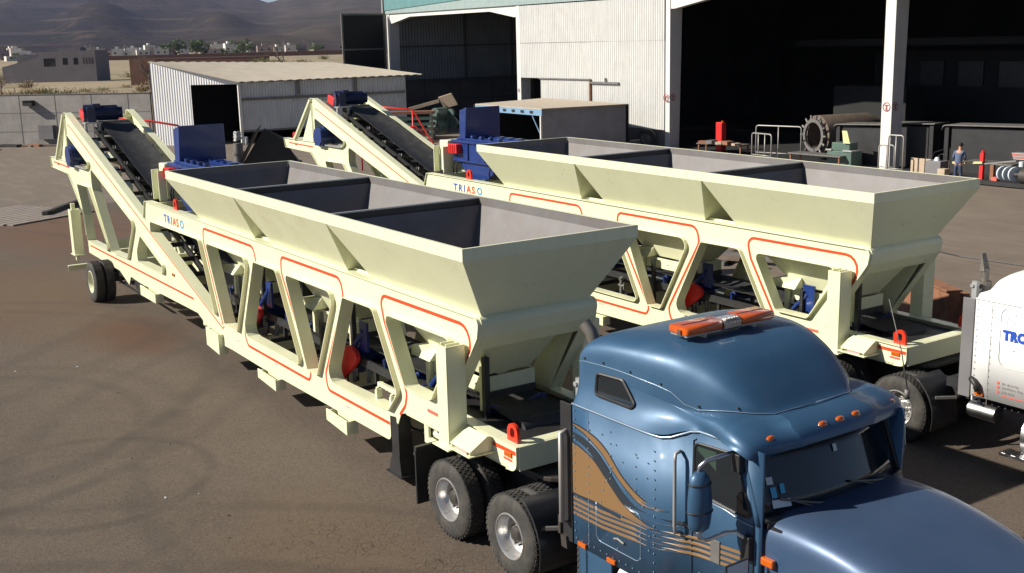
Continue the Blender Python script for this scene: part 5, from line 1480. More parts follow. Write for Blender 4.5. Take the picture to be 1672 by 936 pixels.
tree(*at(162.6, 830), 12.5, 8.0, 'dark broad tree before the white houses, left of the pair touching', None)
tree(*at(161.55, 812), 12.8, 8.2, 'bright green rounded tree before the white houses, right of the touching pair', None)
tree(*at(159.45, 880), 12.0, 9.0, 'dark green spreading tree standing alone right of the touching pair', None)
tree(*at(167.5, 900), 6.5, 9, 'low dark tree at the left end of the far town', None)
for k, (a, d, h) in enumerate(((168.4, 930, 6), (166.3, 950, 7), (156.8, 940, 7), (155.9, 900, 7.5), (157.6, 960, 6.5), (160.2, 905, 6), (163.5, 930, 6), (169.4, 880, 6))):
    tree(*at(a, d), h, h * .95, 'small dark tree among the far houses', 'small trees among the far houses')

def far_house(a, d, w_, dp, h, m, label, group, rot=0, extra=True):
    x, y = at(a, d); t = thing('far_house', label, 'house', (x, y, 0), R_(a - 90) + rot, group)
    b = nb(); box(b, -w_ / 2, w_ / 2, -dp / 2, dp / 2, -.3, h)
    if extra: box(b, -w_ * .2, w_ * .05, -dp * .3, dp * .2, h, h + 1.6)
    obj('wall', b, M[m], t)
    for k in range(2 if w_ > 8 else 1):
        xx = -w_ * .28 + k * w_ * .45
        b = nb(); box(b, xx, xx + 1.5, dp / 2 + .0, dp / 2 + .05, h * .45, h * .45 + 1.3); box(b, xx, xx + 1.5, -dp / 2 - .05, -dp / 2, h * .45, h * .45 + 1.3); islands('window', b, M['window'], t)
    return t
G = 'white houses of the far town'; LB = 'small white flat-roofed house in the row of the far town'
spec = [(169.6, 905, 12, 3.4, 'housewhite'), (168.9, 925, 9, 5.0, 'housewhite'), (168.2, 940, 14, 3.6, 'housedark'), (167.0, 900, 10, 3.3, 'housewhite'), (166.5, 940, 7, 4.6, 'housewhite'), (165.7, 900, 16, 5.6, 'housepink'), (165.1, 880, 7, 6.8, 'housewhite'), (164.75, 885, 6, 5.2, 'housewhite'), (164.4, 900, 8, 7.2, 'housewhite'), (164.0, 880, 9, 5.6, 'housewhite'),
        (163.55, 900, 9, 5.8, 'housepink'), (163.15, 880, 10, 6.4, 'housewhite'), (162.2, 920, 8, 6.6, 'housewhite'), (160.9, 900, 15, 5.0, 'housepink'), (160.6, 960, 9, 8.6, 'housewhite'), (160.05, 950, 7, 9.0, 'housewhite'), (159.0, 950, 7, 8.4, 'housewhite'), (158.75, 920, 8, 7.0, 'housedark'), (158.35, 900, 12, 6.5, 'housepink'), (157.75, 900, 8, 5.6, 'housewhite'), (157.15, 930, 8, 6.6, 'housewhite'), (156.6, 940, 7, 6.5, 'housedark')]
for k in range(26):
    a_ = random.uniform(155.6, 170); spec.append((a_, random.uniform(960, 1080), random.uniform(5, 9), random.uniform(5.5, 9.5), random.choice(['housewhite', 'housewhite', 'housepink', 'housedark'])))
for (a, d, w_, h, m_) in spec: far_house(a, d, w_, 8, h, m_, LB, G, random.uniform(-.3, .3))
far_house(155.1, 905, 30, 10, 7.6, 'housepink', 'long low pinkish building at the right end of the far town', None, .05, False)
far_house(168.1, 700, 26, 10, 3.4, 'housewhite', 'long low white-roofed building at the left end of the far town', None, .1, False)

# grey unfinished house beyond the wall
t = thing('grey_house', 'unfinished grey house with small square windows on the dry lot', 'house', (-233, 47.4, 0), math.atan2(15.96, 10.6))
b = nb()
P_ = [Vector(p) for p in ((-10.5, 0), (9.3, 0), (9.3, 6.4), (-2.6, 6.2), (-2.6, 5.2), (-10.5, 3.3))]
holes = [[Vector(q) for q in ((x0, z0), (x1, z0), (x1, z1), (x0, z1))] for x0, x1, z0, z1 in ((-1.6, .9, 3.2, 4.9), (2.4, 3.5, 3.5, 4.9), (4.7, 5.7, 3.5, 4.9))]
plate(b, P_, holes, -.15, .15); box(b, -10.5, 9.3, 7.7, 8.0, -.3, 5.8); box(b, -10.5, -10.2, .15, 7.7, -.3, 3.3); box(b, 9.0, 9.3, .15, 7.7, -.3, 6.38)
box(b, -2.5, 9.0, .15, 7.7, 5.9, 6.1); box(b, 0, 5.0, 3.5, 7.0, 6.1, 7.0)
obj('wall', b, M['housegrey'], t)
for x0, x1, z0, z1 in ((-1.6, .9, 3.2, 4.9), (2.4, 3.5, 3.5, 4.9), (4.7, 5.7, 3.5, 4.9)):
    b = nb(); box(b, x0, x1, .02, .06, z0, z1); obj('window', b, M['window'], t)
for x0 in (6.7, 7.3, 7.9, 8.5):
    b = nb(); box(b, x0, x0 + .28, -.17, -.152, 3.6, 4.9); obj('vent_slot', b, M['window'], t)
t = thing('brick_wall', 'dark brown wall standing end-on between the grey house and the white shed', 'wall', (-187.5, 53.6, 0), math.atan2(2.9, 1.9))
b = nb(); box(b, -2.6, 2.2, -.2, .2, -.6, 4.7); obj('wall_panel', b, M['brickwall'], t)
t = thing('brick_wall', 'long low brown wall behind the white shed roof', 'wall', (-404, 143, 0), math.atan2(36, 22))
b = nb(); box(b, -24, 20, -.2, .2, -.3, 2.6); obj('wall_panel', b, M['brickwall'], t); b = nb(); box(b, -24, 20, -.3, .3, 2.603, 2.75); obj('coping', b, M['housepink'], t)
b = nb(); box(b, -150, 60, -.3, .3, -.3, 2.6); o = obj('brick_wall', b, M['brickwall'], loc=(-640, 300, 0)); o.rotation_euler = (0, 0, 1.15); tag(o, 'brown boundary wall running before the far town, behind the dry field', 'wall')
bare_tree(*at(163.75, 195), 7.2, 'bare leafless tree beside the dark brown wall')
bare_tree(*at(163.1, 190), 5.2, 'leafless bush tree just left of the white shed')
bare_tree(*at(157.6, 420), 12, 'bare tree rising beyond the shed roof in the dry field')
bare_tree(*at(170.3, 190), 6.0, 'leafless twiggy tree at the left edge before the grey house')
G = 'dry shrubs on the lot beyond the wall'; LB = 'dry straw-coloured shrub on the lot beyond the concrete wall'
for k in range(46):
    a = random.uniform(162.6, 170.6); d = random.choice([random.uniform(150, 185), random.uniform(190, 330)])
    if 165.5 < a < 170 and 225 < d < 300: continue
    shrub(*at(a, d), random.uniform(.8, 2.0), random.uniform(1.0, 3.0), LB if k % 3 else 'olive green shrub on the lot beyond the concrete wall', G if k % 3 else 'olive shrubs on the lot beyond the wall', 'drybush' if k % 3 else 'greenbush')
for k in range(10):
    shrub(*at(random.uniform(154.8, 159.5), random.uniform(380, 520)), random.uniform(1.5, 3), random.uniform(2, 4), 'low shrub in the dry field beyond the shed roof', 'shrubs in the dry field beyond the shed', 'greenbush')

# ------------------------------------------------------------------ concrete perimeter wall
t = thing('concrete_wall', 'weathered concrete panel wall along the back of the yard', 'wall', (W0.x, W0.y, 0), math.atan2(Wd.y, Wd.x))
b = nb(); box(b, -45, 11.6, 0, .18, -.1, 3.48); wall = obj('wall_panel', b, M['concrete_wall'], t)
b = nb()
for k in range(-15, 5):
    x = k * 2.75 + 1.7; box(b, x - .02, x + .02, -.012, -.001, 0, 3.48)
for z in (.95, 2.25): box(b, -45, 11.5, -.010, -.001, z - .015, z + .015)
obj('panel_joint', b, M['darkblock'], wall)
b = nb()
for k in range(180): 
    x = -45 + k * .31 + random.uniform(-.05, .05); box(b, x, x + .03, .05, .08, 3.48, 3.48 + random.uniform(.04, .14))
box(b, -45, 11.6, -.03, .21, 3.482, 3.53); obj('wall_coping', b, M['darkblock'], wall)
t2_ = thing('wall_lamp', 'small dark box lamp fixed high on the concrete wall', 'lamp', (W0.x + Wd.x * 2.6, W0.y + Wd.y * 2.6, 2.75), math.atan2(Wd.y, Wd.x))
b = nb(); box(b, -.35, .35, -.45, -.05, 0, .32); obj('housing', b, M['black'], t2_); b = nb(); box(b, -.12, .12, -.05, .0, .0, .25); box(b, -.4, .3, -.5, -.02, .33, .37); obj('lamp_bracket', b, M['black'], t2_)
b = nb(); box(b, -.5, .6, -.35, .0, 0, .95); o = obj('meter_box', b, M['darkpanel'], loc=(W0.x + Wd.x * 3.7, W0.y + Wd.y * 3.7 - .02, .45)); o.rotation_euler = (0, 0, math.atan2(Wd.y, Wd.x)); tag(o, 'dark grey cabinet low on the concrete wall', 'cabinet')

# ------------------------------------------------------------------ white corrugated shed
t = thing('corrugated_shed', 'white corrugated shed with an open dark doorway and sloping pale roof', 'shed', (-50, 20.2, 0))
A_, B_, C_, D_ = Vector((-50.05, 20.2)), Vector((-54.4, 15.76)), Vector((-49.6, 32.4)), Vector((-64.5, 33.6))
def L3(p, z=0): return Vector((p.x + 50, p.y - 20.2, z))
dl = (B_ - A_); wl = dl.length; dl.normalize()
b = nb(); corrug(b, L3(A_) + Vector((dl.x, dl.y, 0)) * 3.42, (dl.x, dl.y, 0), wl - 3.42, 0, lambda s: 4.13 + (s + 3.42) / wl * 1.38, .18, .010, 5)
corrug(b, L3(A_), (dl.x, dl.y, 0), 3.42, lambda s: 4.0, lambda s: 4.13 + s / wl * 1.38, .18, .010, 5); obj('front_wall', b, M['shedsheet'], t)
b = nb(); dr = (C_ - A_); wr = dr.length; dr.normalize(); corrug(b, L3(A_), (dr.x, dr.y, 0), wr, .92, 4.08, .20, .03, 5); obj('side_wall', b, M['greysheet'], t)
b = nb()
for s in (4.1, 8.3): 
    p = L3(A_) + Vector((dr.x, dr.y, 0)) * s; box(b, p.x + .04, p.x + .12, p.y - .12, p.y + .12, 3.15, 4.05)
p0 = L3(A_, 3.0); p1 = L3(C_, 3.0); bar(b, p0 + Vector((.09, 0, 0)), p1 + Vector((.09, 0, 0)), .08, .18)
bar(b, L3(A_, .90), L3(C_, .90), .12, .12)
islands('girt', b, M['greysteel'], t)
b = nb(); box(b, -.06, .10, -.12, .04, 0, 4.12); obj('corner_post', b, M['whitesteel'], t)
b = nb(); th = .05
top = [L3(A_, 4.16), L3(C_ + Vector((0.2, 1.2)), 4.19), L3(D_, 4.98), L3(B_ + Vector((-.1, -.1)), 5.58)]
rows = []
for i in range(61):
    f = i / 60; pa = top[0].lerp(top[1], f) + Vector((.35, -.1, 0)); pb = top[3].lerp(top[2], f); o_ = Vector((0, 0, .03 * sin(i * 2.1)))
    rows.append([b.verts.new(pa + o_), b.verts.new(pb + o_), b.verts.new(pb + o_ - Vector((0, 0, .05))), b.verts.new(pa + o_ - Vector((0, 0, .05)))])
for r0, r1 in zip(rows, rows[1:]):
    for k in range(4): b.faces.new((r0[k], r0[(k + 1) % 4], r1[(k + 1) % 4], r1[k]))
b.faces.new(rows[0]); b.faces.new(rows[-1]); obj('roof', b, M['roofsheet'], t)
b = nb()
for pp, qq, za, zb_ in ((B_, D_, 5.3, 4.8), (D_, C_, 4.8, 4.05)):
    a_, c_ = L3(pp), L3(qq); d = (c_ - a_).normalized(); nrm = Vector((-d.y, d.x, 0)) * .1
    hexa(b, [a_, c_, c_ + nrm, a_ + nrm, a_ + Vector((0, 0, za)), c_ + Vector((0, 0, zb_)), c_ + nrm + Vector((0, 0, zb_)), a_ + nrm + Vector((0, 0, za))])
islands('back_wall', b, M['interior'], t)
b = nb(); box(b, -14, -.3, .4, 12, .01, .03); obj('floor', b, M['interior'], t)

# ------------------------------------------------------------------ big workshop building
FY = 37.6
t = thing('workshop_building', 'large open workshop with white columns, white corrugated wall and dark interior', 'workshop', (-26, FY, 0))
def lx(x): return x + 26
def pl(name, pts, y0, y1, m_, holes=()):
    b = nb(); plate(b, [Vector((lx(x), z)) for x, z in pts], [[Vector((lx(x), z)) for x, z in h] for h in holes], y0, y1); return obj(name, b, M[m_], t)
def column(x0, w_, d0=.75, d1=.95):
    b = nb(); hexa(b, [(lx(x0), 0, 0), (lx(x0 + w_), 0, 0), (lx(x0 + w_), d0, 0), (lx(x0), d0, 0), (lx(x0), 0, 9.4), (lx(x0 + w_), 0, 9.4), (lx(x0 + w_), d1, 9.4), (lx(x0), d1, 9.4)]); return obj('column', b, M['whitesteel'], t, bevel=.01)
column(-62.1, .55); column(-43.0, .45); column(-27.6, .40); column(-12.22, .58); column(3.2, .58); column(18.6, .58)
# roof and shell
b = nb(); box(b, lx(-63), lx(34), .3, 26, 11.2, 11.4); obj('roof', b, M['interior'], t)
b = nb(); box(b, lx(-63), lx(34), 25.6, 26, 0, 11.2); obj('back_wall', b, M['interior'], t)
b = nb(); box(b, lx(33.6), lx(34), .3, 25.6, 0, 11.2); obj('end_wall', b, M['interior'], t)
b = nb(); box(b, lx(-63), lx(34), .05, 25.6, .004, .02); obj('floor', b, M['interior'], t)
b = nb(); corrug(b, Vector((lx(-62.3), .9, 0)), (0, 1, 0), 24.6, 3.25, 11.15, .28, .035, 4); obj('end_wall', b, M['darksheet'], t)
b = nb(); box(b, lx(-62.6), lx(-62.2), .9, 25.6, 0, 3.25); obj('block_wall', b, M['darkblock'], t)
b = nb()
for yy in (3.4, 6.8, 10.2, 13.6): box(b, lx(-62.2), lx(-62.18), yy, yy + .03, 0, 3.2)
box(b, lx(-62.2), lx(-62.18), .9, 25, 1.55, 1.58); obj('block_joint', b, M['black'], t)
b = nb(); box(b, lx(-62.2), lx(-62.08), .9, 25.6, 6.0, 6.15); box(b, lx(-62.2), lx(-62.05), .9, 25.6, 3.2, 3.36)
for yy in (7.5, 12.3, 17): box(b, lx(-62.2), lx(-62.1), yy, yy + .15, 3.3, 11)
obj('girt', b, M['greysteel'], t)
b = nb(); cyl(b, (lx(-61.9), 4, 3.1), (lx(-61.9), 17, 3.1), .07, n=8); obj('pipe', b, M['darkpanel'], t)
# partition added unseen behind the white wall, blocking light so that the bays read dark
b = nb(); box(b, lx(-42.6), lx(-42.4), 1.0, 25.6, 0, 11.2); obj('shade_partition', b, M['interior'], t)
# eave beams with haunches
def beam(x0, x1, zt=8.72, zb_=8.42, hz=7.95, hl=3.4):
    pl('eave_beam', [(x0, hz), (x0 + hl * .1, hz), (x0 + hl, zb_), (x1 - hl, zb_), (x1 - hl * .1, hz), (x1, hz), (x1, zt), (x0, zt)], .05, .5, 'whitesteel')
beam(-61.55, -43.0); beam(-27.2, -12.22, 9.2); beam(-11.64, 3.2, 9.2); beam(3.8, 18.6, 9.2)
pl('teal_cladding', [(-62.3, 8.99), (-49.2, 9.42), (-49.2, 12.2), (-62.3, 12.2)], -.14, -.10, 'tealsheet')
pl('upper_cladding', [(-62.3, 8.73), (-27.6, 8.73), (-27.6, 12.2), (-62.3, 12.2)], -.08, -.02, 'greytealsheet')
pl('upper_cladding', [(-27.6, 9.22), (34, 9.22), (34, 12.2), (-27.6, 12.2)], -.08, .04, 'whitesteel')
b = nb(); box(b, lx(-62.35), lx(-62.15), -.25, .0, 0, 12.2); obj('corner_trim', b, M['greyrail'], t)
# white corrugated wall between the columns
b = nb(); corrug(b, Vector((lx(-42.5), -.06, 0)), (1, 0, 0), 14.9, 6.20, 8.66, .20, .03, 5); obj('wall_sheet', b, M['whitesheet'], t)
b = nb(); corrug(b, Vector((lx(-42.5), -.03, 0)), (1, 0, 0), 8.0, 3.88, 6.22, .20, .03, 5); obj('wall_sheet', b, M['whitesheet'], t)
b = nb(); corrug(b, Vector((lx(-34.5), -.045, 0)), (1, 0, 0), 6.9, lambda s: 1.05, 6.21, .20, .03, 5); obj('wall_sheet', b, M['whitesheet'], t)
b = nb(); corrug(b, Vector((lx(-40.0), -.12, 0)), (1, 0, 0), 5.35, .1, 3.80, .20, .03, 5); sl = obj('sliding_door', b, M['whitesheet'], t)
b = nb(); box(b, lx(-40.1), lx(-34.5), -.22, -.08, 3.82, 3.90); box(b, lx(-34.5), lx(-31.7), -.20, -.08, 3.62, 3.74); box(b, lx(-33.1), lx(-33.0), -.16, -.08, 3.74, 3.98); islands('door_rail', b, M['greysteel'], t)
b = nb(); box(b, lx(-34.62), lx(-34.5), -.2, -.05, 0, 3.8); obj('door_post', b, M['rust'], t)
b = nb(); box(b, lx(-34.5), lx(-27.6), -.1, .12, 0, 1.06); obj('base_wall', b, M['darkblock'], t)
# faint things deep inside the hall: mezzanine, windows, machine bulks
b = nb(); box(b, lx(-24), lx(-13), 14, 16, 0, 5.2); box(b, lx(-22), lx(-17), 8, 9.5, 0, 3.4); islands('inner_room', b, M['interior'], t)
for k in range(4):
    b = nb(); x = -23.2 + k * 2.6; box(b, lx(x), lx(x + 1.6), 13.9, 13.98, 3.2, 4.6); obj('inner_window', b, M['black'], t)
b = nb(); box(b, lx(-26.9), lx(33), 10, 10.3, 5.6, 6.0); obj('crane_beam', b, M['interior'], t)
# round T emblem on the columns
M['emblem'] = mat('dark_red_emblem', (.30, .05, .05), .6)
for x, yy, rot in ((-27.40, -.12, 0), (-11.93, -.012, 0)):
    b = nb(); n = 24; c = Vector((lx(x), yy, 2.93))
    prs = [(c.x + .20 * cos(2 * pi * k / n), c.y, c.z + .20 * sin(2 * pi * k / n)) for k in range(n + 1)]; tube(b, prs, .018, 5)
    box(b, c.x - .11, c.x + .11, c.y - .01, c.y + .01, c.z + .06, c.z + .10); box(b, c.x - .03, c.x + .03, c.y - .01, c.y + .01, c.z - .12, c.z + .06); box(b, c.x - .08, c.x + .08, c.y - .01, c.y + .01, c.z - .15, c.z - .12)
    obj('round_emblem', b, M['emblem'], t)
for x in (-27.19, -11.63):
    b = nb(); n = 24; c = Vector((lx(x), .25, 2.95))
    tube(b, [(c.x, c.y + .17 * cos(2 * pi * k / n), c.z + .19 * sin(2 * pi * k / n)) for k in range(n + 1)], .016, 5)
    box(b, c.x - .01, c.x + .01, c.y - .09, c.y + .09, c.z + .06, c.z + .10); box(b, c.x - .01, c.x + .01, c.y - .03, c.y + .03, c.z - .13, c.z + .06)
    obj('round_emblem', b, M['emblem'], t)
b = nb(); cyl(b, (lx(-42.8), -.012, 3.0), (lx(-42.8), -.006, 3.0), .14, n=16); obj('round_emblem', b, M['greyrail'], t)
# dark gate leaf at the far end
t = thing('steel_gate', 'tall dark steel gate leaf standing open at the far left end of the workshop', 'gate', (-62.0, 35.4, 0))
b = nb(); box(b, -.04, .04, -1.85, 1.85, .1, 8.7); obj('gate_panel', b, M['interior'], t)
b = nb()
for y0, y1, z0, z1 in ((-1.95, -1.80, 0, 8.8), (1.80, 1.95, 0, 8.8), (-1.8, 1.8, 8.65, 8.8), (-1.8, 1.8, 5.9, 6.02), (-1.8, 1.8, 3.0, 3.12)): box(b, .04, .14, y0, y1, z0, z1)
obj('gate_frame', b, M['greysteel'], t)

# ------------------------------------------------------------------ small flat-roofed booth
bx0, bx1, by0, by1 = -39.2, -28.9, 27.9, 34.4
t = thing('flat_roof_booth', 'low dark-walled booth with a flat brown roof in front of the white corrugated wall', 'booth', (-34, 31, 0))
ZR = 2.62
E_ = [Vector((-36.2, 29.9)), Vector((-28.6, 29.5)), Vector((-28.0, 35.2)), Vector((-38.0, 36.4))]
b = nb(); plate(b, [Vector((v.x + 34, v.y - 31)) for v in E_], [], ZR, ZR + .06, axis='z'); obj('roof', b, M['shedroof'], t)
def wallseg(name, p, q, z0, z1, m_, th=.06):
    a_, c_ = Vector((p.x + 34, p.y - 31, 0)), Vector((q.x + 34, q.y - 31, 0)); d = (c_ - a_).normalized(); nr = Vector((-d.y, d.x, 0)) * th
    b = nb(); hexa(b, [a_ + Vector((0, 0, z0)), c_ + Vector((0, 0, z0)), c_ + nr + Vector((0, 0, z0)), a_ + nr + Vector((0, 0, z0)), a_ + Vector((0, 0, z1)), c_ + Vector((0, 0, z1)), c_ + nr + Vector((0, 0, z1)), a_ + nr + Vector((0, 0, z1))]); return obj(name, b, M[m_], t)
wallseg('side_wall', E_[1] + Vector((-.15, .1)), E_[2] + Vector((-.15, -.1)), 0, ZR - .003, 'boothwall'); wallseg('back_wall', E_[2], E_[3], 0, ZR - .003, 'interior'); wallseg('back_wall', E_[3], E_[0] + Vector((-.5, .2)), 0, ZR - .003, 'interior')
M['bluetrim'] = mat('pale_blue_trim', (.16, .28, .42), .6, var=.1)
wallseg('front_fascia', E_[0], E_[1], ZR - .34, ZR - .003, 'bluetrim')
for k in range(7):
    p = E_[0].lerp(E_[1], .08 + k * .13); b = nb(); box(b, p.x + 34 - .16, p.x + 34 + .16, p.y - 31 - .03, p.y - 31 - .002, ZR - .24, ZR - .10); obj('vent_slot', b, M['black'], t)
b = nb(); box(b, E_[1].x + 34 - .2, E_[1].x + 34 - .1, E_[1].y - 31, E_[1].y - 31 + .1, 0, ZR - .34); obj('corner_post', b, M['whitesteel'], t)
b = nb(); bar(b, (E_[1].x + 34 - .9, E_[1].y - 31, 2.25), (E_[1].x + 34 - .2, E_[1].y - 31 + .02, 1.3), .05, .05); obj('brace', b, M['bluetrim'], t)
# ------------------------------------------------------------------ clutter in the yard
def hoop(name, label, pts_list, r, m_, cat, group=None, rads=None):
    t = thing(name, label, cat, tuple(pts_list[0][0]) if False else (0, 0, 0), 0, group)
    return t
def rail_frame(x, y, w_, h, rz, label, bars=1, group=None):
    t = thing('guard_rail', label, 'guard rail', (x, y, 0), rz, group)
    b = nb(); r = .12
    tube(b, [(0, 0, 0), (0, 0, h - r), (r * .3, 0, h - r * .3), (r, 0, h), (w_ - r, 0, h), (w_ - r * .3, 0, h - r * .3), (w_, 0, h - r), (w_, 0, 0)], .035, 8); obj('hoop', b, M['greyrail'], t, smooth=True)
    b = nb()
    for k in range(bars): xx = w_ * (k + 1) / (bars + 1); cyl(b, (xx, 0, .0), (xx, 0, h), .028, n=8)
    cyl(b, (0, 0, .35), (w_, 0, .35), .028, n=8); islands('bar', b, M['greyrail'], t, smooth=True)
rail_frame(-19.6, 36.9, 2.6, 1.75, .25, 'long grey tubular guard rail left of the ringed steel drum', 1)
rail_frame(-19.0, 36.0, 1.5, 1.45, -.1, 'short grey tubular guard rail with two uprights, in front of the longer one', 2)
rail_frame(-10.9, 35.9, .75, 1.35, .2, 'low grey tubular guard rail at the foot of the white column', 1)
rail_frame(-10.15, 35.6, .75, 1.85, .1, 'taller grey tubular guard rail right of the white column', 1)

t = thing('steel_drum', 'big dark steel drum lying down, with a bolted ring flange at its open end', 'drum', (-16.9, 38.2, 1.28), R_(78))
b = nb(); ax0, ax1 = 0, 4.2; R0 = .84
n = 40
def drum_ring(b, x, r): return [b.verts.new((x, r * cos(2 * pi * k / n), r * sin(2 * pi * k / n))) for k in range(n)]
rings = [drum_ring(b, .25, R0 - .05), drum_ring(b, .25, R0 + .18), drum_ring(b, ax1 - .9, R0 + .18), drum_ring(b, ax1, R0 * .75), drum_ring(b, ax1, R0 * .7), drum_ring(b, ax1 - .95, R0 + .12), drum_ring(b, .27, R0 - .1)]
for a_, c_ in zip(rings, rings[1:]):
    for k in range(n): b.faces.new((a_[k], a_[(k + 1) % n], c_[(k + 1) % n], c_[k]))
obj('shell', b, M['brownsteel'], t, smooth=True, autos=40)
b = nb(); rr = [(R0 * .80, 0), (R0, 0), (R0, .12), (R0 * .80, .12)]
rg = [[b.verts.new((x, r * cos(2 * pi * k / n), r * sin(2 * pi * k / n))) for k in range(n)] for r, x in rr]
for i in range(4):
    for k in range(n): b.faces.new((rg[i][k], rg[i][(k + 1) % n], rg[(i + 1) % 4][(k + 1) % n], rg[(i + 1) % 4][k]))
fl = obj('ring_flange', b, M['greysteel'], t)
for k in range(14):
    a_ = 2 * pi * k / 14; b = nb(); c1 = Vector((.03, R0 * .98 * cos(a_), R0 * .98 * sin(a_))); cyl(b, c1, c1 * 1 + Vector((0, .22 * cos(a_), .22 * sin(a_))), .055, n=8); obj('ring_lug', b, M['greysteel'], fl)
def curved_plate(x, y, z, rz, label, w_=3.0):
    b = nb(); pts = [(0.0, 0), (.02, .12), (.10, .2), (.25, .22), (w_, .30)]
    A = [[b.verts.new((px_, yy, pz)) for px_, pz in pts] for yy in (0, 1.4)]; B2 = [[b.verts.new((px_, yy, pz - .05)) for px_, pz in pts] for yy in (0, 1.4)]
    for i in range(len(pts) - 1):
        b.faces.new((A[0][i], A[0][i + 1], A[1][i + 1], A[1][i])); b.faces.new((B2[0][i], B2[0][i + 1], B2[1][i + 1], B2[1][i]))
        for q in (0, 1): b.faces.new((A[q][i], A[q][i + 1], B2[q][i + 1], B2[q][i]))
    for i in (0, -1): b.faces.new((A[0][i], A[1][i], B2[1][i], B2[0][i]))
    hexa(b, [(.1, .1, -z), (.3, .1, -z), (.3, .25, -z), (.1, .25, -z), (.1, .1, .1), (.3, .1, .1), (.3, .25, .1), (.1, .25, .1)]); box(b, w_ - .3, w_ - .1, .1, 1.2, -z, .2); box(b, .4, w_ - .4, .2, 1.2, -z, .1)
    for f_ in b.faces:
        f_.material_index = 1 if abs(f_.calc_center_median().z) < -1 or f_.calc_center_median().z < -.06 else 0
    o = obj('formed_plate', b, [M['greysteel'], M['black']]); o.location = (x, y, z); o.rotation_euler = (0, 0, rz); tag(o, label, 'steel workpiece')
curved_plate(-15.4, 38.0, 1.75, .15, 'long steel workpiece with a rolled grey edge beside the ringed drum')
curved_plate(-13.3, 38.7, 1.85, .12, 'steel workpiece with a rolled edge just left of the white column')
curved_plate(-9.6, 38.6, 1.95, .1, 'steel workpiece with a sloped bright edge right of the white column', 4.5)
def green_bench(x, y, label, rz=0.0):
    t = thing('bench_press', label, 'machine', (x, y, 0), rz)
    b = nb(); box(b, 0, 1.5, 0, .8, 0, .75); box(b, .2, 1.3, .1, .7, .75, 1.15); obj('body', b, M['greenmach'], t, bevel=.02)
    b = nb(); box(b, -.05, .3, -.05, .85, .76, .82); box(b, 1.0, 1.55, -.05, .85, .76, .82); islands('top_plate', b, M['galv'], t)
    b = nb(); hexa(b, [(1.0, .0, 1.15), (1.4, .0, 1.15), (1.4, .1, 1.15), (1.0, .1, 1.15), (.85, .05, 1.75), (1.15, .05, 1.75), (1.15, .1, 1.75), (.85, .1, 1.75)]); obj('guard_plate', b, M['yellowbar'], t)
green_bench(-14.9, 37.0, 'grey-green machine base with a pale slanted guard, left of the white column')
# low pallets and parts along the front of the hall
def junk_table(x, y, w_, label, rz=0.0, h=.55, m_='brownsteel'):
    t = thing('low_table', label, 'work table', (x, y, 0), rz)
    b = nb(); box(b, 0, w_, 0, .9, h, h + .06); obj('table_top', b, M[m_], t)
    for xx in (.08, w_ - .15):
        for yy in (.06, .78): b = nb(); box(b, xx, xx + .07, yy, yy + .07, 0, h); obj('leg', b, M['rust'], t)
    return t
junk_table(-24.6, 37.3, 3.0, 'low rusty table loaded with scrap beside the red cylinder', .2, .45)
junk_table(-16.9, 36.4, 3.2, 'low dark table in front of the ringed drum', .05, .5, 'greysteel')
for k in range(9):
    b = nb(); s = random.uniform(.12, .3); box(b, -s, s, -s * .7, s * .7, 0, s * random.uniform(.4, 1.0))
    o = obj('scrap_piece', b, M[random.choice(['brownsteel', 'greysteel', 'rust', 'wood'])]); o.location = (-24.3 + k * .32, 37.6 + .3 * (k % 2), .515); o.rotation_euler = (0, 0, random.uniform(0, 3)); tag(o, 'small piece of scrap on the low rusty table', 'scrap', 'scrap on the rusty table')
t = thing('red_locker', 'narrow upright red locker with a small amber lamp, standing at the mouth of the hall', 'locker', (-23.9, 38.5, 0))
b = nb(); box(b, -.24, .24, -.15, .2, 0, 1.62); obj('body', b, M['red'], t, bevel=.02)
b = nb(); box(b, -.2, .2, -.165, -.152, .1, 1.5); obj('door', b, M['red'], t)
b = nb(); cyl(b, (.14, 0, 1.62), (.14, 0, 1.72), .06, n=10); obj('lamp', b, M['amber'], t)
# worn wheel and axle by the wall
t = thing('scrap_axle', 'old truck wheel with hub parts leaning by the white corrugated wall', 'wheel', (-28.4, 36.9, 0), R_(35))
b = nb(); revolve(b, [(.32, -.12), (.45, -.15), (.55, -.10), (.56, 0), (.55, .10), (.45, .15), (.32, .12)], (0, 0, .56), 28, closed=True); obj('tyre', b, M['tyre'], t, smooth=True, autos=50)
b = nb(); revolve(b, [(.32, -.10), (.2, -.02), (.08, -.05), (.0001, -.05)], (0, 0, .56), 20)
for k in range(8): a_ = 2 * pi * k / 8; cyl(b, (.14 * cos(a_), -.02, .56 + .14 * sin(a_)), (.14 * cos(a_), -.16, .56 + .14 * sin(a_)), .025, n=6)
obj('rim', b, M['greysteel'], t); b = nb(); cyl(b, (-.9, -.3, .3), (-.35, -.2, .4), .16, n=12); cyl(b, (-1.4, -.4, .2), (-.9, -.3, .3), .08, n=10); obj('hub_shaft', b, M['greysteel'], t, smooth=True, autos=40)

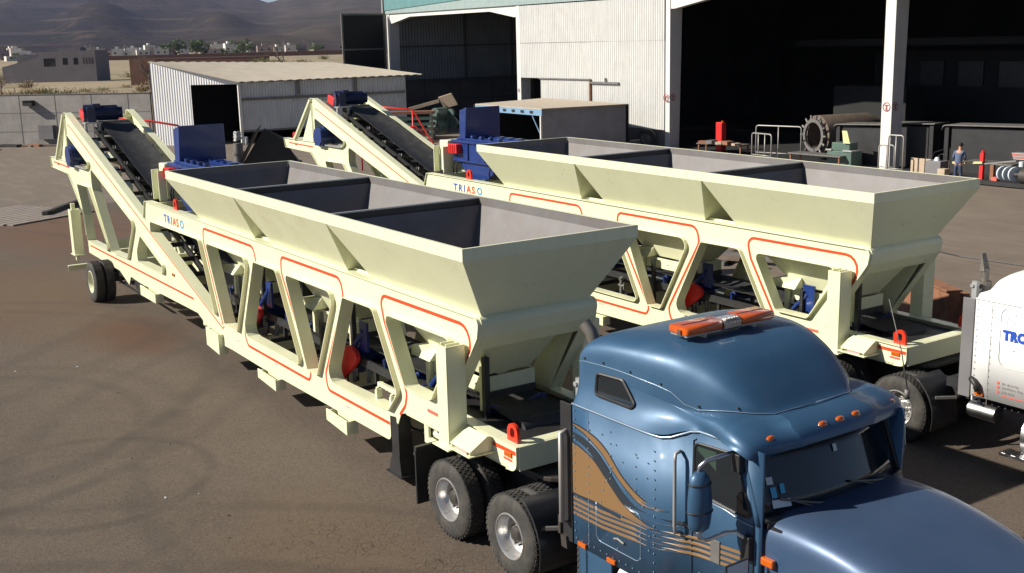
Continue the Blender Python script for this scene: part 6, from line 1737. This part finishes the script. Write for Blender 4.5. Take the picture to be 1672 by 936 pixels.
# worker at the table, seen from behind
def skinned(name, parts, m_, parent):
    """parts: list of (joints [(x,y,z,rx,ry)], ) chains sharing their first joint by position"""
    me = bpy.data.meshes.new(name); vs, es, rad, key = [], [], [], {}
    for ch in parts:
        prev = None
        for (x, y, z, rx, ry) in ch:
            k = (round(x, 3), round(y, 3), round(z, 3))
            if k not in key: key[k] = len(vs); vs.append((x, y, z)); rad.append((rx, ry))
            if prev is not None: es.append((prev, key[k]))
            prev = key[k]
    me.from_pydata(vs, es, []); o = bpy.data.objects.new(name, me); C.objects.link(o); o.parent = parent; me.materials.append(m_)
    s = o.modifiers.new('skin', 'SKIN'); s.use_smooth_shade = True
    for i, r in enumerate(rad): me.skin_vertices[0].data[i].radius = r; me.skin_vertices[0].data[i].use_root = (i == 0)
    q = o.modifiers.new('sub', 'SUBSURF'); q.levels = 2; q.render_levels = 2
    return o
pe = thing('person', 'worker in blue-grey shirt, jeans and black cap at the work table, seen from behind', 'person', (-6.35, 35.35, 0), R_(12))
# local: faces +y; pelvis z .86
body = skinned('body', [[(0, 0, .90, .14, .10), (0, .01, 1.05, .135, .10), (0, .03, 1.22, .15, .105), (0, .06, 1.36, .13, .09), (0, .09, 1.43, .07, .07), (0, .12, 1.50, .065, .07), (0, .14, 1.58, .075, .09), (0, .14, 1.66, .055, .065)],
    [(0, .06, 1.36, .13, .09), (-.17, .06, 1.35, .055, .055), (-.25, .08, 1.12, .043, .043), (-.22, .28, .98, .035, .035), (-.20, .36, .97, .03, .02)],
    [(0, .06, 1.36, .13, .09), (.17, .06, 1.35, .055, .055), (.24, .10, 1.12, .043, .043), (.16, .30, 1.0, .035, .035), (.13, .38, .99, .03, .02)],
    [(0, 0, .90, .14, .10), (-.09, 0, .82, .085, .085), (-.11, .02, .48, .055, .055), (-.12, -.01, .10, .04, .04), (-.13, .12, .05, .04, .03)],
    [(0, 0, .90, .14, .10), (.09, 0, .82, .085, .085), (.11, .04, .48, .055, .055), (.13, .02, .10, .04, .04), (.14, .15, .05, .04, .03)]], M['skin'], pe)
skinned('shirt', [[(0, 0, .84, .165, .125), (0, .0, .94, .165, .125), (0, .01, 1.05, .16, .12), (0, .03, 1.22, .175, .125), (0, .06, 1.36, .15, .105), (0, .09, 1.43, .09, .08)],
    [(0, .06, 1.36, .15, .105), (-.18, .06, 1.35, .07, .07), (-.26, .08, 1.12, .058, .058), (-.235, .22, 1.01, .048, .048)],
    [(0, .06, 1.36, .15, .105), (.18, .06, 1.35, .07, .07), (.25, .10, 1.12, .058, .058), (.185, .25, 1.03, .048, .048)]], M['shirt'], pe)
skinned('trousers', [[(0, 0, .93, .15, .115), (0, 0, .88, .155, .12), (-.095, 0, .80, .098, .10), (-.11, .02, .48, .072, .072), (-.12, -.01, .10, .06, .06)], [(0, 0, .88, .155, .12), (.095, 0, .80, .098, .10), (.11, .04, .48, .072, .072), (.13, .02, .10, .06, .06)]], M['jeans'], pe)
b = nb(); nn_ = 16
rg = [[b.verts.new((.0 + r * cos(2 * pi * k / nn_), .145 + r * 1.15 * sin(2 * pi * k / nn_), z)) for k in range(nn_)] for r, z in ((.088, 1.60), (.092, 1.66), (.08, 1.72), (.04, 1.75))]
for a_, c_ in zip(rg, rg[1:]):
    for k in range(nn_): b.faces.new((a_[k], a_[(k + 1) % nn_], c_[(k + 1) % nn_], c_[k]))
b.faces.new(rg[0]); b.faces.new(rg[-1]); box(b, -.07, .07, .2, .32, 1.625, 1.64); obj('cap', b, M['hair'], pe, smooth=True, autos=50)
for s in (-1, 1):
    b = nb(); box(b, s * .13 - .05, s * .13 + .05, -.10, .20, 0, .09); obj('boot', b, M['hair'], pe, bevel=.03)
    b = nb(); hx, hy, hz_ = (-.20, .38, .965) if s < 0 else (.13, .40, .985)
    box(b, hx - .035, hx + .035, hy, hy + .07, hz_ - .015, hz_ + .015)
    for k in range(4): tube(b, [(hx - .028 + k * .019, hy + .06, hz_), (hx - .03 + k * .02, hy + .10, hz_ - .005), (hx - .03 + k * .02, hy + .125 - .008 * abs(k - 1.5), hz_ - .025)], .0085, 5)
    tube(b, [(hx - s * .035, hy + .01, hz_), (hx - s * .055, hy + .05, hz_ - .01), (hx - s * .05, hy + .08, hz_ - .02)], .010, 5)
    obj('hand', b, M['skin'], pe, smooth=True)
# work table with vice blocks
t = thing('work_table', 'steel work table with red posts and a pale yellow bar, in front of the worker', 'work table', (-6.9, 36.0, 0))
b = nb(); box(b, .3, 2.6, .0, .9, .86, .92); obj('table_top', b, M['greysteel'], t)
b = nb(); bar(b, (.0, -.25, .84), (1.35, -.15, .93), .08, .09); obj('yellow_bar', b, M['yellowbar'], t)
b = nb(); bar(b, (1.25, -.1, .86), (2.6, .3, 1.06), .07, .05); obj('cross_bar', b, M['greyrail'], t)
for x, y, h, m_ in ((1.18, -.10, 1.32, 'red'), (1.62, .0, .85, 'rust'), (3.05, .5, 1.35, 'rust')):
    b = nb(); box(b, x, x + .16, y, y + .14, 0, h); obj('post', b, M[m_], t)
b = nb(); cyl(b, (1.27, -.03, 1.32), (1.27, -.03, 1.42), .07, n=10); obj('post_cap', b, M['red'], t)
for k in range(5): b = nb(); box(b, 2.45 - .02 * k, 3.0, .3, .75, 1.12 + k * .055, 1.16 + k * .055); obj('stacked_plate', b, M['redsticker' if k % 2 else 'galv'], t)
t = thing('spool_rack', 'row of pale discs on a dark skid at the right end of the work table', 'spool rack', (-5.2, 35.75, 0))
b = nb(); box(b, -.5, 2.6, -.1, .9, .05, .22); obj('skid', b, M['black'], t)
for k in range(3):
    b = nb(); x = .55 + k * .26; n_ = 20
    cyl(b, (x, .2, .55), (x + .07, .17, .55), .30, n=22); obj('disc', b, M['sticker'], t, smooth=True, autos=40)
b = nb(); cyl(b, (.4, .22, .55), (1.7, .1, .55), .08, n=10); cyl(b, (1.4, .3, .5), (2.5, .2, .5), .32, n=20); obj('motor', b, M['hub'], t, smooth=True, autos=40)
b = nb(); cyl(b, (1.25, .4, .86), (1.25, .4, 1.06), .11, n=14); obj('bucket', b, M['sticker'], t)
b = nb(); box(b, .1, .35, .1, .35, .22, .36); obj('red_block', b, M['redsticker'], t)
t = thing('tool_crate', 'dark crate with a white helmet-like lamp on top, left of the worker', 'crate', (-7.7, 35.6, 0))
b = nb(); box(b, -.45, .3, 0, .6, 0, .85); obj('body', b, M['darkpanel'], t, bevel=.02); b = nb(); cyl(b, (-.05, .25, .85), (-.05, .25, 1.0), .14, .08, n=14); obj('dome', b, M['sticker'], t, smooth=True, autos=50)
b = nb(); tube(b, [(-.4, .3, .85), (-.2, .2, 1.2), (.2, .3, 1.35), (.3, .3, .95)], .015, 5); tube(b, [(-.3, .4, .9), (.1, .3, 1.15), (.35, .3, 1.1)], .015, 5); islands('cable', b, M['black'], t)
b = nb(); box(b, -.35, .0, -.2, .15, 0, .62); o = obj('cardboard_box', b, M['wood']); o.location = (-6.75, 35.2, 0); tag(o, 'pale cardboard box beside the worker\'s legs', 'box')
b = nb(); box(b, -2.0, 0, 0, .05, 0, .75); o = obj('wooden_screen', b, M['wood']); o.location = (-7.9, 36.9, 0); tag(o, 'low pale brown panel behind the dark crate', 'panel')
# lances, machines and boards behind the trailers, far left of the workshop
t = thing('machine_unit', 'grey-green belt machine with two round housings on the scrap rack', 'machine', (-36.4, 27.5, 1.1), R_(20))
b = nb(); cyl(b, (-.1, -.5, .35), (-.1, .35, .35), .45, n=24); cyl(b, (.1, -.55, 1.15), (.1, .4, 1.15), .33, n=22); box(b, -.4, .2, -.4, .3, .4, 1.2); obj('housing', b, M['greenmach'], t, smooth=True, autos=40)
b = nb(); cyl(b, (.55, .5, .55), (.55, .62, .55), .36, n=22); cyl(b, (.5, .35, 1.1), (.5, .5, 1.1), .28, n=20); bar(b, (.3, .4, 1.35), (.25, .42, .4), .1, .12); obj('pulley', b, M['greenmach'], t, smooth=True, autos=40)
t = thing('scrap_rack', 'rack of grey-green beams, boards and pipes behind the red stair rail', 'rack', (-36.6, 25.2, 0), R_(55))
for k, (z, m_) in enumerate(((.3, 'rust'), (.62, 'greysteel'), (.98, 'greenmach'), (1.3, 'brownsteel'), (1.62, 'greenmach'), (1.95, 'greenmach'), (2.3, 'rust'))):
    b = nb(); box(b, -2.2 + .2 * (k % 3), 1.8 + .15 * (k % 2), -.3, .5, z, z + .16); obj('stacked_beam', b, M[m_], t)
for x in (-1.9, 1.6): b = nb(); box(b, x, x + .12, -.35, -.25, 0, 2.45); obj('upright', b, M['brownsteel'], t)
for k in range(5): b = nb(); cyl(b, (1.6, -.5 + k * .25, .7 + .05 * k), (5.2, .3 + k * .25, .72), .045, n=6); obj('pipe', b, M['greyrail'] if k % 2 else M['rust'], t)
for (x, y, z, w_, h, rx, rz, lb) in ((-36.2, 28.0, 2.95, 1.0, .8, .5, .4, 'tan board tilted on top of the grey-green machine'), (-37.2, 26.9, 2.72, 1.9, .2, .1, .9, 'long pale board leaning on the grey-green machine')):
    b = nb(); box(b, -w_ / 2, w_ / 2, -.03, .03, -h / 2, h / 2); o = obj('timber_board', b, M['wood']); o.location = (x, y, z); o.rotation_euler = (rx, -.25, rz); tag(o, lb, 'board')
t = thing('stair_rail', 'red tubular stair rail behind the far conveyor', 'stair rail', (-28.4, 21.3, 0))
b = nb(); tube(b, [(-1.6, -2.2, 3.35), (0, 0, 3.07), (.85, .65, 1.35), (1.1, .85, .6)], .05, 8); obj('handrail', b, M['lug'], t, smooth=True)
b = nb(); cyl(b, (0, 0, 3.05), (0, 0, 0), .045, n=8); cyl(b, (-1.6, -2.2, 3.3), (-1.6, -2.2, 0), .045, n=8); tube(b, [(-1.2, -1.6, 2.35), (.1, .1, 2.2), (.5, .4, 1.75)], .04, 6); islands('post', b, M['red'], t, smooth=True)
t = thing('long_rail', 'straight red tubular rail beyond the near conveyor', 'guard rail', (-37.5, 10.8, 0))
b = nb(); tube(b, [(-1.6, -1.8, 2.95), (.0, .0, 2.66), (.65, 1.05, 2.42), (.72, 1.15, 2.1)], .055, 8); obj('handrail', b, M['lug'], t, smooth=True)
for x, y, h in ((-1.4, -1.6, 2.9), (-.2, -.2, 2.65), (.70, 1.1, 2.1)): b = nb(); cyl(b, (x, y, 0), (x, y, h), .045, n=8); obj('post', b, M['red'], t)
# black steel hopper between the trailers, small burner beside it
t = thing('steel_chute', 'black folded steel chute with sloping edges behind the near hopper', 'chute', (-19.6, 9.9, 0), R_(57))
b = nb(); hexa(b, [(-.75, -.5, .0), (1.2, -.5, .0), (1.2, .9, .0), (-.75, .9, .0), (-.85, -.5, 1.9), (1.35, -.5, 1.9), (1.2, .9, 1.9), (-.75, .9, 1.9)]); plate(b, [Vector(p) for p in ((-.90, 1.9), (.05, 3.3), (.75, 2.95), (1.35, 1.9))], [], -.5, -.46); hexa(b, [(-.3, -.45, 1.9), (1.2, -.45, 1.9), (1.1, .9, 1.9), (-.3, .9, 1.9), (.15, -.45, 2.95), (.75, -.45, 2.9), (.7, .3, 2.6), (.2, .3, 2.6)])
obj('chute_body', b, M['black'], t)
b = nb(); hexa(b, [(-.95, -.8, 2.0), (-.90, -.8, 2.0), (-.90, -.1, 2.0), (-.95, -.1, 2.0), (-.25, -.9, 3.2), (-.20, -.9, 3.2), (-.05, -.5, 3.42), (-.1, -.5, 3.42)]); obj('side_plate', b, M['black'], t)
t = thing('valve_stand', 'small grey pump with a knotted hose coil on top, beside the black chute', 'pump', (-23.2, 10.05, 0), R_(30))
b = nb(); cyl(b, (0, 0, 0), (0, 0, 2.0), .22, n=16); cyl(b, (0, 0, 2.0), (0, 0, 2.1), .27, n=16); cyl(b, (0, 0, 2.1), (0, 0, 2.45), .20, n=16); obj('pump_body', b, M['greysteel'], t, smooth=True, autos=40)
b = nb(); 
for k in range(9): 
    a_ = k * .7; tube(b, [(.14 * cos(a_ + q * .9) * (1 + .2 * sin(q * 2)), .14 * sin(a_ + q * .9), 2.6 + .06 * k * .6 + .05 * sin(q + k)) for q in range(8)], .028, 5)
obj('hose_coil', b, M['galv'], t, smooth=True); b = nb(); cyl(b, (.35, .05, 2.55), (.40, .12, 2.55), .18, n=16); obj('gauge', b, M['galv'], t)
# planks, and a dark bar added in place of the shaded trench
t = thing('plank_mat', 'mat of grey weathered planks lying flat at the left edge of the yard', 'plank mat', (-25.2, 1.1, 0), R_(118))
for k in range(11): b = nb(); box(b, -1.6 + random.uniform(-.1, .1), 2.4, -2.2 + k * .42, -1.85 + k * .42, .005, .06); obj('plank', b, M['planks'], t)
b = nb(); box(b, 0, 3.6, -.10, .10, 0, .2); o = obj('ground_bar', b, M['hub']); o.location = (-24.3, 2.3, .004); o.rotation_euler = (0, 0, R_(146)); tag(o, 'dark bar added in place of the shaded trench beside the plank mat', 'beam')
shrub(-24.6, 2.5, .35, .3, 'little dry weed by the dark trench stand-in', None, 'greenbush', 40, 'weed')
G = 'litter along the foot of the concrete wall'
for k in range(22):
    q = W0 + Wd * (-9 + k * .62 + random.uniform(-.2, .2)); nrm = Vector((Wd.y, -Wd.x)); q = q + nrm * random.uniform(.3, 2.2)
    b = nb(); s = random.uniform(.15, .55); box(b, -s * 1.6, s * 1.6, -s * .5, s * .5, 0, random.uniform(.06, .22))
    o = obj('debris_piece', b, M[random.choice(['black', 'hub', 'rust', 'brownsteel'])]); o.location = (q.x, q.y, .006); o.rotation_euler = (0, 0, random.uniform(.3, 1.5)); tag(o, 'small dark piece of debris at the foot of the concrete wall', 'debris', G)
for k, (x, y) in enumerate(((-62.5, 2.0), (-58.0, 3.6))):
    b = nb()
    for j in range(6): bar(b, (-2.4 + .2 * j, -.5 + .2 * j, .05 + .03 * j), (2.4 + .1 * j, -.4 + .22 * j, .05 + .03 * j), .12, .06)
    o = obj('steel_bar_bundle', b, M['hub']); o.location = (x, y, .006); o.rotation_euler = (0, 0, R_(60)); tag(o, ('dark bundle of bars lying at the far left of the slab', 'dark bundle of bars lying right of another, before the concrete wall')[k], 'bar bundle')
# rusty beams and machinery behind the front of the far trailer
for (x, y, L_, z, rz, w_, h, lb) in ((5.6, 16.6, 4.6, .0, R_(-28), .5, .45, 'long rusty steel beam behind the platform of the far trailer'), (6.2, 15.9, 4.2, .0, R_(-28), .25, .7, 'second rusty beam, closer to the far trailer platform'), (5.0, 17.6, 3.4, .0, R_(-20), .35, .12, 'flat grey plank beside the rusty beams')):
    b = nb(); box(b, -L_ / 2, L_ / 2, -w_ / 2, w_ / 2, 0, h); box(b, -L_ / 2, L_ / 2, -w_ * .75, w_ * .75, h, h + .04)
    o = obj('ground_bar', b, M['rust'] if h > .2 else M['greysteel']); o.location = (x, y, z + .004); o.rotation_euler = (0, 0, rz); tag(o, lb, 'beam')
t = thing('scrap_machine', 'rusty machine block with a bracket, half hidden behind the white truck roof', 'machine', (10.6, 15.6, 0), R_(-15))
b = nb(); box(b, -.5, 2.2, -.6, .7, .0, 1.95); obj('body', b, M['rust'], t, bevel=.02)
b = nb(); box(b, -.55, 2.25, -.65, .75, 1.955, 2.02); obj('top_plate', b, M['housepink'], t); b = nb(); tube(b, [(.2, -.3, 2.02), (.5, -.2, 2.14), (.9, -.3, 2.05), (1.1, .0, 2.12), (.7, .2, 2.05), (.3, .1, 2.03)], .03, 6); tube(b, [(.3, -.66, 2.0), (.32, -.68, 1.2)], .02, 5); islands('hose', b, M['black'], t)
b = nb(); tube(b, [(-14, 28.6, .02), (-6, 25.4, .02), (1, 22.2, .02), (3.5, 21.6, .02), (8, 21.9, .02), (14, 22.6, .02)], .025, 5); o = obj('ground_hose', b, M['black']); tag(o, 'thin black hose lying across the concrete behind the far trailer', 'hose')
G = 'timbers under the far trailer'
for k in range(9):
    b = nb(); box(b, -1.2, 1.2, -.12, .12, 0, .12); o = obj('timber', b, M['greysteel' if k % 3 == 0 else 'brownsteel']); o.location = (-1.0 + .5 * (k % 4), 15.2 + .42 * k, .006 + .13 * (k % 2)); o.rotation_euler = (0, 0, R_(20 + random.uniform(-25, 25))); tag(o, 'rough timber scattered on the ground behind the far trailer', 'timber', G)
# small litter on the asphalt
G = 'tiny stones and chips on the asphalt'
for k in range(26):
    x, y = random.uniform(-4, 13), random.uniform(-4.5, 0.0); b = nb(); s = random.uniform(.008, .02)
    hexa(b, [(-s, -s, 0), (s, -s * .8, 0), (s * .8, s, 0), (-s, s * .7, 0), (-s * .5, -s * .5, s), (s * .5, -s * .4, s * .8), (s * .4, s * .5, s), (-s * .5, s * .4, s * .9)])
    o = obj('stone', b, M['sticker'] if k % 7 == 0 else M['brownsteel']); o.location = (x, y, .001); o.rotation_euler = (0, 0, random.random() * 6); tag(o, 'tiny stone chip lying on the asphalt', 'stone', G)
# ------------------------------------------------------------------ camera, light, sky, render
cd = bpy.data.cameras.new('camera'); cam = bpy.data.objects.new('camera', cd); C.objects.link(cam)
yaw, pit, rol = 2.5589093653923354, -0.21403349427232224, -0.024316149243788117
f_ = Vector((cos(yaw) * cos(pit), sin(yaw) * cos(pit), sin(pit)))
r_ = f_.cross(Vector((0, 0, 1))).normalized(); u_ = r_.cross(f_)
rr, uu = cos(rol) * r_ + sin(rol) * u_, -sin(rol) * r_ + cos(rol) * u_
cam.matrix_world = Matrix(((rr.x, uu.x, -f_.x, 23.212), (rr.y, uu.y, -f_.y, -6.8834), (rr.z, uu.z, -f_.z, 6.43596), (0, 0, 0, 1)))
cd.sensor_width = 36; cd.lens = 1853.32 / 1672 * 36; cd.clip_end = 30000; cd.clip_start = .1
S = bpy.context.scene; S.camera = cam
sun = bpy.data.lights.new('sun', 'SUN'); sun.energy = 5.0; sun.angle = R_(.53); sun.color = (1, .93, .80)
so = bpy.data.objects.new('sun', sun); C.objects.link(so)
TR = Vector((.68, 1.35, -1)).normalized()
so.rotation_euler = TR.to_track_quat('-Z', 'Y').to_euler(); so.location = (0, -20, 30)
w = bpy.data.worlds.new('World'); S.world = w; w.use_nodes = True
N, L = w.node_tree.nodes, w.node_tree.links
sk = N.new('ShaderNodeTexSky'); sk.sky_type = 'NISHITA'; sk.sun_disc = False
sk.sun_elevation = math.asin(-TR.z); sk.sun_rotation = math.atan2(-TR.x, -TR.y) % (2 * pi)
sk.air_density = .75; sk.dust_density = .3; sk.ozone_density = 1.0; sk.altitude = 1800
L.new(sk.outputs[0], N['Background'].inputs['Color']); N['Background'].inputs['Strength'].default_value = .05
S.view_settings.view_transform = 'Standard'; S.view_settings.look = 'None'; S.view_settings.exposure = .66; S.view_settings.gamma = 1
S.render.resolution_x = 1024; S.render.resolution_y = 573
S.render.engine = 'CYCLES'
